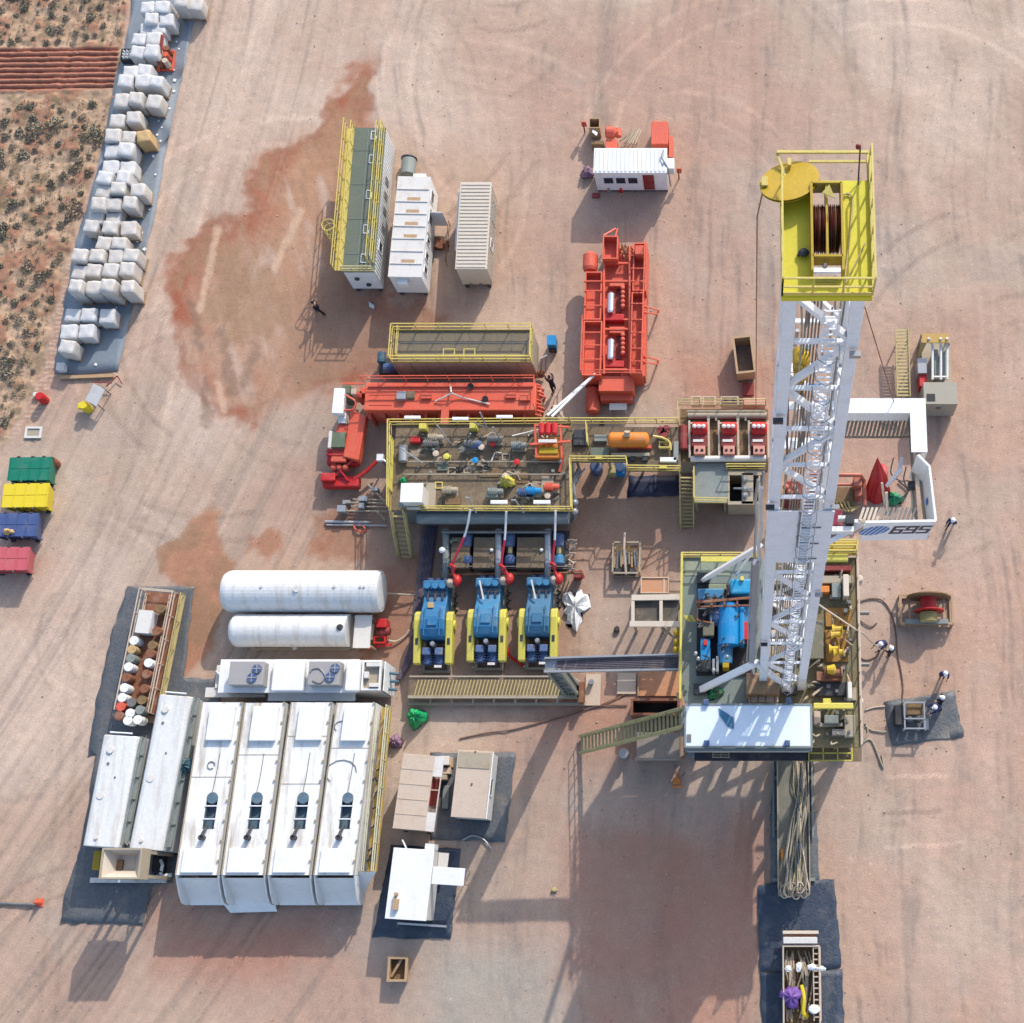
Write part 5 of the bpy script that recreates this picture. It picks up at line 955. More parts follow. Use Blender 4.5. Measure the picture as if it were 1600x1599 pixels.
for (a, b, c, d), lab in ((((735, 797), (727, 835), (707, 885), (714, 908)), 'left'), (((791, 800), (789, 840), (784, 885), (796, 905)), 'middle'), (((868, 798), (867, 840), (864, 882), (873, 905)), 'right')):
    t = thing('discharge_hose', '%s of three hoses, white above and pink below, over the mud pumps' % lab, 'hose', P(*c, 0), 0, 'pink and white pump hoses'); path = bez([P(*a, 4.0), P(*b, 3.2), P(*c, 2.3), P(*d, 1.9)], 10); k = 11
    ob('white_section', MB().tube(path[:k+1], .07), WHITE, t, world=True); ob('pink_section', MB().tube(path[k:], .08), PINK, t, world=True); ob('red_coupling', MB().ell(P(d[0], d[1], 1.9), .3, .4, .3), RED, t, world=True, smooth=True); ob('sling', MB().tube(bez([P(c[0]-4, c[1]-2, 2.4), P(c[0]+3, c[1]+2, 2.5), P(d[0]-6, d[1]-12, 2.2), P(*d, 2.1)]), .09), RED, t, world=True)
m = MB(); m.tube(bez([P(792, 1012, .8), P(797, 1026, .5), P(806, 1033, .2), P(818, 1042, .1)]), .1); solo('red_strap', m, RED, 'short red strap hanging beside the middle mud pump', 'strap')
solo('white_tarp', crumple(at(899, 950), .75, 1.2, .5, 31, 22, 10, .5), WHITE, 'crumpled white tarp on the ground right of the right mud pump', 'tarp', smooth=False)
# ---------------------------------------------------------------- tool rack, cable trays, walkway skid
t = thing('tool_rack', 'brown steel basket of pipes and tools standing in the open yard', 'tool rack', at(978, 868)); a = P(957, 896, .9); b = P(1000, 848, .9); m = MB()
for z in (.1, .9):
    m.bar((a.x, a.y, z), (b.x, a.y, z), .1); m.bar((a.x, b.y, z), (b.x, b.y, z), .1); m.bar((a.x, a.y, z), (a.x, b.y, z), .1); m.bar((b.x, a.y, z), (b.x, b.y, z), .1)
for x, y in ((a.x, a.y), (b.x, a.y), (a.x, b.y), (b.x, b.y)): m.bar((x, y, 0), (x, y, .95), .1)
ob('basket_frame', m, BEIGE, t, world=True); ob('floor', MB().box(a.x, a.y, .12, b.x, b.y, .16), BROWN, t, world=True)
for k in range(9): u = 961+k*4.3; ob('pipe', MB().tube([P(u, 853+rm.uniform(0, 12), .5+.1*(k % 3)), P(u+rm.uniform(-2, 2), 888+rm.uniform(-6, 6), .5)], .07), (WOOD, GALV, BEIGE)[k % 3], t, world=True)
ob('tall_pole', MB().tube([P(976, 833, 1.3), P(975, 860, 1.2), P(978, 899, .7)], .08), TAN, t, world=True); m = MB(); [m.pb(u, 889, u+9, 896, .7, .1) for u in (961, 972, 984)]; ob('shackle_box', m, DARK, t, world=True)
t = thing('cable_tray', 'long north-south cable tray on the ground left of the mud pumps', 'cable tray', at(655, 915)); m = MB(); m.extr([P(640, 1005, .15), P(661, 1005, .15), P(683, 822, .15), P(661, 822, .15)], (0, 0, -.1)); ob('tray', m, CABLE, t, world=True)
for k in range(8): ob('cable', MB().tube(bez([P(664+k*2.2, 822, .22), P(660+k*2, 880, .22), P(650+k*2, 950, .22), P(642+k*1.6, 1000, .22), P(630+k*1.2, 1040, .2), P(618+k, 1062, .2)], 4), .035, 5), mat('violet_grey_cable', C(105, 88, 118), .6) if k % 2 else CABLE, t, world=True)
t = thing('cable_gantry', 'tall lattice cable arm reaching east-west from the walkway skid to the rig floor', 'cable arm'
, at(891, 1081)); H9 = 9.6; xl, yl = P(862, 1040, H9).x, P(862, 1040, H9).y; xr = P(1060, 1030, H9).x
m = MB(); [m.box(xl-.35, yl-.35+s*.6-.0, .0, xl-.2, yl-.2+s*.6, H9) for s in (0, 1)]; [m.box(xl+.35, yl-.35+s*.6, .0, xl+.5, yl-.2+s*.6, H9) for s in (0, 1)]
for k in range(9): z = .3+k*1.05; s = 1 if k % 2 else -1; m.bar((xl-.28*s, yl-.28, z), (xl+.42*s, yl-.28, z+1.0), .07); m.bar((xl-.28*s, yl+.32, z), (xl+.42*s, yl+.32, z+1.0), .07)
ob('tower', m, GREYD, t, world=True); ob('tower_cladding', MB().box(xl-.3, yl-.2, .4, xl+.42, yl+.2, H9-.3), GREYD, t, world=True)
m = MB(); m.add([(xl-.4, yl-.35, H9-.2), (xr, yl-.2, H9-.2), (xr, yl+.55, H9-.2), (xl-.4, yl+.35, H9-.2)], [(0, 1, 2, 3)]); m.bar((xl-.4, yl-.38, H9), (xr, yl-.25, H9), .1, .3); m.bar((xl-.4, yl+.38, H9), (xr, yl+.6, H9), .1, .3); [m.bar((xl+k*.6, yl-.35, H9-.1), (xl+k*.6+.3, yl+.45, H9-.1), .05) for k in range(12)]; ob('boom_tray', m, GALV, t, world=True)
for k in range(7): ob('cable', MB().tube(bez([(xl+.3, yl-.25+k*.08, H9-.1), ((xl+xr)/2, yl-.22+k*.1, H9-.06), (xr, yl-.1+k*.09, H9-.05)], 5), .035, 5), CABLE, t, world=True)
t = thing('walkway_skid', 'long low olive walkway skid south of the three mud pumps', 'walkway', at(770, 1080)); m = MB(); m.pb(638, 1062, 900, 1088, .9, .75); ob('deck', m, OLIVE, t, world=True)
m = MB(); a = P(640, 1088, .9); b = P(905, 1063, .9)
for k in range(46): x = a.x+.3+k*(b.x-a.x-.5)/46; m.bar((x, a.y, .95), (x+.22, b.y, .95), .07, .05)
ob('grating_bar', m, OLY, t, world=True); m = MB(); m.bar(P(638, 1090, .8), P(902, 1090, .8), .18, .3); m.bar(P(636, 1101, .3), P(915, 1101, .3), .16, .2); [m.bar(P(u, 1090, .6), P(u, 1101, .3), .1) for u in range(640, 905, 33)]; m.bar(P(640, 1058, .9), P(870, 1058, .9), .1, .2); ob('side_beam', m, BEIGE, t, world=True)
m = MB(); m.bar(P(868, 1054, 1.0), P(905, 1085, .9), .16); m.bar(P(886, 1052, 1.0), P(912, 1070, .9), .12); m.bar(P(868, 1054, 1.0), P(882, 1092, .8), .1); ob('hinge_frame', m, BEIGE, t, world=True)
t = thing('hinge_plate', 'pale plate with brown hinge machinery at the right end of the walkway skid', 'hinge', at(922, 1080)); ob('base_plate', MB().pb(914, 1054, 939, 1103, .12, .02), TAN, t, world=True); m = MB(); m.pb(904, 1066, 912, 1098, 1.1, .1); ob('hinge_block', m, RUST, t, world=True); m = MB(); [m.cyl(P(u, v, .1), P(u, v, .6), .16, n=12) for u, v in ((908, 1070), (924, 1066), (908, 1092))]; ob('pin', m, GALV, t, world=True)
for (u, v, s, mt, lab) in ((652, 1123, .6, GREEN, 'bright green bag standing alone on the ground below the walkway skid'), (598, 1158, .42, GREEN, 'green bag wedged at the railing of the right white tank'), (619, 1160, .42, MAUVE, 'mauve bag on the ground next to the wedged green bag')):
    solo('plastic_bag', crumple(at(u, v), s, s, 1.0 if s > .5 else .5, int(u)), mt, lab, 'bag', smooth=True)
# ---------------------------------------------------------------- horizontal white tanks
t = thing('white_fuel_tank', 'larger horizontal white cylindrical tank with flat right end', 'tank', at(475, 940)); r = 1.32; zc = 1.75; c0 = P(357, 925, zc); c1 = P(598, 926, zc)
ob('tank_shell', MB().lathe((c0.x, c0.y, zc), (c1.x-c0.x, 0, 0), [(-.25, .75), (-.12, 1.15), (.05, r-.06), (.25, r), (c1.x-c0.x-.3, r), (c1.x-c0.x-.05, r-.05), (c1.x-c0.x, r-.35)], 40), WHITEG, t, world=True, smooth=False)
m = MB(); [m.cyl(P(u, 921, zc+r), P(u, 921, zc+r+.06), .2, n=16) for u in (463,)]; [m.cyl(P(u, 917, zc+r), P(u, 917, zc+r+.08), .08, n=8) for u in (408, 522, 563, 569)]; ob('manhole', m, WHITE2, t, world=True)
for v in (914, 929): ob('port', MB().cyl((c0.x-.25, P(356, v, zc+.6).y, zc+.5), (c0.x+.05, P(356, v, zc+.6).y, zc+.5), .14, n=12), BLACK, t, world=True)
for f in (.15, .4, .65, .9): x = c0.x+(c1.x-c0.x)*f; ob('saddle', MB().box(x, c0.y-1.15, 0, x+.3, c0.y+1.15, .75), BEIGE, t, world=True)
ob('outlet_pipe', MB().tube([(c1.x-.05, c0.y+.1, .8), (c1.x+1.7, c0.y+.1, .3)], .06), BEIGE, t, world=True)
t = thing('white_water_tank', 'smaller horizontal white cylindrical tank with a black manhole', 'tank', at(460, 990)); r = 1.02; zc = 1.5; c0 = P(368, 986, zc); c1 = P(546, 986, zc)
ob('tank_shell', MB().lathe((c0.x, c0.y, zc), (1, 0, 0), [(-.3, .4), (-.2, .75), (-.02, r-.06), (.15, r), (c1.x-c0.x, r)], 40), WHITEG, t, world=True, smooth=False); ob('manhole', MB().cyl(P(531, 981, zc+r-.06), P(531, 981, zc+r+.05), .2, n=18), BLACK, t, world=True)
m = MB(); m.bar(P(392, 1015, .5), P(548, 1015, .5), .12); [m.box(P(u, 1000, .5).x, c0.y-.95, 0, P(u, 1000, .5).x+.2, c0.y+.95, .62) for u in (395, 432, 471, 510, 548)]; ob('saddle', m, BEIGE, t, world=True); ob('side_port', MB().cyl(P(461, 1007, 1.2), P(461, 1014, 1.0), .2, n=12), GALV, t, world=True)
ob('end_deck', MB().pb(551, 962, 581, 1013, 1.7, 1.55), WHITE2, t, world=True); m = MB(); [pleg(m, u, v, 1.55, .06) for u in (553, 579) for v in (965, 1010)]; ob('leg', m, BEIGE, t, world=True)
t = thing('red_water_pump', 'red pump set at the right end of the smaller white tank', 'pump', at(592, 992)); ob('engine', MB().pb(587, 967, 604, 981, 1.1, .1), RED, t, world=True, bevel=.05); ob('pump_housing', MB().lathe(P(590, 987, .6), (1, 0, 0), [(0, .25), (.3, .35), (.8, .25)], 14), REDD, t, world=True); m = MB(); m.frame(P(583, 1006, .7).x, P(583, 1006, .7).y, P(603, 994, .7).x, P(603, 994, .7).y, .4, .7, .1); m.bar(P(575, 1013, .4), P(612, 1008, .4), .14); ob('pump_frame', m, RED, t, world=True); m = MB(); m.tube(bez([P(602, 1000, .4), P(618, 1003, .2), P(632, 995, .15), P(640, 985, .2)]), .06); m.tube([P(583, 976, .9), P(580, 1000, .7)], .08); ob('pipe', m, TAN, t, world=True)
# ---------------------------------------------------------------- power house
t = thing('power_house', 'long white power house with two grey fan coolers on its roof', 'power house', at(470, 1065)); zr = 3.0
m = MB(); m.pb(345, 1032, 597, 1080, zr, .4); ob('wall', m, WHITE2, t, world=True); m = MB(); m.pb(340, 1031, 562, 1083, zr+.08, zr); ob('roof', m, WHITE, t, world=True)
for u0, u1, lab in ((356, 413, 'a'), (480, 532, 'b')):
    m = MB(); m.pb(u0, 1034, u1, 1071, zr+1.0, zr+.08); cl = ob('cooler', m, mat('cooler_grey', C(178, 174, 172), .5, var=.08, dam=.2), t, world=True, bevel=.03)
    for du, dv in ((47, 46), (39, 60)) if lab == 'a' else ((44, 45), (36, 59)):
        c = P(u0+du-(1 if lab == 'a' else 0), 1000+dv, zr+1.0); m = MB(); m.lathe((c.x, c.y, zr+1.0), (0, 0, 1), [(0, .28), (.1, .28)], 20); f = ob('fan_ring', m, BLUED, t, world=True); f.name = 'fan_ring'
        m = MB(); [m.bar((c.x, c.y, zr+1.12), (c.x+.26*math.cos(a), c.y+.26*math.sin(a), zr+1.12), .07, .02) for a in (0, 1.57, 3.14, 4.71)]; m.cyl((c.x, c.y, zr+1.05), (c.x, c.y, zr+1.15), .07, n=8); ob('fan_blade', m, GALV, t, world=True)
for u0, u1 in ((423, 477), (538, 563)): ob('roof_panel', MB().pb(u0, 1032, u1, 1080, zr+.6, zr+.08), WHITE, t, world=True, bevel=.06)
ob('ledge', MB().pb(418, 1076, 556, 1096, 2.2, 2.1), WHITE, t, world=True); ob('ledge', MB().pb(320, 1075, 416, 1090, 1.5, 1.3), WHITE2, t, world=True); m = MB(); [pleg(m, u, 1090, 2.1, .05) for u in (420, 465, 510, 553)]; ob('post', m, GREYD, t, world=True)
m = MB(); a = P(565, 1080, zr); b = P(598, 1034, zr); m.frame(a.x, a.y, b.x, b.y, zr, zr+.25, .1); ob('parapet', m, WHITE, t, world=True); ob('deck_floor', MB().pb(567, 1036, 597, 1078, zr+.02, zr-.1), BEIGE, t, world=True)
m = MB(); [m.pb(u, v, u+w_, v+h_, zr+.35, zr) for u, v, w_, h_ in ((572, 1036, 22, 6), (576, 1068, 16, 6), (568, 1050, 8, 10))]; ob('roof_box', m, WHITE2, t, world=True, bevel=.02)
m = MB(); a = P(598, 1080, zr); b = P(598, 1034, zr); m.box(a.x, a.y, .4, a.x+.06, b.y, zr); ob('end_wall', m, WHITE, t, world=True)
for f, z in ((.15, 1.9), (.45, 1.7), (.7, 1.9)): m = MB(); m.cyl((a.x+.06, a.y+(b.y-a.y)*f, z), (a.x+.5, a.y+(b.y-a.y)*f, z-.3), .09, n=8); ob('cable_socket', m, mat('teal_dark', (.02, .08, .12)), t, world=True)
m = MB(); m.pb(335, 1040, 350, 1076, 1.6, .3); ob('side_box', m, WHITE2, t, world=True, bevel=.03); m = MB(); m.tube([P(338, 1050, 1.8), P(350, 1062, 1.9), P(342, 1072, 1.7)], .12); ob('exhaust', m, GALV, t, world=True)
ob('cable_loop', MB().tube(bez([P(484, 1052, zr+1.05), P(489, 1046, zr+1.05), P(500, 1046, zr+1.05), P(508, 1058, zr+1.05), P(500, 1068, zr+1.05), P(488, 1064, zr+1.05)]), .03), STEEL, t, world=True)
# ---------------------------------------------------------------- four bulk tanks side by side
H4 = 3.3
TANKW = mat('stained_tank_white', (0.66, 0.655, 0.63), 0.45, var=0.12, scale=0.75, dirt=(0.33, 0.27, 0.19), dam=0.95, streak=True)
lo = [272, 344, 416, 488, 557]; hi = [314, 381, 453, 524, 593]
seat = ['leftmost', 'second from the left', 'third from the left', 'rightmost']
for k in range(4):
    a = P(lo[k]+2, 1368, H4); b = P(lo[k+1]-3, 1368, H4); c = P(hi[k]+2, 1098+(k % 2), H4); d = P(hi[k+1]-3, 1098, H4); ex = (b-a); L = ex.length; ex.normalize(); ey = (c-a).normalized(); W = (c-a).length
    o = thing('mud_storage_tank', 'long white storage tank with a roof slot, %s of four' % seat[k], 'tank', (a.x, a.y, 0), 0, 'white storage tanks side by side')
    Q = lambda x, y, z: Vector((0, 0, z))+ex*x+ey*y
    def qb(m, x0, y0, z0, x1, y1, z1):
        return m.add([Q(x, y, z) for z in (z0, z1) for x, y in ((x0, y0), (x1, y0), (x1, y1), (x0, y1))], [(3, 2, 1, 0), (4, 5, 6, 7), (0, 1, 5, 4), (1, 2, 6, 5), (2, 3, 7, 6), (3, 0, 4, 7)])
    s0, s1, y0, y1 = L*.46, L*.73, 2.6, 4.4
    m = MB(); qb(m, 0, 0, .3, L, W, 2.0); qb(m, 0, 0, 2.0, s0, W, H4); qb(m, s1, 0, 2.0, L, W, H4); qb(m, s0, 0, 2.0, s1, y0, H4); qb(m, s0, y1, 2.0, s1, W, H4); ob('tank_body', m, TANKW, o)
    m = MB(); qb(m, s0+.003, y0+.003, H4-.6, s1-.003, y1-.003, H4-.5); [qb(m, *q_) for q_ in ((s0+.003, y0+.003, H4-.5, s0+.02, y1-.003, H4-.02), (s1-.02, y0+.003, H4-.5, s1-.003, y1-.003, H4-.02), (s0+.02, y0+.003, H4-.5, s1-.02, y0+.02, H4-.02), (s0+.02, y1-.02, H4-.5, s1-.02, y1-.003, H4-.02))]; m_l = m; ob('slot_lining', m_l, mat('slot_shade_blue', C(98, 126, 142), .6, var=.15, dam=.3), o)  # dark blue-grey interior puts the recess's shade into its colour
    m = MB()
    for yy in (y0+.55, y0+1.3): qb(m, s0-.03, yy, H4, s1+.08, yy+.07, H4+.06)
    qb(m, s1+.02, y0+.1, H4, s1+.06, y1-.4, H4+.05); ob('slot_rung', m, WHITE, o)
    m = MB(); m.cyl(Q(s0+.15, y0-.5, H4), Q(s0+.15, y0-.5, H4+.45), .16, n=14); m.tube([Q(s0+.3, y0+.2, H4+.1), Q(s0+.2, y0-.4, H4+.5)], .09); ob('vent_elbow', m, DARK, o)
    m = MB(); qb(m, L*.25, W-2.3, H4, L*.86, W-.25, H4+.3); ob('roof_hatch', m, WHITE, o, bevel=.04)
    m = MB(); [qb(m, .08, y_, H4, L-.08, y_+.035, H4+.02) for y_ in ((5.6,), (6.9,), (5.2, 8.0), (7.3,))[k]]; ob('roof_seam', m, BEIGE, o)
    ob('slot_end_disc', MB().cyl(Q((s0+s1)/2, y1, H4-.1), Q((s0+s1)/2, y1, H4+.02), (s1-s0)/2, n=20), MATS['slot_shade_blue'], o)  # flat disc in the recess colour, painting the slot's dark rounded end
    m = MB(); qb(m, L*.12, .12, H4, L*.88, 1.5, H4+.16); ob('roof_hatch', m, WHITE, o, bevel=.04)
    m = MB(); [qb(m, x, .0, H4, x+.06, W, H4+.08) for x in (.0, L-.06)]; [m.cyl(Q(L-.12, .8+j*1.15, H4+.05), Q(L-.12, .8+j*1.15, H4+.12), .06, n=6) for j in range(9)]; ob('roof_edge', m, BEIGE, o)
    m = MB(); m.tube(bez([Q(L*.62, W-3.0, H4+.03), Q(L*.6, W*.55, H4+.03), Q(L*.56, y1+.1, H4+.03)]), .02, 5); ob('roof_cable', m, STEEL, o)
    if k == 0: ob('ring_hose', MB().tube([Q(L*.45+.22*math.cos(i*.6), 6.3+.22*math.sin(i*.6), H4+.04) for i in range(10)], .03, 5), STEEL, o)
    if k == 3:
        for cx, cy, rr_ in ((L*.2, 8.6, .4), (L*.35, 5.9, .9)): ob('loose_cable', MB().tube([Q(cx+rr_*math.cos(i*.5), cy+rr_*.8*math.sin(i*.5), H4+.04) for i in range(9)], .025, 5), STEEL, o)
    # curved tail scoop
    m = MB(); n = 9; pf = [(-.02, H4-.05)]+[(-.15-1.5*math.sin(i/n*1.57), .5+(H4-.9)*(1-math.sin(i/n*1.57))**1.2) for i in range(n+1)]
    vs = []; [vs.extend([Q(.06, y, z), Q(L-.06, y, z)]) for y, z in pf[1:]]; m.add(vs, [(2*i, 2*i+1, 2*i+3, 2*i+2) for i in range(n)]); vs2 = [v_-Vector((0, 0, .05)) for v_ in vs]; m.add(vs2, [(2*i+2, 2*i+3, 2*i+1, 2*i) for i in range(n)]); ob('tail_scoop', m, WHITE, o, smooth=True)
    for x in (.0, L-.06):
        m = MB(); m.extr([Q(x, -.02, .3), Q(x, -.02, H4), Q(x, -.5, 2.9), Q(x, -1.1, 2.35), Q(x, -1.55, 1.75), Q(x, -1.66, 1.1), Q(x, -1.6, .3)], ex*.06); ob('side_fin', m, WHITE, o)
    m = MB(); [qb(m, x, -1.2, 0, x+.2, W, .3) for x in (.3, L-.5)]; ob('skid', m, DARK, o)
# steel catwalk on the right side of the rightmost tank
t = thing('tank_catwalk', 'yellow and olive side walkway along the right edge of the rightmost white tank', 'walkway', at(588, 1240)); zc = 2.2
m = MB(); m.extr([P(573, 1362, zc), P(589, 1362, zc), P(612, 1106, zc), P(597, 1106, zc)], (0, 0, -.08)); ob('walkway_deck', m, mat('mustard_plate', C(198, 160, 70), .7, var=.3, dam=.5, dirt=C(140, 130, 105)), t, world=True)
m = MB(); m.rail([P(587, 1362, zc), P(610, 1106, zc)], 1.05, step=1.6, t=.06); m.rail([P(571, 1362, zc), P(594, 1106, zc)], .9, step=3.2, t=.05, toe=False); ob('railing', m, mat('cream_rail', C(225, 222, 190), .5), t, world=True)
for k in range(8): f = k/8; p = P(587-14*f*0+22*f, 1362-250*f, zc); q = P(571+24*f, 1345-250*f, zc); ob('brace', MB().bar(p-Vector((0, 0, .1)), q-Vector((0, 0, 1.6)), .07), YELR, t, world=True)
m = MB(); [m.bar(P(572+20*f, 1350-235*f, zc+.05), P(586+20*f, 1320-235*f, zc+.05), .07) for f in (0, .2, .42, .62, .82)]; ob('cross_bar', m, BEIGE, t, world=True)
m = MB()
for k, (u, v) in enumerate(((579, 1330), (581, 1338), (577, 1346), (586, 1265), (590, 1240), (585, 1220), (592, 1205), (583, 1295))): m.tube([P(u-3, v, zc+.1), P(u+1, v-4, zc+.5), P(u+4, v+2, zc+.1)], .06)
ob('valve', m, DARK, t, world=True)
m = MB(); m.extr([P(560, 1363, 2.6), P(588, 1363, 2.6), P(581, 1370, 1.8), P(567, 1402, .4), P(560, 1402, .4)], (0, 0, -.06)); ob('end_plate', m, WHITE, t, world=True)
m = MB(); m.extr([P(363, 1372, 1.6), P(417, 1372, 1.6), P(433, 1425, .3), P(360, 1427, .3), P(349, 1414, .4)], (0, 0, -.06)); solo('loose_white_plate', m, WHITE, 'large white plate hanging out below the second storage tank tail', 'plate')
# ---------------------------------------------------------------- two slim white tanks and their pump unit
for (sw, se, nw, h, lab, kx) in (((127, 1322), (187, 1323), (160, 1148), 2.6, 'shorter slim white tank, westernmost, above the tan hopper', 0), ((199, 1326), (256, 1327), (247, 1085), 2.7, 'longer slim white tank left of the four storage tanks', 1)):
    loc, rz, L, W = rc(sw, se, nw, h); a = P(*sw, h); c = P(*nw, h); rz = math.atan2(c.y-a.y, c.x-a.x)-math.pi/2; W = (c-a).length; L = L*math.cos(rz)
    t = thing('slim_tank', 'white rounded ' + lab, 'tank', loc, rz); pf = [(0, .3), (0, h-.25), (.12, h-.08), (.3, h), (L-.3, h), (L-.12, h-.08), (L, h-.25), (L, .3)]; m = MB(); m.extr([(x, 0, z) for x, z in pf], (0, W, 0)); ob('tank_body', m, WHITEG, t, bevel=.05)
    m = MB(); m.rail([(L+.12, .2, h-.35), (L+.12, W, h-.35)], .5, step=1.3, t=.05, toe=False); m.box(L+.02, .2, h-.45, L+.28, W, h-.38); [m.bar((L, .3+j*1.3, h-.3), (L+.3, .3+j*1.3, h-.3), .06) for j in range(int(W/1.3))]; ob('side_walkway', m, GREYD, t); m = MB(); m.bar((-.06, .1, h-.5), (-.06, W, h-.5), .08); ob('side_rail', m, BEIGE, t)
    m = MB(); m.cyl((L*.3, W-.9, h), (L*.3, W-.9, h+.12), .2, n=14); m.cyl((L*.25, W*.45, h), (L*.25, W*.45, h+.05), .22, n=14); m.cyl((L*.35, .5, h), (L*.35, .5, h+.1), .1, n=10); ob('manhole', m, WHITE2, t); m = MB(); m.cyl((L*.3, W-1.7, h), (L*.3, W-1.7, h+.05), .08, n=8); m.cyl((L*.55, W*.62, h), (L*.55, W*.62, h+.04), .06, n=8); ob('port', m, STEEL, t)
    m = MB(); m.tube([(L*f, W+.15, h+.02) for f in (.2, .5, .8)], .05); ob('end_rail', m, WHITE, t)
    if kx: ob('teal_valve', crumple((L+.25, W*.55, h-.6), .35, .5, .6, 3), mat('teal_grey', C(95, 135, 150), .5), t)
    m = MB(); [m.box(x, -.1, 0, x+.2, W, .3) for x in (.1, L-.3)]; ob('skid', m, DARK, t)
t = thing('hopper_pump', 'raised tan hopper on legs over a pump unit south of the slim white tanks', 'hopper', at(210, 1355)); z = 4.9
a = P(157, 1372, z); b = P(221, 1328, z); m = MB(); m.add([(a.x, a.y, z), (b.x, a.y, z), (b.x, b.y, z), (a.x, b.y, z), (a.x+.6, a.y+.5, z-1.0), (b.x-.7, a.y+.5, z-1.0), (b.x-.7, b.y-.3, z-1.0), (a.x+.6, b.y-.3, z-1.0)], [(0, 4, 5, 1), (1, 5, 6, 2), (2, 6, 7, 3), (3, 7, 4, 0), (4, 7, 6, 5)]); ob('hopper_pan', m, TANRIB, t, world=True)
m = MB(); m.frame(a.x-.08, a.y-.08, b.x+.08, b.y+.08, z-1.2, z+.06, .1); ob('hopper_rim', m, BEIGE, t, world=True)
for x_ in (a.x+.1, b.x-.1):
    for y_ in (a.y+.1, b.y-.1): ob('hopper_leg', MB().box(x_-.09, y_-.09, 0, x_+.09, y_+.09, z-1.2), BEIGE, t, world=True)
m = MB(); m.bar((a.x+.1, a.y, .3), (b.x-.1, a.y, z-1.3), .1); ob('hopper_brace', m, BEIGE, t, world=True); ob('hopper_outlet', MB().pb(178, 1344, 192, 1360, z-.78, z-1.02), BROWN, t, world=True, bevel=.03)
ob('side_panel', MB().pb(222, 1328, 231, 1372, 1.8, .3), GALV, t, world=True); ob('base_deck', MB().pb(140, 1372, 260, 1380, .35, .15), WHITE2, t, world=True); ob('engine_box', MB().pb(143, 1330, 158, 1360, 1.0, .15), YELD, t, world=True, bevel=.04); ob('engine_box', MB().pb(233, 1336, 255, 1364, .9, .15), BLACK, t, world=True, bevel=.04)
m = MB(); m.tube([P(251, 1365, .6), P(254, 1352, 1.2), P(251, 1345, 1.0)], .1); m.tube([P(245, 1370, .5), P(268, 1368, .5)], .12); ob('pipe', m, WHITE, t, world=True); m = MB(); [m.tube(bez([P(186+k*6, 1330, 1.8), P(192+k*4, 1316, 2.2), P(200+k*5, 1322, 2.3), P(204+k*5, 1332, 1.4)]), .05) for k in range(3)]; ob('hose', m, STEEL, t, world=True)
# ---------------------------------------------------------------- drum rack
loc, rz, L, W = rc((187, 1112), (237, 1113), (226, 922), 1.0); a = P(187, 1112, 1.0); c = P(226, 924, 1.0); rz = math.atan2(c.y-a.y, c.x-a.x)-math.pi/2; W = (c-a).length; L = 2.1
t = thing('drum_rack', 'long raised timber rack with railings full of coloured drums', 'rack', loc, rz); m = MB(); m.box(0, 0, .75, L, W, .9); ob('deck', m, RUST, t)
m = MB(); m.rail([(0, 0, .9), (0, W, .9), (L, W, .9), (L, 0, .9)], .9, step=1.6, t=.06, toe=False); m.rail([(.28, .3, .9), (.28, W-.2, .9)], .5, step=2.5, t=.05, toe=False); m.rail([(L-.3, .3, .9), (L-.3, W-.2, .9)], .5, step=2.5, t=.05, toe=False); ob('railing', m, TAN, t)
m = MB(); m.rail([(L+.35, .5, .7), (L+.35, W, .7)], .7, step=1.6, t=.05, toe=False); m.box(L+.05, .4, .65, L+.4, W, .7); ob('side_walkway', m, OLY, t); m = MB(); m.box(-.05, -.45, .25, L+.05, -.05, .35); m.box(-.05, -.45, .0, L+.05, -.4, .25); [m.box(x, -.4, .02, x+.1, 0, .24) for x in (.0, L/2, L-.1)]; ob('pallet', m, WOOD, t); m = MB(); [m.box(x, y, 0, x+.12, y+.12, .75) for x in (0, L-.12) for y in (.1, W*.33, W*.66, W-.3)]; ob('leg', m, BEIGE, t)
RM = Matrix.Translation(Vector(loc)) @ Matrix.Rotation(rz, 4, 'Z')
bx = RM @ Vector((.75, W-2.05, .9)); t = thing('ibc_box', 'tall white box among the drums on the rack', 'box', bx, rz); ob('box_body', MB().box(-.42, -.75, 0, .42, .65, .95), WHITE, t, bevel=.05); ob('box_lid', MB().box(-.44, -.77, .95, .44, .67, 1.0), WHITE2, t)
dk = [(.32, W-3.3, 0), (.3, W-3.85, 1), (.34, W-4.4, 2), (.32, W-4.95, 0), (.3, W-5.6, 3), (.33, W-6.25, 0), (.32, W-6.85, 0), (.35, W-7.4, 4), (.35, W-7.95, 3), (.95, W-7.1, 5), (1.0, W-7.75, 0), (.95, W-8.2, 0), (1.5, W-4.6, 0), (1.5, W-3.5, 6), (1.5, W-4.0, 3), (1.5, W-5.3, 3), (1.55, W-6.2, 3), (1.55, W-6.9, 6), (1.55, W-7.5, 2), (1.55, W-8.1, 0), (1.6, W-2.6, 3), (1.55, W-1.2, 6)]
dn = [(WHITE, 'white'), (SACKY, 'tan'), (GREYD, 'grey'), (RUST, 'rust coloured'), (ORGD, 'orange'), (STEEL, 'dull steel'), (BROWN, 'brown')]
dk.sort(key=lambda d: -d[1])
seen = {}
for i, (x, y, mk) in enumerate(dk):
    col_ = 'left' if x < .7 else ('middle' if x < 1.3 else 'right'); seen.setdefault((mk, col_), []).append(i)
cnt = {}
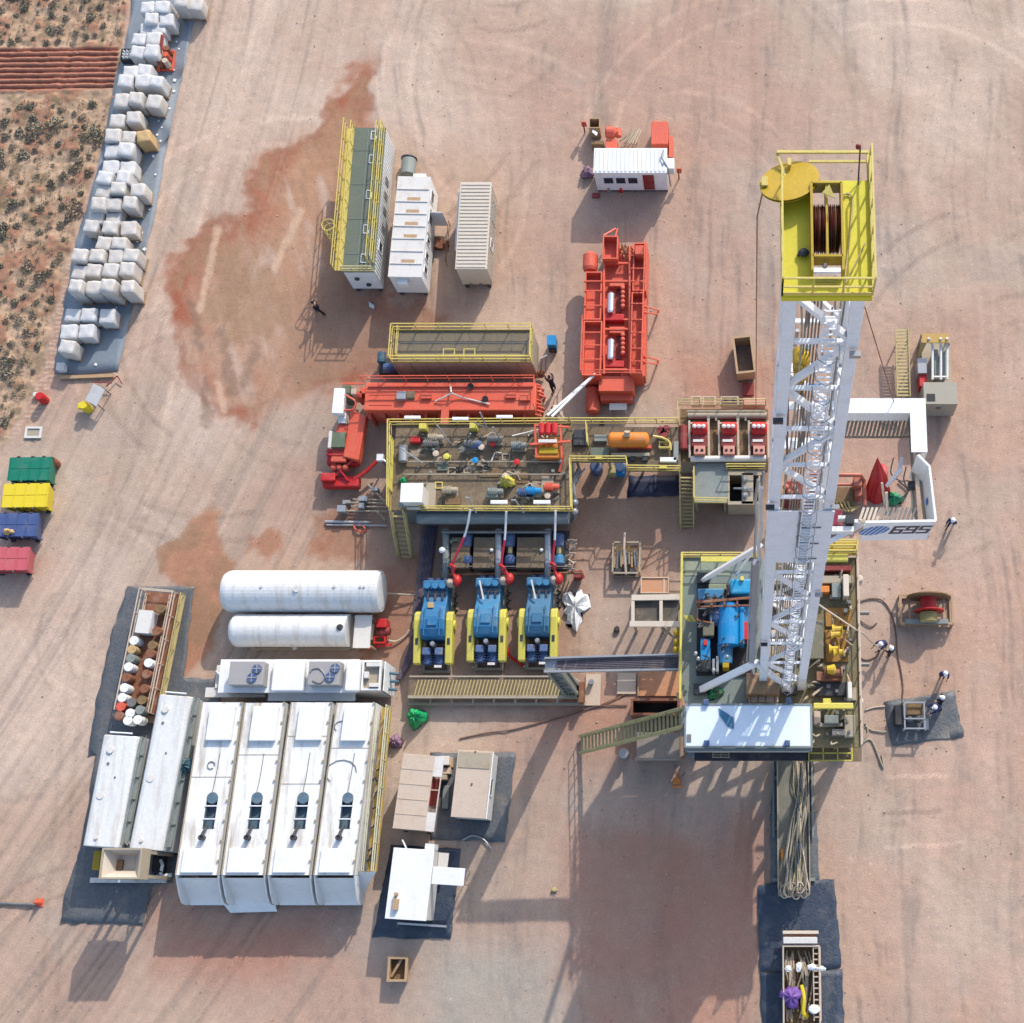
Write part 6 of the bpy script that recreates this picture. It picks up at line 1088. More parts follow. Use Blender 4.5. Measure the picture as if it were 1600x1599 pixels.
for i, (x, y, mk) in enumerate(dk):
    col_ = 'left' if x < .7 else ('middle' if x < 1.3 else 'right'); n = len(seen[(mk, col_)]); cnt[(mk, col_)] = cnt.get((mk, col_), 0)+1
    lab = '%s drum in the %s column of the drum rack' % (dn[mk][1], col_) if n == 1 else '%s %s drum from the north, %s column of the drum rack' % (ORD[cnt[(mk, col_)]-1], dn[mk][1], col_)
    t = thing('drum', lab, 'drum', RM @ Vector((x, y, .9)), rz, 'drums on the timber rack'); ob('drum_body', MB().lathe((0, 0, 0), (0, 0, 1), [(0, .26), (.28, .27), (.3, .285), (.32, .27), (.56, .27), (.58, .285), (.6, .27), (.86, .27), (.88, .28)], 18), dn[mk][0], t); m = MB(); m.cyl((0, 0, .875), (0, 0, .885), .25, n=16); m.cyl((.13, .05, .885), (.13, .05, .92), .04, n=8); ob('drum_lid', m, dn[mk][0], t)
# ---------------------------------------------------------------- tan cabins, white hut
def hut(name, label, cat, sw, se, nw, h, mt, wm, seams=0):
    loc, rz, L, W = rc(sw, se, nw, h); a = P(*sw, h); c = P(*nw, h); rz = math.atan2(c.y-a.y, c.x-a.x)-math.pi/2; W = (c-a).length; t = thing(name, label, cat, loc, rz); ob('wall', MB().box(.04, .04, .25, L-.04, W-.04, h-.08), wm, t); ob('roof', MB().box(0, 0, h-.08, L, W, h), mt, t, bevel=.02)
    m = MB(); [m.box(0.03, W*k/(seams+1)-.02, h, L-.03, W*k/(seams+1)+.02, h+.025) for k in range(1, seams+1)]
    if seams: ob('roof_seam', m, mt, t)
    m = MB(); [m.box(x, -.05, 0, x+.2, W+.05, .25) for x in (.15, L-.35)]; ob('skid', m, DARK, t); return t, L, W
t, L, W = hut('tan_cabin', 'tan cabin with four roof seams, left of the pair', 'cabin', (613, 1295), (664, 1296), (630, 1178), 2.5, TAN, TAN, 4)
ob('porch_roof', MB().box(L, W-1.2, 2.4, L+.55, W, 2.45), WHITE2, t); ob('porch_roof', MB().box(L, .0, 2.4, L+.5, 1.1, 2.45), WHITE2, t); m = MB(); m.bar((L+.5, 0, 2.4), (L+.5, W, 2.4), .07); m.bar((L, W*.55, 2.3), (L+.5, W*.55, 2.3), .06); ob('porch_beam', m, TAN, t); ob('dark_doorway', MB().box(L-.03, W*.35, .4, L-.02+.03, W*.72, 2.2), REDD, t)
t, L, W = hut('tan_cabin', 'tan cabin with plain dusty roof and pale east wall, right of the pair', 'cabin', (704, 1277), (759, 1280), (716, 1172), 2.4, TAN, WHITE2, 0)
ob('roof_panel', MB().box(.1, W-1.05, 2.4, L-.1, W-.1, 2.44), DECKG if False else BEIGE, t, bevel=.01); window(t, L-.04, W*.35, 1.2, 0, W*.62, 2.0, 'x+'); ob('eave_pipe', MB().tube([(L+.03, 0, 2.42), (L+.03, W, 2.42)], .04), WHITE, t); m = MB(); [m.cyl((L*.5, y, 2.4), (L*.5, y, 2.47), .06, n=8) for y in (W*.5, W*.98)]; ob('vent', m, RUST, t)
ob('water_hose', MB().tube(bez([(.4, -1.2, .12), (1.0, -.9, .12), (1.7, -1.1, .12), (2.2, -1.6, .12)]), .05), GALV, t)
t = thing('junk_boxes', 'small pale boxes and scrap stacked between the two tan cabins', 'boxes', at(694, 1210)); 
for u, v, w_, h_, z, mt in ((684, 1182, 18, 14, .9, WHITE2), (690, 1200, 14, 10, .6, TAN), (686, 1211, 12, 8, .8, BEIGE), (690, 1228, 12, 36, .3, GREYD), (700, 1184, 8, 16, .4, WOOD)): ob('box', MB().pb(u, v, u+w_, v+h_, z, .06), mt, t, world=True, bevel=.03)
t, L, W = hut('white_hut', 'white flat-roofed hut with an awning on its right side', 'hut', (601, 1436), (666, 1437), (615, 1325), 2.4, WHITE, WHITE2, 0)
ob('awning', MB().box(L, W*.52, 2.2, L+1.9, W*.52+1.0, 2.25), WHITE, t, bevel=.02); m = MB(); [m.cyl((L+1.8, W*.52+y, 0), (L+1.8, W*.52+y, 2.2), .03, n=6) for y in (.08, .92)]; ob('awning_post', m, GALV, t); ob('side_shelf', MB().box(L, W*.74, 1.0, L+.6, W*.98, 1.06), WHITE2, t)
m = MB(); m.box(L*.18, W*.13, 2.4, L*.3, W*.28, 2.7); m.cyl((L*.22, W*.35, 2.4), (L*.22, W*.35, 2.75), .1, n=10); m.bar((L*.2, W*.28, 2.6), (L*.24, W*.35, 2.6), .08); ob('roof_unit', m, WOOD, t); m = MB(); m.bar((.3, -.25, .3), (L+.8, -.25, .3), .12); ob('kerb_beam', m, WHITE2, t); m = MB(); m.bar((L*.3, W+.02, 2.3), (L*.15, W+.5, 2.0), .08); m.box(L*.75, W, 1.2, L*.98, W+.35, 2.3); ob('north_box', m, WHITE, t)
# ---------------------------------------------------------------- rig substructure and floor
H0 = 9.76
a = P(1063, 1185, H0); b = P(1338, 872, H0); FX0, FY0, FX1, FY1 = a.x, a.y, b.x, b.y
FLG = mat('grey_floor', C(142, 156, 152), .55, var=.12, dam=.35, dirt=C(125, 122, 100)); FLB = mat('muddy_rig_floor', C(140, 132, 100), .8, var=.25, scale=.9, dirt=C(165, 125, 70), dam=.6, bump=.3)
t = SUBS = thing('rig_substructure', 'tall steel substructure and drill floor with a yellow left edge under the white mast', 'drill floor', ((FX0+FX1)/2, (FY0+FY1)/2, 0))
m = MB(); xm = P(1195, 1000, H0).x; m.box(FX0, FY0+1.2, H0-.35, xm, FY1, H0); ob('floor_plate', m, FLG, t, world=True)
m = MB(); m.box(xm+.003, FY0+.6, H0-.35, FX1, FY1-.0, H0-.003); ob('floor_plate', m, FLB, t, world=True)
LEG = mat('substructure_grey', C(150, 155, 158), .5, var=.1, dam=.3)
lx = [FX0+.35, FX0+3.0, FX1-3.6, FX1-.4]; ly = [FY0+1.6, FY1-.4]
for x in lx:
    for y in ly: ob('leg', MB().box(x-.22, y-.22, 0, x+.22, y+.22, H0-.352), LEG, t, world=True)
    m = MB(); m.bar((x, ly[0], .3), (x, ly[1], H0-.7), .3); m.bar((x, ly[1], .3), (x, ly[0], H0-.7), .22); ob('diagonal_brace', m, LEG, t, world=True)
    m = MB(); m.box(x-.3, ly[0]-.5, 0.02, x+.3, ly[1]+.5, .42); ob('base_beam', m, LEG, t, world=True)
m = MB(); m.bar((lx[0], ly[0], .4), (lx[1], ly[0], H0-.6), .28); m.bar((lx[3], ly[0], .4), (lx[2], ly[0], H0-.6), .28); m.bar((lx[1], ly[0], .4), (lx[1]+1.2, ly[0], H0-.6), .2); ob('diagonal_brace', m, LEG, t, world=True)
m = MB(); [m.box(FX0, y-.2, H0-.8, FX1, y+.2, H0-.36) for y in (ly[0], (ly[0]+ly[1])/2, ly[1])]; ob('floor_beam', m, LEG, t, world=True)
m = MB(); yb = P(1062, 1093, H0+1).y; m.rail([(FX0, yb, H0), (FX0, FY1, H0)], 1.15, step=1.2, t=.08, mid=(.5,)); m.box(FX0-.06, yb, H0+1.0, FX0+.06, FY1, H0+1.2); m.box(FX0-.07, yb, H0, FX0+.02, FY1, H0+.3); ob('yellow_railing', m, YEL, t, world=True)
m = MB(); x9 = P(1185, 880, H0).x; m.rail([(FX0, FY1, H0), (x9, FY1, H0)], 1.15, step=1.2, t=.07); ob('yellow_railing', m, YELR, t, world=True); m = MB(); m.pb(1095, 870, 1152, 878, H0+1.2, H0+1.0); ob('yellow_panel', m, YEL, t, world=True)
m = MB(); [m.pb(u, 878, u+20, 900, H0+.03, H0) for u in (1070, 1095, 1120)]; ob('floor_panel', m, mat('pale_green_floor', C(160, 172, 150), .5), t, world=True)
m = MB(); [m.add([P(1068+k*8, 962, H0+.012), P(1074+k*8, 962, H0+.012), P(1080+k*8, 972, H0+.012), P(1074+k*8, 972, H0+.012)], [(3, 2, 1, 0)]) for k in range(2)]; ob('hazard_stripe', m, YEL, t, world=True)
m = MB(); [m.ell(P(u, v, H0+.6), .18, .22, .3) for u, v in ((1057, 990), (1057, 1004), (1056, 1016))]; ob('yellow_lamp', m, YELD, t, world=True)
ob('corner_bumper', MB().bar(P(1060, 1082, H0+.8), P(1066, 1104, H0+.5), .3, .3), mat('salmon_paint', C(230, 165, 135), .5), t, world=True, bevel=.05)
# dark south edge below the doghouse
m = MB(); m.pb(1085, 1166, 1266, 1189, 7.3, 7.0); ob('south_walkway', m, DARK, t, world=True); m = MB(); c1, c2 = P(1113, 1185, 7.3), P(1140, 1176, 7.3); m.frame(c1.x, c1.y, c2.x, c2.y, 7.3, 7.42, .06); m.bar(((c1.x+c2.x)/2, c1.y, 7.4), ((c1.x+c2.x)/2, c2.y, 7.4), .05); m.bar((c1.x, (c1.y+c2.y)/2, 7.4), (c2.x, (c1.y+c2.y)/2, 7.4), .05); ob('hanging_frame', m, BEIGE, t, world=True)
m = MB(); a1 = P(1264, 1189, 7.5); b1 = P(1331, 1166, 7.5)
for k in range(4): x = a1.x+(b1.x-a1.x)*k/3; m.bar((x, a1.y, 7.5), (x, b1.y, 7.5), .07)
for k in range(3): y = a1.y+(b1.y-a1.y)*k/2; m.bar((a1.x, y, 7.5), (b1.x, y, 7.5), .07)
ob('yellow_gate', m, YEL, t, world=True); ob('south_porch', MB().pb(1262, 1164, 1346, 1190, 7.3, 7.1), OLIVE, t, world=True)
# doghouse
HD = H0+2.8
t = thing('doghouse', 'white doghouse cabin with a flat pale roof at the south edge of the rig floor', 'cabin', (P(1168, 1134, HD).x, P(1168, 1134, HD).y, H0-.0)); a = P(1070, 1168, HD); b = P(1268, 1101, HD)
ob('wall', MB().box(a.x+.05, a.y+.05, H0+.002, b.x-.05, b.y-.05, HD-.1), WHITE2, t, world=True) if False else None
def lob(name, m, mt, t, **k):
    """world mesh under a root whose z is not zero"""
    return ob(name, m, mt, t, world=True, **k)
lob('wall', MB().box(a.x+.05, a.y+.05, H0+.002, b.x-.05, b.y-.05, HD-.1), WHITE2, t)
lob('roof', MB().box(a.x, a.y, HD-.1, b.x, b.y, HD), mat('roof_blue_white', (.62, .68, .74), .35, var=.05, dam=.12, dirt=(.4, .35, .3)), t, bevel=.02)
m = MB(); m.frame(a.x-.03, a.y-.03, b.x+.03, b.y+.03, HD-.12, HD+.04, .09); m.box(a.x, a.y-.2, HD-.35, b.x, a.y-.04, HD-.2); lob('roof_edge', m, GREYD, t)
m = MB(); [m.box(P(u, v, HD).x, P(u, v, HD).y, HD, P(u, v, HD).x+.28, P(u, v, HD).y+.3, HD+.25) for u, v in ((1099, 1103), (1228, 1100), (1100, 1167), (1226, 1167))]; lob('lifting_lug', m, BLUED, t, bevel=.03)
m = MB(); m.extr([P(1123, 1107, HD+.02), P(1146, 1122, HD+.02), P(1147, 1140, HD+.02), P(1137, 1136, HD+.02), P(1124, 1118, HD+.02)], (0, 0, .03)); lob('blue_patch', m, mat('faded_blue_patch', C(70, 130, 165), .5), t); lob('side_grille', MB().pb(1073, 1148, 1080, 1160, HD+.04, HD), STEEL, t)
for k, f in enumerate((.15, .4, .65)): m = MB(); x = a.x+(b.x-a.x)*f; lob('window', MB().box(x, a.y-.0, H0+1.2, x+1.0, a.y+.06, H0+2.0), GLASS, t)
# ---------------------------------------------------------------- drawworks
t = thing('drawworks', 'blue drawworks and engines on the rig floor left of the mast', 'drawworks', P(1135, 985, H0)); z = H0
lob('skid', MB().pb(1088, 915, 1182, 1056, z+.15, z), BLACK, t)
lob('drum_guard', MB().lathe(P(1139, 1012, z+1.1), (0, 1, 0), [(0, .3), (.1, .62), (2.4, .62), (2.5, .4)], 24), CYAN, t); lob('cover', MB().pb(1155, 948, 1163, 1008, z+1.5, z+.4), CYAN, t, bevel=.08)
lob('cover', MB().pb(1141, 905, 1177, 928, z+1.9, z+.2), mat('turquoise_paint', C(30, 165, 215), .4, var=.1, dam=.2), t, bevel=.1); lob('cover', MB().pb(1090, 920, 1131, 938, z+1.2, z+.2), BLUE, t, bevel=.08); lob('cover', MB().pb(1107, 913, 1135, 922, z+1.0, z+.2), mat('olive_grey', C(140, 150, 120), .6), t, bevel=.04)
lob('gearbox', MB().pb(1160, 945, 1180, 975, z+1.4, z+.2), BLUE, t, bevel=.08); lob('gearbox', MB().pb(1094, 998, 1110, 1042, z+1.1, z+.2), CYAN, t, bevel=.08); lob('red_box', MB().pb(1162, 972, 1171, 1000, z+1.45, z+.3), RED, t, bevel=.03); lob('red_box', MB().pb(1099, 1000, 1105, 1009, z+1.3, z+.3), RED, t, bevel=.03); lob('grey_box', MB().pb(1098, 972, 1116, 994, z+1.3, z+.2), mat('grey_green_box', C(125, 122, 100), .6), t, bevel=.05)
lob('motor', MB().lathe(P(1133, 1040, z+.9), (0, 1, 0), [(0, .2), (.1, .4), (1.2, .45), (1.3, .2)], 16), BLUE, t); lob('motor', MB().lathe(P(1102, 1050, z+.8), (0, 1, 0), [(0, .2), (.1, .38), (.6, .38)], 16), DARK, t); lob('brake_housing', MB().lathe(P(1108, 965, z+.9), (1, 0, 0), [(0, .4), (.4, .55), (.9, .4)], 16), BLUED, t); lob('motor', MB().lathe(P(1110, 962, z+1.1), (0, 1, 0), [(0, .35), (1.0, .35)], 14), DARK, t)
m = MB(); m.bar(P(1088, 942, z+1.7), P(1180, 934, z+1.7), .14); m.bar(P(1088, 949, z+1.7), P(1180, 946, z+1.7), .08); m.tube([P(1088, 952, z+1.2), P(1089, 970, z+1.4), P(1110, 974, z+1.4)], .06); [m.bar(P(u, 936, z+1.7), P(u, 950, z+1.7), .08) for u in (1092, 1112, 1132, 1152, 1172)]; lob('frame_bar', m, RUST, t)
m = MB(); m.frame(P(1089, 975, z+1.3).x, P(1089, 975, z+1.3).y, P(1112, 951, z+1.3).x, P(1112, 951, z+1.3).y, z+1.2, z+1.35, .06); lob('guard_frame', m, GREYD, t)
m = MB(); [m.ell(P(u, v, z+1.25), .11, .14, .12) for u, v in ((1120, 962), (1124, 956), (1130, 1018), (1136, 1027), (1087, 1022), (1091, 1030), (1115, 1048))]; lob('valve', m, GALV, t, smooth=True); m = MB(); m.pb(1119, 1026, 1123, 1050, z+1.2, z+.3); m.pb(1113, 1030, 1117, 1052, z+1.1, z+.3); lob('lever_bank', m, GALV, t)
m = MB(); rr = random.Random(77)
for k in range(14): u = rr.uniform(1092, 1172); v = rr.uniform(918, 1045); m.tube(bez([P(u, v, z+1.3), P(u+rr.uniform(-10, 10), v+rr.uniform(-8, 8), z+1.75), P(u+rr.uniform(-14, 14), v+rr.uniform(-14, 14), z+1.2)], 4), .045, 5)
lob('pipe', m, DARK, t); lob('yellow_cap', MB().pb(1129, 1036, 1139, 1044, z+1.5, z+.3), YELD, t, bevel=.03); lob('yellow_cap', MB().pb(1157, 901, 1162, 907, z+2.1, z+1.9), YEL, t)
solo('green_bag', crumple(P(1116, 1083, H0), .45, .4, .5, 8), mat('dark_green_bag', C(0, 120, 85), .5, var=.2), 'green bag on the rig floor beside the left mast brace foot', 'bag', origin=P(1116, 1083, H0), smooth=True)
t = thing('driller_box', 'rust-tan equipment box on the rig floor between the drawworks and doghouse', 'box', P(1194, 1080, H0)); m = MB(); m.pb(1165, 1052, 1192, 1080, H0+2.4, H0); lob('box_body', MB().pb(1166, 1052, 1218, 1086, H0+2.2, H0), mat('rust_tan', C(180, 145, 108), .7, var=.2, dam=.4, dirt=C(130, 85, 55)), t, bevel=.06); lob('box_front', MB().pb(1170, 1086, 1216, 1098, H0+1.5, H0), TAN, t, bevel=.04)
m = MB(); [m.pb(u, 1087, u+1.5, 1098, H0+1.56, H0+1.4) for u in (1172, 1184, 1196, 1210)]; lob('box_rib', m, BROWN, t)
# right half of the floor: machinery
t = thing('floor_machinery', 'ochre machinery, winch and white cable on the right side of the rig floor', 'machinery', P(1305, 1000, H0)); z = H0
OCH = mat('ochre_mud', C(186, 135, 62), .7, var=.2, dam=.4, dirt=C(150, 130, 90))
for u, v, w_, h_, zz, mt in ((1283, 900, 50, 12, .6, BEIGE), (1285, 884, 45, 8, .8, REDD), (1318, 898, 8, 34, 1.2, TANRIB), (1278, 916, 18, 10, .8, ORGY), (1300, 912, 14, 22, .7, GREYD), (1290, 950, 40, 30, .15, OCH), (1262, 970, 24, 60, .8, mat('grey_green_box', (.1, .1, .1))), (1290, 985, 35, 50, .12, OCH), (1276, 1050, 40, 14, .7, RUST), (1274, 1066, 50, 22, .3, DARK), (1286, 1092, 12, 8, .9, YEL), (1325, 1066, 6, 26, 1.2, WHITE2), (1330, 1075, 8, 20, .4, BEIGE), (1320, 1118, 16, 34, .5, BEIGE), (1288, 1118, 22, 14, .5, GREYD), (1272, 1112, 10, 20, .7, TAN), (1274, 1130, 44, 6, .3, BEIGE), (1200, 1010, 55, 18, .4, BEIGE), (1205, 900, 60, 14, .5, BEIGE), (1210, 935, 50, 16, .5, TAN), (1240, 985, 20, 12, .7, GREYD), (1205, 985, 24, 10, .6, TAN), (1300, 1140, 20, 10, .6, STEEL)):
    lob('deck_box', MB().pb(u, v, u+w_, v+h_, z+zz, z), mt, t, bevel=.03)
for u, v in ((1305, 984), (1303, 992), (1300, 1015), (1307, 1020)): lob('yellow_valve', MB().lathe(P(u-4, v, z+.9), (1, 0, .15), [(0, .3), (.15, .16), (.5, .16), (.55, .28)], 10), mat('safety_yellow', C(235, 195, 50), .5), t)
lob('winch_drum', MB().lathe(P(1288, 1052, z+.7), (1, 0, 0), [(0, .35), (.06, .35), (.07, .2), (.9, .2), (.91, .35), (1.0, .35)], 18), RUST, t); lob('winch_motor', MB().lathe(P(1292, 1047, z+1.0), (1, 0, 0), [(0, .2), (.4, .3), (.5, .1)], 12), mat('safety_yellow', (.5, .4, .1)), t)
lob('yellow_beam', MB().bar(P(1271, 1104, z+1.3), P(1333, 1104, z+1.3), .32, .25), YEL, t, bevel=.04); m = MB(); m.extr([P(1326, 1100, z+1.3), P(1334, 1104, z+1.3), P(1326, 1108, z+1.3)], (0, 0, -.2)); lob('beam_tip', m, YELR, t)
m = MB()
for k in range(40): u = rr.uniform(1198, 1332); v = rr.uniform(885, 1160); m.tube(bez([P(u, v, z+.3), P(u+rr.uniform(-8, 8), v+rr.uniform(-8, 8), z+.8), P(u+rr.uniform(-16, 16), v+rr.uniform(-16, 16), z+.3)], 4), rr.uniform(.03, .07), 5)
lob('pipe', m, BEIGE, t); m = MB()
for k in range(50): u = rr.uniform(1200, 1330); v = rr.uniform(890, 1155); s = rr.uniform(2, 6); m.pb(u, v, u+s, v+s, z+rr.uniform(.3, .9), z)
lob('valve_box', m, STEEL, t)
m = MB(); [m.bar(P(u, v, z+.9), P(u+20, v+8, z+.6), .12) for u, v in ((1210, 925), (1208, 965), (1215, 1005))]; lob('pipe_slide', m, TAN, t)
t = thing('floor_edge_railing', 'tan railing with post feet along the right edge of the rig floor', 'railing', (FX1, (FY0+FY1)/2, 0)); m = MB(); m.rail([(FX1, FY0+.6, H0), (FX1, FY1, H0)], 1.15, step=1.4, t=.06); ob('railing', m, TAN, t, world=True)
for v in (905, 962, 1042, 1096): c = P(1343, v, H0-1.2); ob('post_cylinder', MB().lathe((c.x, c.y, H0-2.2), (0, 0, 1), [(0, .22), (1.0, .22), (1.1, .15)], 14) if v in (905, 1096) else MB().lathe((c.x-.2, c.y, H0-.6), (1, 0, 0), [(0, .12), (.7, .12)], 10), TANRIB if v in (905, 1096) else STEEL, t, world=True)
t = thing('yellow_top_platform', 'yellow railed stair landing at the north-east corner of the rig floor', 'platform', (P(1305, 852, H0).x, P(1305, 852, H0).y, 0)); zz = H0+.2
ob('deck', MB().pb(1265, 846, 1338, 868, zz, zz-.1), YELD, t, world=True); m = MB(); m.prail([(1268, 852), (1338, 852), (1336, 868), (1270, 868)], zz, t=.08); m.prail([(1283, 860), (1336, 860)], zz, t=.07); ob('railing', m, YELR, t, world=True); ob('yellow_panel', MB().pb(1285, 866, 1325, 878, zz+.7, zz+.4), YEL, t, world=True)
# stairs to the floor
OL2 = mat('olive_stair', C(202, 192, 138), .6, var=.15, dam=.35, dirt=C(140, 128, 90))
stair('rig_stair', 'long olive-yellow stair climbing east to the rig floor beside the doghouse', (1066, 1124), (907, 1166), H0, .1, .5, OL2, n=27)
# ---------------------------------------------------------------- platforms left of the rig
t = thing('steel_platform_frame', 'beige steel frame with two dark bays against the left side of the rig', 'frame', P(1025, 955, 0)); z = 2.6; m = MB(); m.bar(P(987, 935, z), P(1062, 934, z), .35, .25); m.bar(P(984, 976, z), P(1062, 976, z), .35, .25); m.bar(P(989, 935, z), P(989, 976, z), .2); m.bar(P(1033, 935, z), P(1033, 976, z), .2); ob('frame_beam', m, TANRIB, t, world=True)
ob('floor_mesh', MB().pb(990, 938, 1060, 974, z-.2, z-.26), mat('dark_mesh', C(105, 98, 88), .8, var=.2, dam=.4), t, world=True); m = MB(); [pleg(m, u, v, z-.1, .1) for u in (990, 1033, 1058) for v in (936, 975)]; m.bar(P(1036, 982, 2.4), P(1058, 1002, 1.0), .12); ob('leg', m, BEIGE, t, world=True)
t = thing('rusty_tray_box', 'orange-tan box tray standing north of the beige steel frame', 'box', P(1025, 915, 0)); ob('box_body', MB().pb(1001, 902, 1045, 927, 1.2, .1), mat('orange_tan', C(222, 160, 115), .6, var=.15, dam=.35), t, world=True, bevel=.03); m = MB(); m.pb(1036, 902, 1039, 927, 1.24, 1.2); m.frame(P(1001, 928, 1.2).x, P(1001, 928, 1.2).y, P(1045, 903, 1.2).x, P(1045, 903, 1.2).y, 1.2, 1.28, .06); ob('box_rim', m, TAN, t, world=True)
t = thing('ground_mats', 'orange-tan mats with a rusty cable left of the rig below the cable gantry', 'mats', P(1028, 1070, 0)); ob('mat', MB().pb(996, 1050, 1061, 1088, .14, .03), mat('orange_tan', (.4, .2, .1)), t, world=True); ob('mat', MB().pb(964, 1052, 994, 1085, .1, .03), TAN, t, world=True); m = MB(); m.pb(996, 1056, 998, 1088, .3, .1); ob('edge_beam', m, BEIGE, t, world=True)
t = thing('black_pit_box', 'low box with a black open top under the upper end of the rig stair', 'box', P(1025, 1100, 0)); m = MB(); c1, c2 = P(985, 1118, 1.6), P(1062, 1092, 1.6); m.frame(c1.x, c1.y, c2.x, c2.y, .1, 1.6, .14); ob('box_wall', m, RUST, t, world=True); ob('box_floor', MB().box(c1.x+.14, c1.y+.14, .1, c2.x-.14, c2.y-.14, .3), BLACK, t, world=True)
t = thing('grey_steps_box', 'grey box with flat lid and pale drum south of the rig stair', 'box', P(1020, 1168, 0)); ob('box_body', MB().pb(994, 1145, 1062, 1186, 1.5, .1), mat('grey_taupe', C(150, 138, 125), .7, var=.15, dam=.3), t, world=True, bevel=.03); ob('box_edge', MB().pb(993, 1183, 1057, 1188, 1.3, 1.1), TAN, t, world=True); ob('drum', MB().lathe(P(976, 1180, 0), (0, 0, 1), [(0, .3), (.85, .3), (.9, .25)], 16), GALV, t, world=True)
t = thing('orange_tool', 'small orange-yellow tool standing on the sand below the rig floor', 'tool', P(1058, 1222, 0)); m = MB(); m.box(-.25, -.2, 0, .2, .2, .25); m.bar((-.1, .7, .5), (0, .1, .2), .08); m.bar((-.3, -.3, .1), (.35, -.35, .3), .12); ob('tool_body', m, ORGY, t, bevel=.03); ob('handle', MB().bar((.3, .3, .2), (.5, .5, .6), .05), DARK, t)

# ---------------------------------------------------------------- mast
LEAN = .08
def MC(h, dx=0.0, dy=0.0):
    """mast centre line, south face"""
    return Vector((2.18+dx, 12.55+LEAN*(h-9.8)+dy, h))
def hw(h): return 1.06-.002*(h-9.8) if h < 37.8 else 1.03-.008*(h-38)                      # half width
DEP = 2.3
HT = 54.2
t = MAST = thing('rig_mast', 'tall white lattice drilling mast with a yellow crown, leaning slightly north', 'mast', (2.18, 12.55, H0))
for s in (-1, 1):
    for d in (0, 1):
        dd = d*DEP
        p0 = MC(H0+.05, s*hw(H0), dd); pm = MC(37.79, s*hw(37.79), dd*.95); p1 = MC(HT, s*hw(HT), dd*.9); w0 = .43 if d == 0 else .3
        lob('leg', MB().bar(p0, pm, w0, w0*.8, up=(0, 1, 0)), MASTW, t, bevel=.02); lob('leg', MB().bar(pm, p1, .36 if d == 0 else .28, .3, up=(0, 1, 0)), MASTW, t, bevel=.02)
hs = [11.5, 15.2, 18.9, 22.6, 26.3, 30.0]; hs2 = [38.6, 41.6, 44.6, 47.6, 50.6, 53.4]
m = MB(); mdiag = MB()
for L_ in (hs, hs2):
    for i, h in enumerate(L_):
        for d in (0, DEP*.95): m.bar(MC(h, -hw(h), d), MC(h, hw(h), d), .13)
        for s in (-1, 1): m.bar(MC(h, s*hw(h), 0), MC(h, s*hw(h), DEP*.95), .13)
        if i < len(L_)-1:
            h2 = L_[i+1]; s = 1 if i % 2 else -1
            mdiag.bar(MC(h, -s*hw(h), 0), MC(h2, s*hw(h2), 0), .2, .16); mdiag.bar(MC(h, s*hw(h), DEP*.95), MC(h2, -s*hw(h2), DEP*.95), .14)
            for q in (-1, 1): mdiag.bar(MC(h, q*hw(h), 0 if i % 2 else DEP*.95), MC(h2, q*hw(h2), DEP*.95 if i % 2 else 0), .15)
lob('girt', m, MASTW, t); lob('diagonal', mdiag, MASTW, t)
h1, h2 = 32.0, 37.8; m = MB(); m.add([MC(h1, -1.24, -.26), MC(h1, 1.24, -.26), MC(h2, 1.22, -.26), MC(h2, -1.22, -.26), MC(h1, -1.24, -.22), MC(h1, 1.24, -.22), MC(h2, 1.22, -.22), MC(h2, -1.22, -.22)], [(0, 1, 2, 3), (7, 6, 5, 4), (0, 4, 5, 1), (1, 5, 6, 2), (2, 6, 7, 3), (3, 7, 4, 0)]); lob('windwall', m, MASTW, t)
# ladder with cage on the south face
m = MB(); lx_ = .22
for s in (-1, 1): m.bar(MC(H0+.5, lx_+s*.2, -.32), MC(53, lx_+s*.2, -.32), .045)
h = H0+.6
while h < 53: m.bar(MC(h, lx_-.2, -.32), MC(h, lx_+.2, -.32), .05); h += .33
lob('ladder', m, MASTW, t); m = MB(); h = 12.0
while h < 52:
    m.tube([MC(h, lx_-.33, -.34), MC(h, lx_-.3, -.75), MC(h, lx_, -.95), MC(h, lx_+.3, -.75), MC(h, lx_+.33, -.34)], .022, 4); h += 1.3
lob('ladder_cage', m, GALV, t)
m = MB(); m.bar(MC(34, -.05, -.28), MC(37.8, -.05, -.28), .06)
for hh in (32.6, 34.4, 36.2): m.bar(MC(hh, -.0, -.3), MC(hh, .8, -.3), .04)
lob('cable_tray', m, STEEL, t)
for k, (dx, dd, r_) in enumerate(((-1.55, .2, .07), (-1.7, .5, .06), (-1.48, .8, .05))):
    pts = [MC(h, dx+hw(9.8)-hw(h)+.05*math.sin(h*1.3+k), dd) for h in range(11, 40, 2)]; lob('standpipe', MB().tube(pts, r_, 8), WHITE2 if k == 0 else GALV, t)
m = MB(); [m.tube([MC(h, x, DEP*.4) for h in (13, 30, 52)], .03, 5) for x in (-.35, -.25, -.15, -.05, .05, .6, .7)]; lob('drilling_line', m, STEEL, t)
hb = 47.3; m = MB(); c = MC(hb, -.35, .9); m.box(c.x-.24, c.y-.22, hb-.9, c.x+.22, c.y+.22, hb+.7); lob('travelling_block', m, mat('safety_yellow', (.5, .4, .1)), t, bevel=.12)
m = MB(); [m.cyl((c.x+x, c.y-.35, hb+.4), (c.x+x, c.y+.35, hb+.3), .2, n=18) for x in (-.1,)]; m.tube([(c.x, c.y, hb-1.2), (c.x, c.y, hb-2.2)], .12); lob('block_sheave', m, YELD, t); lob('block_hook', MB().ell((c.x, c.y, hb-2.5), .2, .2, .35), ORGY, t, smooth=True)
m = MB()
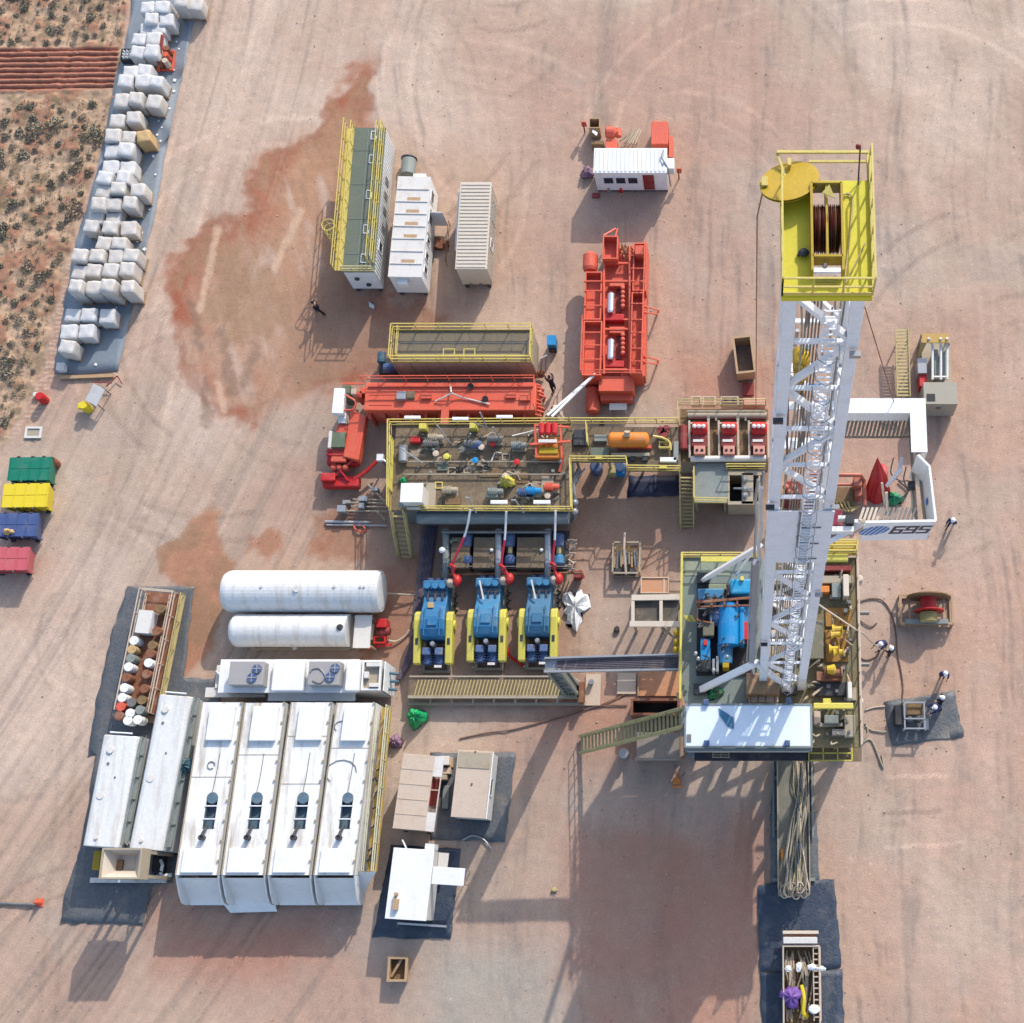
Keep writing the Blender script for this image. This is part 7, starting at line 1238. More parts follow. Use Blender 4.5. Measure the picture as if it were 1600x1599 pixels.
for k in range(28):
    h = rr.uniform(39, 52.5); x = rr.uniform(-.8, .8); d = rr.uniform(.4, 2.0); m.bar(MC(h, x, d), MC(h+rr.uniform(.2, 2.2), x+rr.uniform(-.15, .15), d+rr.uniform(-.2, .2)), rr.uniform(.05, .13))
for k in range(14): h = rr.uniform(12, 30); x = rr.uniform(-.9, .9); m.bar(MC(h, x, 1.4), MC(h+rr.uniform(.5, 2.5), x+rr.uniform(-.2, .2), 1.8), .08)
lob('hanging_line', m, GALV, t); m = MB(); [m.bar(MC(h, -.9, 1.6), MC(h, .9, 1.6), .28, .1) for h in (39.5, 42.8, 45.6)]; m.bar(MC(31, -.4, 1.0), MC(14, -.4, 1.0), .1); lob('guide_beam', m, MASTW, t)
lob('blue_plate', MB().pb(1263, 600, 1283, 608, 44.0, 43.9), LOGOB, t)
for k, (h, x) in enumerate(((20, -1.0), (28, 1.0), (38.5, -1.05), (38.5, 1.05), (46, -.95), (50.5, .9))):
    c = MC(h, x*1.12, -.3); lob('mast_lamp', MB().box(c.x-.16, c.y-.14, h-.1, c.x+.16, c.y+.02, h+.1), GALV if k % 2 else DARK, t)
for k, (x, d) in enumerate(((.62, .5), (-.75, .4), (-.6, .3))):
    lob('service_cable', MB().tube(bez([MC(h, x+.12*math.sin(h*.7+k*2), d-.05*math.cos(h)) for h in (11, 16, 22, 29, 36, 43, 50, 53)], 4), .035, 5), (GALV, CABLE, HOSE)[k], t)
# side braces (A-frame)
m = MB(); n1 = P(1182, 1036, 15.5); m.bar(P(1094, 1079, H0+.2), n1, .34, .26); m.bar(P(1234, 1079, H0+.3), n1, .3, .24); lob('brace_leg', m, MASTW, t); m = MB(); m.bar(P(1099, 906, H0+.2), P(1186, 855, 27.0), .38, .2); m.bar(P(1150, 900, H0+.2), P(1186, 848, 26.0), .1); lob('brace_leg', m, MASTW, t)
m = MB(); [m.box(P(u, v, H0).x-.35, P(u, v, H0).y-.3, H0, P(u, v, H0).x+.35, P(u, v, H0).y+.3, H0+.4) for u, v in ((1094, 1079), (1234, 1079), (1099, 906))]; lob('brace_foot', m, DARK, t)
p = MC(16, -1.75, .1); m = MB(); m.bar(MC(15.5, -1.72, 0), MC(31, -1.62, .1), .26); m.bar(MC(15.5, -1.95, 0), MC(31, -1.78, .1), .07); lob('side_channel', m, GALV, t)
# crown
HC = 56.0
cx = [P(u, v, HC) for u, v in ((1222, 462), (1363, 462), (1361, 296), (1222, 296))]; x0, x1 = cx[0].x, cx[1].x; y0, y1 = cx[0].y, P(1290, 283, HC).y
m = MB(); hx0, hx1, hy0, hy1 = P(1268, 380, HC).x, P(1314, 380, HC).x, P(1290, 436, HC).y, P(1290, 300, HC).y
m.box(x0, y0, HC-.08, hx0, y1, HC); m.box(hx1, y0, HC-.08, x1, y1, HC); m.box(hx0, y0, HC-.08, hx1, hy0, HC); m.box(hx0, hy1, HC-.08, hx1, y1, HC); cp = lob('crown_platform', m, YELC, t)
m = MB(); m.frame(x0-.02, y0-.02, x1+.02, y1+.02, HC-.3, HC-.08, .06); lob('platform_skirt', m, YELC, t)
m = MB(); ynn = P(1290, 240, HC).y; m.rail([(x0, y0, HC), (x1, y0, HC), (x1, ynn*.6+y1*.4, HC)], .95, step=.7, t=.045, mid=(.5,)); m.rail([(x0, y0, HC), (x0, y1-.2, HC)], .95, step=.8, t=.045); m.bar((x1-.02, y1, HC+.0), (x1-.02, ynn, HC), .06, .12); m.bar((x0-.1, ynn, HC+.05), (x1, ynn, HC+.05), .07); m.bar((x0+.7, (ynn+y1)/2+.15, HC), (x1, (ynn+y1)/2+.15, HC), .06); m.bar((x0-.1, ynn, HC), (x0+.15, y1, HC), .06); lob('crown_railing', m, YELR, t)
m = MB(); m.box(hx0-.04, hy0, HC, hx0+.02, hy1, HC+.5); m.box(hx1-.02, hy0, HC, hx1+.04, hy1, HC+.5); m.box(hx0, hy0+.35, HC, hx1, hy0+.41, HC+.5); m.box(hx0, hy1-.04, HC+.0, hx1, hy1, HC+.5); m.box((hx0+hx1)/2-.03, hy0+.4, HC, (hx0+hx1)/2+.03, hy1, HC+.45); lob('sheave_frame', m, YELD, t)
for k in range(7):
    x = hx0+.07+k*(hx1-hx0-.14)/6; lob('crown_sheave', MB().lathe((x-.035, (hy0+hy1)/2+.22, HC-.15), (1, 0, 0), [(0, .56), (.01, .62), (.03, .54), (.05, .62), (.08, .56)], 30), RUST if k % 2 else mat('dark_red_brown', C(110, 45, 30), .6), t)
m = MB(); [m.bar((hx0+k*(hx1-hx0)/6, hy1, HC+.2), (hx0+k*(hx1-hx0)/6, hy1+.2, HC+.1), .02) for k in range(7)]; [m.bar((hx0+.1, hy0-.02-k*.07, HC+.03), (hx1-.1, hy0-.02-k*.07, HC+.03), .02) for k in range(3)]; m.extr([((hx0+hx1)/2-.12, hy1-.35, HC+.55), ((hx0+hx1)/2+.2, hy1-.5, HC+.55), ((hx0+hx1)/2+.06, hy1-.15, HC+.6)], (0, 0, .03)); lob('sheave_guard', m, YELR, t)
gx = P(1234, 285, HC+.1); gw = MB(); ax = Vector((-.2, .38, .88)).normalized(); gw.lathe(gx-ax*.04, ax, [(0, .68), (.01, .76), (.03, .76), (.035, .66), (.06, .66), (.065, .76), (.085, .76), (.09, .68)], 36); lob('big_sheave', gw, YELD, t)
m = MB(); m.box(gx.x-.7, gx.y-.12, gx.z-.1, gx.x-.55, gx.y+.12, gx.z+.06); m.box(gx.x+.5, gx.y-.08, gx.z-.1, gx.x+.62, gx.y+.25, gx.z+.05); m.box(gx.x-.05, gx.y+.45, gx.z-.1, gx.x+.04, gx.y+.65, gx.z+.06); lob('sheave_bracket', m, YELR, t)
c = P(1341, 256, HC+.2); m = MB(); m.cyl((c.x, y1-.1, HC), (c.x, c.y+.1, HC+.9), .02, n=6); lob('lamp_pole', m, DARK, t); lob('beacon_lamp', MB().ell(P(1341, 230, HC+.9), .07, .07, .09), REDD, t, smooth=True)
m = MB(); m.tube(bez([(hx1+.05, hy1-.1, HC+.05), (hx1+.3, hy1-.25, HC+.05), (hx1+.15, hy0+.6, HC+.05), (hx1+.1, hy0+.2, HC+.05), (hx1+.05, y0+.1, HC+.03)]), .025, 5); m.tube([(x1-.15, hy0+.9, HC+.1), (hx1+.1, y0+.3, HC+.1)], .02, 5); lob('crown_cable', m, OLY, t); m = MB(); m.ell((hx0-.2, hy0+.65, HC+.1), .14, .12, .1); m.box(hx0-.35, hy0+.6, HC, hx0-.2, hy0+.68, HC+.12); lob('crown_winch', m, DARK, t); m = MB(); m.ell((hx0+.3, hy0+.2, HC+.3), .07, .07, .1); lob('crown_bolt', m, GALV, t)
solo('guy_cable', MB().tube([gx+Vector((-.62, 0, 0)), P(1183, 340, 50), P(1181, 640, .4)], .022, 5), RUST, 'thin dark cable dropping from the yellow crown wheel beside the mast to the ground', 'cable', origin=(gx.x-.6, gx.y, 0))
solo('guy_cable', MB().tube([MC(51, 1.1, 1.5), P(1400, 640, 33)], .02, 5), RUST, 'thin dark cable from the upper mast down-right to the white racking board', 'cable')
# ---------------------------------------------------------------- racking board
HB = 34.6; t = thing('racking_board', 'white U-shaped racking board with walls marked 695, high on the mast right side', 'racking board', P(1390, 740, 32.2))
zb = 32.2
def wall(u0, v0, u1, v1, hbot, htop, th, name='windwall', mt=WHITE):
    p, q = P(u0, v0, htop), P(u1, v1, htop); d = (q-p).normalized(); n = Vector((d.y, -d.x, 0))*th; m = MB(); m.extr([p, q, q+n, p+n], (0, 0, hbot-htop)); return lob(name, m, mt, t)
m = MB(); a = P(1306, 646, HB); b = P(1446, 623, HB); m.box(MC(HB).x+.9, a.y, HB-.06, b.x, b.y, HB); lob('roof_strip', m, WHITE, t); a2 = P(1424, 707, HB); b2 = P(1447, 648, HB); m = MB(); m.box(a2.x, a2.y, HB-.06, b2.x, a.y-.003, HB); lob('roof_strip', m, WHITE, t)
m = MB(); m.box(a.x, b.y-.05, zb-.3, b.x, b.y, HB-.062); m.box(a.x, a.y, HB-.9, a2.x, a.y+.05, HB-.062); lob('windwall', m, WHITE, t); m = MB(); m.box(b.x-.05, a2.y, zb-.3, b.x, b.y-.052, HB-.062); lob('windwall', m, WHITE, t)
m = MB(); p, q, r_ = P(1434, 712, HB), P(1452, 730, HB), P(1462, 815, HB); [m.extr([e0, e1, e1+Vector((-.05, -.02, 0)), e0+Vector((-.05, -.02, 0))], (0, 0, zb-.4-HB)) for e0, e1 in ((P(1447, 707, HB), p), (p, q), (q, r_))]; lob('windwall', m, WHITE, t)
s0 = P(1352, 817, HB); ws = MB(); ws.extr([s0, r_, r_+Vector((0, .05, 0)), s0+Vector((0, .05, 0))], (0, 0, zb-.35-HB)); lob('windwall', ws, mat('wall_white_shade', (.74, .75, .77), .4, var=.04, dam=.05), t)
m = MB(); m.bar(s0+Vector((0, 0, .03)), r_+Vector((0, 0, .03)), .1); m.bar(q+Vector((0, 0, .03)), r_+Vector((0, 0, .03)), .09); m.bar(p+Vector((0, 0, .03)), q+Vector((0, 0, .03)), .09); lob('wall_cap', m, WHITE, t)
m = MB(); [m.add([P(u, v, HB-1)+Vector((-.02, 0, 0)) for u, v in ()], []) for _ in ()]; lob('blue_decal', MB().bar(q.lerp(r_, .45)+Vector((-.09, 0, -1.1)), q.lerp(r_, .55)+Vector((-.09, 0, -1.1)), .02, .4), LOGOB, t)
# fingers
for (u0, u1, v0, v1, n, mt) in ((1318, 1418, 654, 682, 17, BEIGE), (1347, 1428, 794, 814, 13, TANRIB)):
    for k in range(n): u = u0+(u1-u0)*k/(n-1); p = P(u+3, v0, zb+.5); q2 = P(u-4, v1, zb+.5); lob('finger', MB().bar(p, q2, .1, .1), mt, t)
m = MB(); m.bar(P(1312, 652, zb+.5), P(1424, 652, zb+.5), .12); m.bar(P(1306, 684, zb+.4), P(1424, 684, zb+.4), .08); m.bar(P(1345, 816, zb+.6), P(1432, 816, zb+.6), .1); m.bar(P(1420, 652, zb+.4), P(1432, 815, zb+.4), .12); m.bar(P(1428, 652, zb+.4), P(1445, 815, zb+.4), .1); lob('finger_beam', m, BEIGE, t)
m = MB(); m.extr([P(1407, 714, zb+1.0), P(1411, 716, zb+1.0), P(1410, 736, zb+1.0), P(1388, 760, zb+.6), P(1384, 757, zb+.6), P(1403, 734, zb+1.0)], (0, 0, -.25)); lob('diving_board', m, WHITE, t); m = MB(); m.tube(bez([P(1396, 716, zb+.6), P(1392, 740, zb+.3), P(1406, 752, zb+.3), P(1420, 752, zb+.4)]), .03, 5); m.tube(bez([P(1416, 730, zb+.6), P(1412, 750, zb+.4), P(1418, 768, zb+.3), P(1408, 780, zb+.3)]), .03, 5); lob('board_cable', m, STEEL, t); m = MB(); m.tube([P(1385, 770, zb+1.1), P(1387, 800, zb+.5)], .06); m.tube([P(1378, 755, zb+1.0), P(1383, 790, zb+.4)], .05); m.tube([P(1424, 765, zb+.4), P(1427, 808, zb+.4)], .05); lob('support_post', m, TANRIB, t); lob('junction', MB().pb(1420, 752, 1430, 764, zb+.7, zb+.3), DARK, t)
m = MB(); m.bar(MC(zb, 1.3, .5), P(1350, 818, zb), .18); m.bar(MC(zb, 1.3, 3.0), P(1320, 650, zb), .18); m.bar(MC(zb, 1.3, 2.6), P(1300, 690, zb), .12); lob('support_beam', m, MASTW, t)
m = MB(); [m.pb(u, v, u+w_, v+h_, zb+.5, zb) for u, v, w_, h_ in ((1300, 823, 34, 8), (1310, 806, 20, 5), (1335, 812, 16, 5))]; lob('mast_bracket', m, WHITE, t); m = MB(); m.pb(1322, 805, 1334, 818, zb+.7, zb); lob('dark_clamp', m, DARK, t)
# logo stripes and number on the south wall
def onwall(pts2, th=.012):
    """polygon in wall coordinates: x metres from west end, z metres down from the top"""
    return [Vector((s0.x+x, s0.y+.0-.0, HB-z_)) for x, z_ in pts2]
WL = (r_-s0).length; wy = lambda x: s0.y+(r_.y-s0.y)*x/WL
lg = MB(); lcx, lcz, lrx, lrz = WL*.165, 1.25, WL*.205, .68
for k in range(6):
    x0_ = lcx-lrx+k*lrx*2/6+.02; x1_ = x0_+lrx*2/6-.05; ps = []
    def yy(x): return lrz*math.sqrt(max(0, 1-((x-lcx)/lrx)**2))
    for x in (x0_, (x0_+x1_)/2, x1_): ps.append((x, lcz+yy(x)))
    for x in (x1_, (x0_+x1_)/2, x0_): ps.append((x, lcz-yy(x)))
    pp = [Vector((s0.x+x+(lcz-z_)*.3, wy(x)-.006, HB-z_)) for x, z_ in ps]; lg.add(pp, [tuple(range(6))])
lob('logo', lg, LOGOB, t)
def glyph(c):
    return {'6': [(0, 0, .24, 1), (.24, 0, .86, .22), (.24, .8, .86, 1), (.62, .22, .86, .6), (.24, .42, .62, .6)], '9': [(.62, 0, .86, 1), (0, 0, .62, .2), (0, .4, .24, 1), (.24, .4, .62, .58), (.24, .78, .62, 1)], '5': [(0, .8, .86, 1), (0, .6, .24, .8), (0, .42, .86, .6), (.62, .2, .86, .42), (0, 0, .86, .2)]}[c]
num = MB(); gx0 = WL*.385; gw_ = WL*.195
for i, ch in enumerate('695'):
    for x0_, z0_, x1_, z1_ in glyph(ch):
        co = [(gx0+i*gw_+x*gw_*1.08, .62+(1-z_)*1.15, z_) for x, z_ in ((x0_, z0_), (x1_, z0_), (x1_, z1_), (x0_, z1_))]
        num.add([Vector((s0.x+x+(.15*zr_), wy(x)-.006, HB-z_)) for x, z_, zr_ in co], [(0, 1, 2, 3)])
lob('number', num, LOGOK, t)
# ---------------------------------------------------------------- things on the ground seen through the board
t = thing('red_pipe_arch', 'dark red pipework on the ground between the mast and the red cone tarp', 'pipework', P(1310, 780, 0)); m = MB(); m.tube([P(1265, 742, 2.4), P(1345, 743, 2.4), P(1350, 752, 1.6), P(1351, 790, 1.2)], .14); m.tube([P(1270, 758, 1.6), P(1335, 758, 1.6)], .1); ob('pipe', m, mat('salmon_red', C(205, 110, 85), .5, var=.15), t, world=True)
ob('red_panel', MB().pb(1272, 745, 1296, 772, 1.8, .1), REDD, t, world=True); ob('brown_deck', MB().pb(1294, 762, 1334, 790, .8, .1), BROWN, t, world=True); ob('red_base', MB().pb(1292, 796, 1316, 822, 1.6, .1), mat('maroon', C(150, 25, 60), .5), t, world=True, bevel=.05); m = MB(); m.pb(1334, 745, 1347, 760, 2.0, .1); m.pb(1336, 764, 1346, 776, 1.4, .1); ob('valve_tower', m, mat('salmon_red', (.5, .2, .1)), t, world=True, bevel=.05)
m = MB(); [m.tube([P(1300+k*6, 785, .8), P(1310+k*5, 800, 1.0), P(1330+k*3, 792, .6)], .07) for k in range(5)]; ob('small_pipe', m, OLY, t, world=True); m = MB(); m.pb(1226, 752, 1252, 782, 2.0, .1); ob('valve_block', m, REDD, t, world=True, bevel=.05); m = MB(); [m.ell(P(1228+k*6, 762+(k % 2)*8, 2.2), .22, .22, .22) for k in range(4)]; ob('valve', m, mat('salmon_red', (.5, .2, .1)), t, world=True)
t = thing('red_cone_tarp', 'tall bright red tarp wrapped in a cone on the ground east of the mast', 'tarp', P(1369, 775, 0)); m = MB(); p = P(1369, 776, 0); q = P(1374, 718, 3.4); n = 18; vs = []
for k in range(n): a_ = k/n*6.283; rad = 1+.16*math.cos(4*a_); vs.append((p.x+.85*math.cos(a_)*rad, p.y+.5*math.sin(a_)*rad, .05))
for k in range(n): a_ = k/n*6.283; rad = 1+.2*math.cos(5*a_); vs.append(((p.x+q.x)/2+.5*math.cos(a_)*rad, p.y+.7+.35*math.sin(a_)*rad, 1.9))
vs.append((q.x-.1, p.y+1.6, 3.2)); m.add(vs, [(k, (k+1) % n, n+(k+1) % n, n+k) for k in range(n)]+[(n+k, n+(k+1) % n, 2*n) for k in range(n)]); ob('tarp', m, RED, t, world=True)
ob('side_flap', MB().ell(P(1379, 742, 1.2), .35, .7, 1.0), mat('pink_red', C(235, 90, 95), .5), t, world=True, smooth=True)
solo('green_bag', crumple(P(1397, 781, .05), .52, .45, .55, 4), mat('mid_green', C(40, 160, 110), .5, var=.1), 'round green bag on the ground beside the red cone tarp', 'bag', smooth=True)
solo('black_hose', MB().tube(bez([P(1384, 774, .1), P(1400, 772, .15), P(1412, 778, .1), P(1418, 766, .1), P(1404, 752, .1)]), .06), DARK, 'black hose curled on the ground around the green bag', 'hose')
# ---------------------------------------------------------------- hose trough and hoses
t = thing('hose_trough', 'long narrow steel trough under the bundle of hoses south of the rig floor', 'trough', P(1240, 1290, 0)); z = 1.2
a = P(1217, 1404, z); b = P(1262, 1176, z); ob('trough_floor', MB().box(a.x, a.y+.6, .3, b.x, b.y, z-.15), mat('trough_grey', C(140, 136, 118), .7, var=.15, dam=.35), t, world=True)
m = MB(); m.box(a.x-.06, a.y+.6, .2, a.x, b.y, z+.05); m.box(b.x, a.y+.6, .2, b.x+.06, b.y, z+.05); ob('side_wall', m, BEIGE, t, world=True); m = MB(); [m.box(a.x-.35, a.y+k, .02, b.x+.4, a.y+k+.2, .25) for k in (1.0, 4.0, 7.0)]; m.bar((a.x-.28, b.y-5, .3), (a.x-.28, b.y, .3), .12); m.bar((b.x+.3, b.y-5, .3), (b.x+.3, b.y, .3), .12); ob('base_frame', m, GREYD, t, world=True)
rh = random.Random(99)
for k in range(24):
    u0 = 1220+k*1.7; path = []; v = 1182+rh.uniform(0, 25); tgt = 1246+rh.uniform(-10, 8) if k % 3 else 1240+rh.uniform(-6, 14)
    ph = rh.uniform(0, 6); am = rh.uniform(1.5, 6); top = 1252+rh.uniform(-8, 6)
    n = 9
    for i in range(n): f = i/(n-1); u = (top if f < .3 else 0)+(0 if f < .3 else (top*(1-(f-.3)/.7)+ (u0+2)*((f-.3)/.7)))+am*math.sin(f*rh.uniform(5, 9)+ph); path.append(P(u, v+(1392-v)*f, z-.05+rh.uniform(0, .3)))
    e = path[-1]; s = rh.choice((-1, 1)); path += [P(u0+2+s*2, 1400, z-.3), P(u0+2+s*5, 1398, z-.2), P(u0+2+s*5, 1380, z+.05)]
    solo('service_hose', MB().tube(bez(path, 3), .04, 5), (HOSE, HOSE, TAN, STEEL, OLY)[k % 5], 'cream or grey service hose looped in the bundle on the hose trough', 'hose', group='service hoses bundled on the trough')
for k in range(6):
    cx_, cy_ = 1226+k*6, 1392+rh.uniform(-5, 6); rr_ = rh.uniform(5, 9)
    solo('service_hose', MB().tube([P(cx_+rr_*math.cos(i*.45), cy_+rr_*1.5*math.sin(i*.45), z+.15+.03*i*(k % 2)) for i in range(14)], .045, 5), (HOSE, TAN, STEEL)[k % 3], 'hose coiled in an open loop at the south end of the trough', 'hose', group='looped hose ends at the trough end')
t = thing('hose_clamp', 'small orange float clipped to the left side of the hose bundle', 'float', P(1222, 1336, z)); ob('float_body', MB().ell((0, 0, .1), .09, .35, .12), ORGY, t, smooth=True); ob('float_strap', MB().box(-.1, .1, .0, .1, .15, .2), STEEL, t)
# tan crate with hoses at the bottom
t = thing('hose_crate', 'open tan steel crate with hoses and boards at the bottom edge', 'crate', P(1252, 1540, 0)); z = 1.6; a = P(1224, 1640, z); b = P(1281, 1478, z); m = MB(); m.frame(a.x, a.y, b.x, b.y, .15, z, .08); ob('crate_wall', m, TAN, t, world=True); ob('crate_floor', MB().box(a.x+.08, a.y+.08, .15, b.x-.08, b.y-.08, .6), BROWN, t, world=True)
ob('cross_board', MB().pb(1224, 1465, 1277, 1475, z+.1, z-.6), WHITE2, t, world=True, bevel=.02); ob('cross_board', MB().pb(1223, 1455, 1279, 1460, z-.6, z-.8), TANRIB, t, world=True, bevel=.02); ob('rust_strip', MB().pb(1226, 1461, 1276, 1464, z-.7, z-.9), RUST, t, world=True)
m = MB(); x = P(1271, 1500, z).x; [m.bar((x, P(1271, v, z).y, z-.1), (x+.4, P(1271, v, z).y, z-.1), .07) for v in range(1482, 1598, 9)]; m.bar((x, P(1271, 1596, z).y, z-.1), (x, P(1271, 1480, z).y, z-.1), .06); m.bar((x+.4, P(1271, 1596, z).y, z-.1), (x+.4, P(1271, 1480, z).y, z-.1), .06); ob('side_ladder', m, TAN, t, world=True)
for k in range(16): u = 1228+rh.uniform(0, 40); v = 1485+rh.uniform(0, 20); ob('hose', MB().tube(bez([P(u, v, .9), P(u+rh.uniform(-5, 8), v+30, 1.1), P(u+rh.uniform(-4, 6), v+60, .9), P(u+rh.uniform(-6, 6), v+95, .9)], 4), .05, 5), (HOSE, TAN, BEIGE)[k % 3], t, world=True)
ob('yellow_hose', MB().tube(bez([P(1252, 1540, 1.3), P(1256, 1560, 1.4), P(1255, 1582, 1.3), P(1262, 1590, 1.2)]), .12), YELLID, t, world=True); m = MB(); m.ell(P(1268, 1512, 1.7), .28, .2, .15); m.ell(P(1282, 1514, 1.5), .3, .15, .1); m.ell(P(1231, 1514, 1.6), .2, .2, .15); m.ell(P(1272, 1578, 1.6), .35, .25, .15); m.ell(P(1248, 1512, 1.4), .2, .3, .15); ob('white_rag', jit(m, .04), WHITE, t, world=True)
solo('purple_tarp', crumple(P(1236, 1558, 1.3), .62, .6, .4, 23), PURP, 'bright purple tarp draped over the left wall of the tan crate', 'tarp', origin=P(1236, 1558, 0), smooth=True)
# ---------------------------------------------------------------- cable reel and stand
t = thing('cable_reel', 'big red and olive cable reel in a tan steel frame east of the rig', 'cable reel', P(1449, 958, 0)); m = MB(); x0, x1, y0, y1 = P(1408, 975, .8).x, P(1489, 975, .8).x, P(1450, 975, .8).y, P(1450, 930, .8).y
for x in (x0, x0+.55, x1-.55, x1): m.bar((x, y0, .8), (x, y1, .8), .14); m.bar((x, y0, .0), (x, y0, .8), .12); m.bar((x, y1, .0), (x, y1, .8), .12)
m.bar((x0, y0, .8), (x1, y0, .8), .16); m.bar((x0, y1, .8), (x1, y1, .8), .12); m.bar((x0, y0, .1), (x1, y0, .1), .2); m.bar((x0, y1, .1), (x1, y1, .1), .2); m.bar((x0, y0, .1), (x0, y1, .1), .2); m.bar((x1, y0, .1), (x1, y1, .1), .2); ob('stand_frame', m, mat('dusty_tan', C(195, 160, 128), .6, var=.15, dam=.4), t, world=True)
cx_, cy_ = (x0+x1)/2+.05, (y0+y1)/2; ob('flange', MB().lathe((cx_, cy_+.62, 1.35), (0, 1, 0), [(0, 1.0), (.02, 1.32), (.09, 1.32), (.1, 1.2)], 40), BROWN, t, world=True); ob('flange', MB().lathe((cx_+.05, cy_-.25, 1.2), (0, 1, 0), [(0, .7), (.02, .95), (.08, .95)], 36), RED, t, world=True)
ob('reel_drum', MB().lathe((cx_, cy_-.2, 1.3), (0, 1, 0), [(0, .5), (.85, .5)], 26), RED, t, world=True); m = MB(); [m.lathe((cx_-.0, cy_-.9+j*.1, 1.2), (0, 1, 0), [(0, .5), (.05, .56), (.1, .5)], 26) for j in range(6)]; ob('wound_cable', m, OLY, t, world=True); ob('end_cover', MB().pb(1415, 968, 1482, 975, 1.0, .5), GREYD, t, world=True)
# ---------------------------------------------------------------- small skid on the liner
t = thing('small_skid_frame', 'small square skid frame with dark machinery on the tilted liner', 'skid', P(1430, 1118, .1)); t.location.z = 0; z = 1.1; a = P(1413, 1140, z); b = P(1445, 1097, z); m = MB(); m.frame(a.x, a.y, b.x, b.y, z-.08, z, .09); m.bar((a.x, (a.y+b.y)/2-.2, z), (b.x, (a.y+b.y)/2-.2, z), .08); [m.bar((x, y, 0), (x, y, z), .09) for x in (a.x, b.x) for y in (a.y, b.y)]; ob('frame_bar', m, GALV, t, world=True)
ob('brown_tray', MB().pb(1418, 1100, 1442, 1117, .8, .5), BROWN, t, world=True); m = MB(); [m.lathe(P(u, v, .3), (0, 0, 1), [(0, .2), (.5, .22), (.55, .1)], 14) for u, v in ((1420, 1127), (1434, 1126))]; ob('drum_motor', m, DARK, t, world=True); ob('side_panel', MB().pb(1399, 1102, 1411, 1133, .9, .1), BLACK, t, world=True, bevel=.04); ob('tool_box', MB().pb(1443, 1128, 1451, 1140, .5, .08), GALV, t, world=True)
# ---------------------------------------------------------------- right: ladder and pit pump box
t = stair('steel_stair', 'yellow stair section lying on trestles north of the racking board', (1409, 514), (1412, 621), 1.5, 1.3, .42, OLY, n=20, rail=False)
m = MB(); [m.bar(P(u, v, 1.2), Vector((P(u, v, 1.2).x, P(u, v, 1.2).y, 0)), .08) for u, v in ((1402, 530), (1418, 530), (1404, 610), (1421, 610))]; ob('trestle', m, OLY, t, world=True)
t = thing('pump_cabin', 'tan and grey skid with pipes and a square black hatch, at the far right', 'pump cabin', P(1465, 600, 0)); z = 2.4; m = MB(); a = P(1444, 632, z); b = P(1495, 598, z); ob('tank_wall', MB().box(a.x, a.y, .15, b.x, b.y, z), mat('grey_beige', C(178, 170, 152), .5, var=.08, dam=.25), t, world=True); ob('black_hatch', MB().pb(1448, 616, 1461, 628, z+.01, z-.05), BLACK, t, world=True)
ob('pipe_port', MB().cyl((a.x+1.0, a.y-.08, 1.7), (a.x+1.0, a.y+.0, 1.7), .16, n=12), STEEL, t, world=True); m = MB(); m.pb(1438, 600, 1484, 522, .5, .15) if False else m.pb(1442, 524, 1484, 598, .8, .15); ob('skid_deck', m, BEIGE, t, world=True); a = P(1441, 536, 2.3); b = P(1483, 522, 2.3); ob('end_canopy', MB().box(a.x, a.y-.0, 2.2, b.x, b.y, 2.3), mat('mustard_tan', C(205, 165, 85), .6, var=.15, dam=.3), t, world=True); ob('end_canopy', MB().extr([(a.x, a.y, 2.2), (a.x-.3, a.y-1.0, 1.2), (a.x-.25, a.y-1.0, 1.2), (a.x+.3, a.y, 2.2)], (0, .05, 0)), mat('mustard_tan', (.5, .4, .2)), t, world=True)
m = MB(); [m.tube([P(u, 529, 2.4), P(u+(6 if u == 1451 else 0), 541, 1.9), P(u+(6 if u == 1451 else 0), 594, 1.9)], .09) for u in (1451, 1470, 1480)]; m.tube([P(1457, 590, 1.9), P(1482, 590, 1.9)], .09); ob('white_pipe', m, WHITE2, t, world=True); m = MB(); m.pb(1460, 545, 1466, 590, 1.6, .5); m.pb(1472, 545, 1478, 588, 1.6, .5); ob('filter_housing', m, GREYD, t, world=True, bevel=.08); ob('red_box', MB().pb(1437, 585, 1448, 604, 1.3, .2), RED, t, world=True, bevel=.03); ob('cabinet', MB().pb(1434, 560, 1448, 584, 1.5, .2), GALV, t, world=True, bevel=.03)
m = MB(); [m.bar((x, y, .0), (x, y, 2.2), .1) for x, y in ((a.x, b.y), (b.x, b.y), (a.x, a.y), (b.x, a.y))]; ob('post', m, BEIGE, t, world=True)
# ---------------------------------------------------------------- hoses and cables on the ground
def hose(pts, r, mt, lab, cat='cable', z=.05): return solo('ground_cable', MB().tube(bez([P(u, v, z) for u, v in pts], 5), r, 5), mt, lab, cat)
DH = mat('dark_brown_hose', C(120, 92, 78), .7, var=.2)
hose([(1345, 940), (1362, 936), (1380, 940), (1394, 962), (1400, 990), (1402, 1020), (1408, 1050), (1411, 1075), (1409, 1097)], .05, DH, 'dark cable looping from the rig past the workers to the small skid')
hose([(1338, 965), (1352, 976), (1362, 980), (1370, 974)], .045, DH, 'short dark cable arc on the ground right of the rig edge')
hose([(1336, 1010), (1342, 1026), (1354, 1032), (1370, 1026), (1375, 1018)], .045, DH, 'dark cable arc ending at the feet of the two workers')
hose([(1345, 1140), (1352, 1130), (1356, 1145), (1348, 1160), (1362, 1158), (1380, 1200), (1378, 1180)], .05, BEIGE, 'tangled pale cable on the ground by the south-east rig corner')
hose([(1352, 1110), (1365, 1106), (1383, 1104)], .05, TAN, 'tan cable running from the rig into the tilted liner')
hose([(1352, 1135), (1365, 1142), (1386, 1144)], .05, BEIGE, 'pale cable crossing to the lower left liner edge')
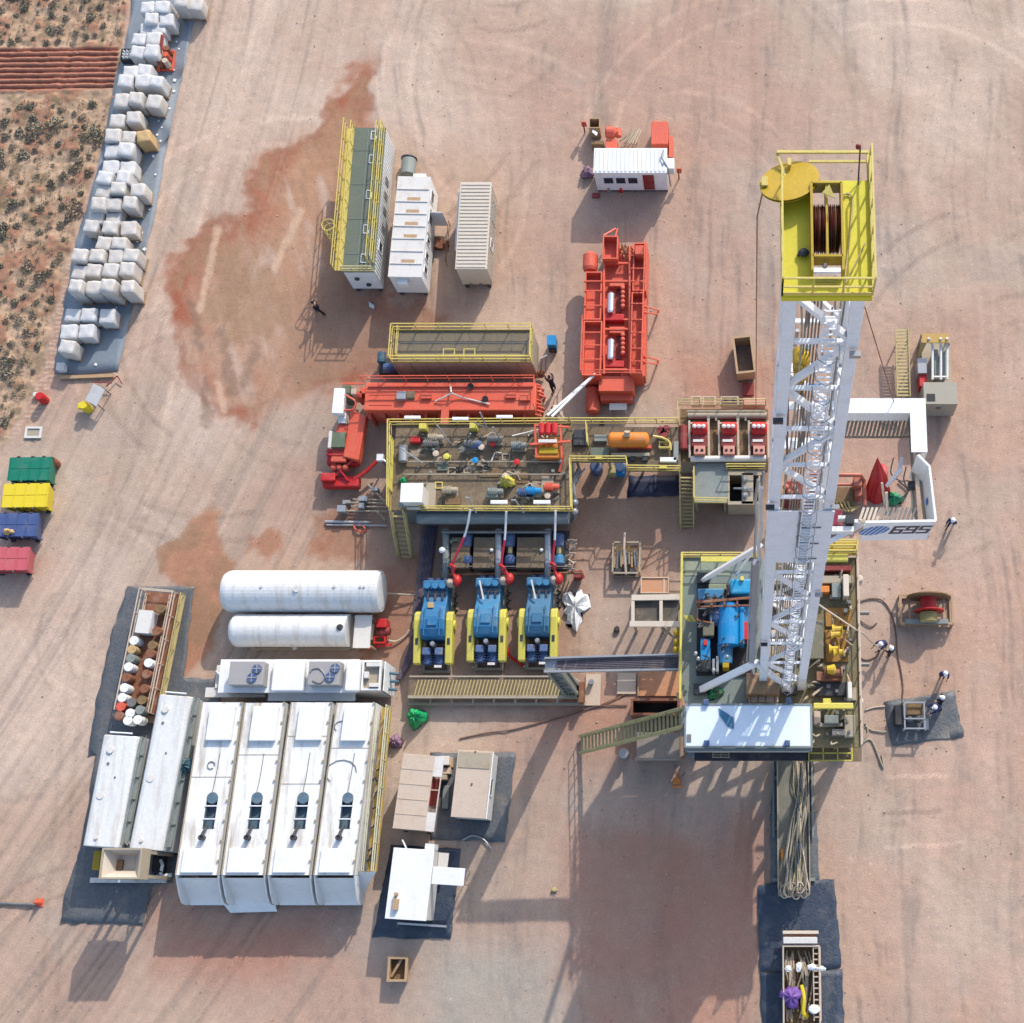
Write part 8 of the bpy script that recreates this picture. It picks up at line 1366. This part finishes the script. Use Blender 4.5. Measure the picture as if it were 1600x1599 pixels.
hose([(718, 1155), (760, 1146), (800, 1141), (850, 1128), (890, 1118), (935, 1104), (980, 1103)], .045, DH, 'long thin dark cable lying west-east south of the walkway skid')
hose([(935, 1104), (990, 1080), (1040, 1058), (1060, 1048)], .04, RUST, 'rust coloured cable crossing the mats towards the rig')
m = MB(); p = P(1268, 938, H0+1.5); q = P(1338, 985, H0+.9); g = P(1375, 1016, 1.2); m.tube([p, q], .05); m.tube([q, P(1348, 990, 8.5), g], .05); solo('tag_rope', m, TAN, 'pale rope running from the rig floor down to the two workers', 'rope', origin=(g.x, g.y, 0))
for (u, v, r_, lab) in ((866, 1391, .12, 'small olive scrap lying alone on the lit sand'), (964, 985, .16, 'small black pot on the sand left of the beige steel frame'), (941, 662, .1, 'small pale scrap by the white stand')):
    t = thing('scrap', lab, 'scrap', P(u, v, 0)); ob('scrap_body', jit(MB().lathe((0, 0, 0), (0, 0, 1), [(0, r_), (r_*1.3, r_*1.2), (r_*1.6, r_*.7)], 9), .03), OLY if u == 866 else BLACK, t); ob('scrap_edge', jit(MB().box(-.2, -.15, .0, .15, -.05, .08), .03), BROWN, t)
# ---------------------------------------------------------------- people
def skin(name, nodes, edges, mt, parent, lv=1, root=0):
    me = bpy.data.meshes.new(name); me.from_pydata([n[0] for n in nodes], edges, []); me.materials.append(mt); o = bpy.data.objects.new(name, me); COL.objects.link(o); o.parent = parent
    s = o.modifiers.new('skin', 'SKIN'); s.use_smooth_shade = True
    for i, n in enumerate(nodes): me.skin_vertices[0].data[i].radius = (n[1], n[1] if len(n) < 3 else n[2]); me.skin_vertices[0].data[i].use_root = (i == root)
    u = o.modifiers.new('sub', 'SUBSURF'); u.levels = lv; u.render_levels = lv; return o
def person(u, v, rz, label, cloth, hat, pose='stand', seed=0):
    t = thing('person', label, 'person', P(u, v, 0.02), rz, None); r = random.Random(seed); step = {'stand': .06, 'walk': .28, 'bend': .12}[pose]; ln = {'stand': .03, 'walk': .08, 'bend': .38}[pose]
    hip = (0, 0, .93); ch = (0, ln*.8, 1.36 if pose != 'bend' else 1.26); nk = (0, ln, 1.5 if pose != 'bend' else 1.38); hd = (0, ln+.05, 1.66 if pose != 'bend' else 1.5)
    aL = {'stand': [(.22, ln, 1.4), (.28, ln+.04, 1.13), (.24, ln+.22, .98)], 'walk': [(.22, ln, 1.4), (.27, ln+.16, 1.14), (.24, ln+.34, .98)], 'bend': [(.22, ln, 1.3), (.25, ln+.25, 1.1), (.18, ln+.45, 1.0)]}[pose]; aR = [(-x, y if pose == 'bend' else y-(.22 if pose == 'walk' else -.03)*(i), z) for i, (x, y, z) in enumerate(aL)]
    nodes = [(hip, .14, .11), (ch, .15, .11), (nk, .06, .06), (hd, .095, .11)]; ed = [(0, 1), (1, 2), (2, 3)]
    def limb(root, pts, rad):
        last = root
        for p, q in zip(pts, rad): nodes.append((p, q)); ed.append((last, len(nodes)-1)); last = len(nodes)-1
        return last
    for s, arm in ((1, aL), (-1, aR)):
        w = limb(1, arm, (.06, .045, .032)); hx, hy, hz = arm[-1]; pm = limb(w, [(hx, hy+.05, hz-.03)], (.03,))
        for f in range(4): x = (f-1.5)*.022; limb(pm, [(hx+x, hy+.10, hz-.05), (hx+x, hy+.135+.01*(f in (1, 2)), hz-.08)], (.009, .008))
        limb(pm, [(hx-s*.05, hy+.06, hz-.04), (hx-s*.055, hy+.09, hz-.06)], (.01, .009))
    legs = []
    for s in (1, -1):
        k = (s*.1, s*step*.5+.03, .5); f = (s*.12, s*step-.02, .1); legs.append((k, f)); limb(0, [(s*.1, 0, .86), k, f, (s*.13, s*step+.14, .05)], (.09, .065, .045, .04))
    ob_ = skin('body', nodes, ed, SKIN, t)
    # clothing: coverall a little outside the body, without hands and head
    n2 = [(hip, .17, .14), (ch, .19, .14), ((nk[0], nk[1], nk[2]-.04), .08, .08)]; e2 = [(0, 1), (1, 2)]
    for s, arm in ((1, aL), (-1, aR)):
        last = 1
        for p, q in zip(arm[:2]+[tuple(Vector(arm[1]).lerp(Vector(arm[2]), .85))], (.08, .065, .05)): n2.append((p, q)); e2.append((last, len(n2)-1)); last = len(n2)-1
    for s, (k, f) in zip((1, -1), legs):
        last = 0
        for p, q in (((s*.1, 0, .84), .11), (k, .085), ((f[0], f[1], .13), .07)): n2.append((p, q)); e2.append((last, len(n2)-1)); last = len(n2)-1
    skin('coverall', n2, e2, cloth, t)
    m = MB(); m.lathe((hd[0], hd[1], hd[2]+.06), (0, 0, 1), [(-.01, .15), (.01, .15), (.015, .125), (.08, .115), (.12, .07), (.135, .02)], 18); m.box(-.07, hd[1]+.11, hd[2]+.045, .07, hd[1]+.2, hd[2]+.06)
    if hat: ob('hard_hat', m, hat, t, smooth=True)
    else: ob('hair', MB().ell((hd[0], hd[1]-.02, hd[2]+.05), .105, .12, .1), BLKC, t, smooth=True)
    m = MB(); [m.ell((s*.035, hd[1]+.105, hd[2]+.01), .013, .008, .01, 6, 4) for s in (1, -1)]; ob('eye', m, BLKC, t); ob('nose', MB().ell((0, hd[1]+.118, hd[2]-.015), .013, .018, .02, 6, 4), SKIN, t)
    m = MB(); [m.ell((f[0], f[1]+.06, .06), .055, .15, .065, 10, 6) for k, f in legs]; ob('boot', m, BLKC, t, smooth=True); return t
person(1485, 822, 2.6, 'person in dark blue coveralls and white helmet walking near the numbered board', NAVY, HATW, 'walk', 1)
person(1381, 1008, 2.2, 'person in blue coveralls, upper left of the two holding the rope', NAVY, HATW, 'bend', 2)
person(1390, 1023, .6, 'person in dark coveralls, lower right of the two holding the rope', BLKC, HATW, 'stand', 3)
person(1472, 1058, 2.9, 'person in dark blue standing alone between the cable reel and the tilted liner', NAVY, HATW, 'stand', 4)
person(1469, 1098, 1.2, 'person in dark clothes and white helmet on the tilted liner, farther north', BLKC, HATW, 'stand', 5)
person(1466, 1108, 1.9, 'person in dark clothes on the tilted liner, nearer the skid frame', NAVY, HATW, 'bend', 6)
person(502, 490, 1.5, 'person in black walking on the damp red soil south-west of the long container', BLKC, None, 'walk', 7)
person(866, 611, .4, 'person in black leaning near the right end of the orange tank', BLKC, None, 'bend', 8)
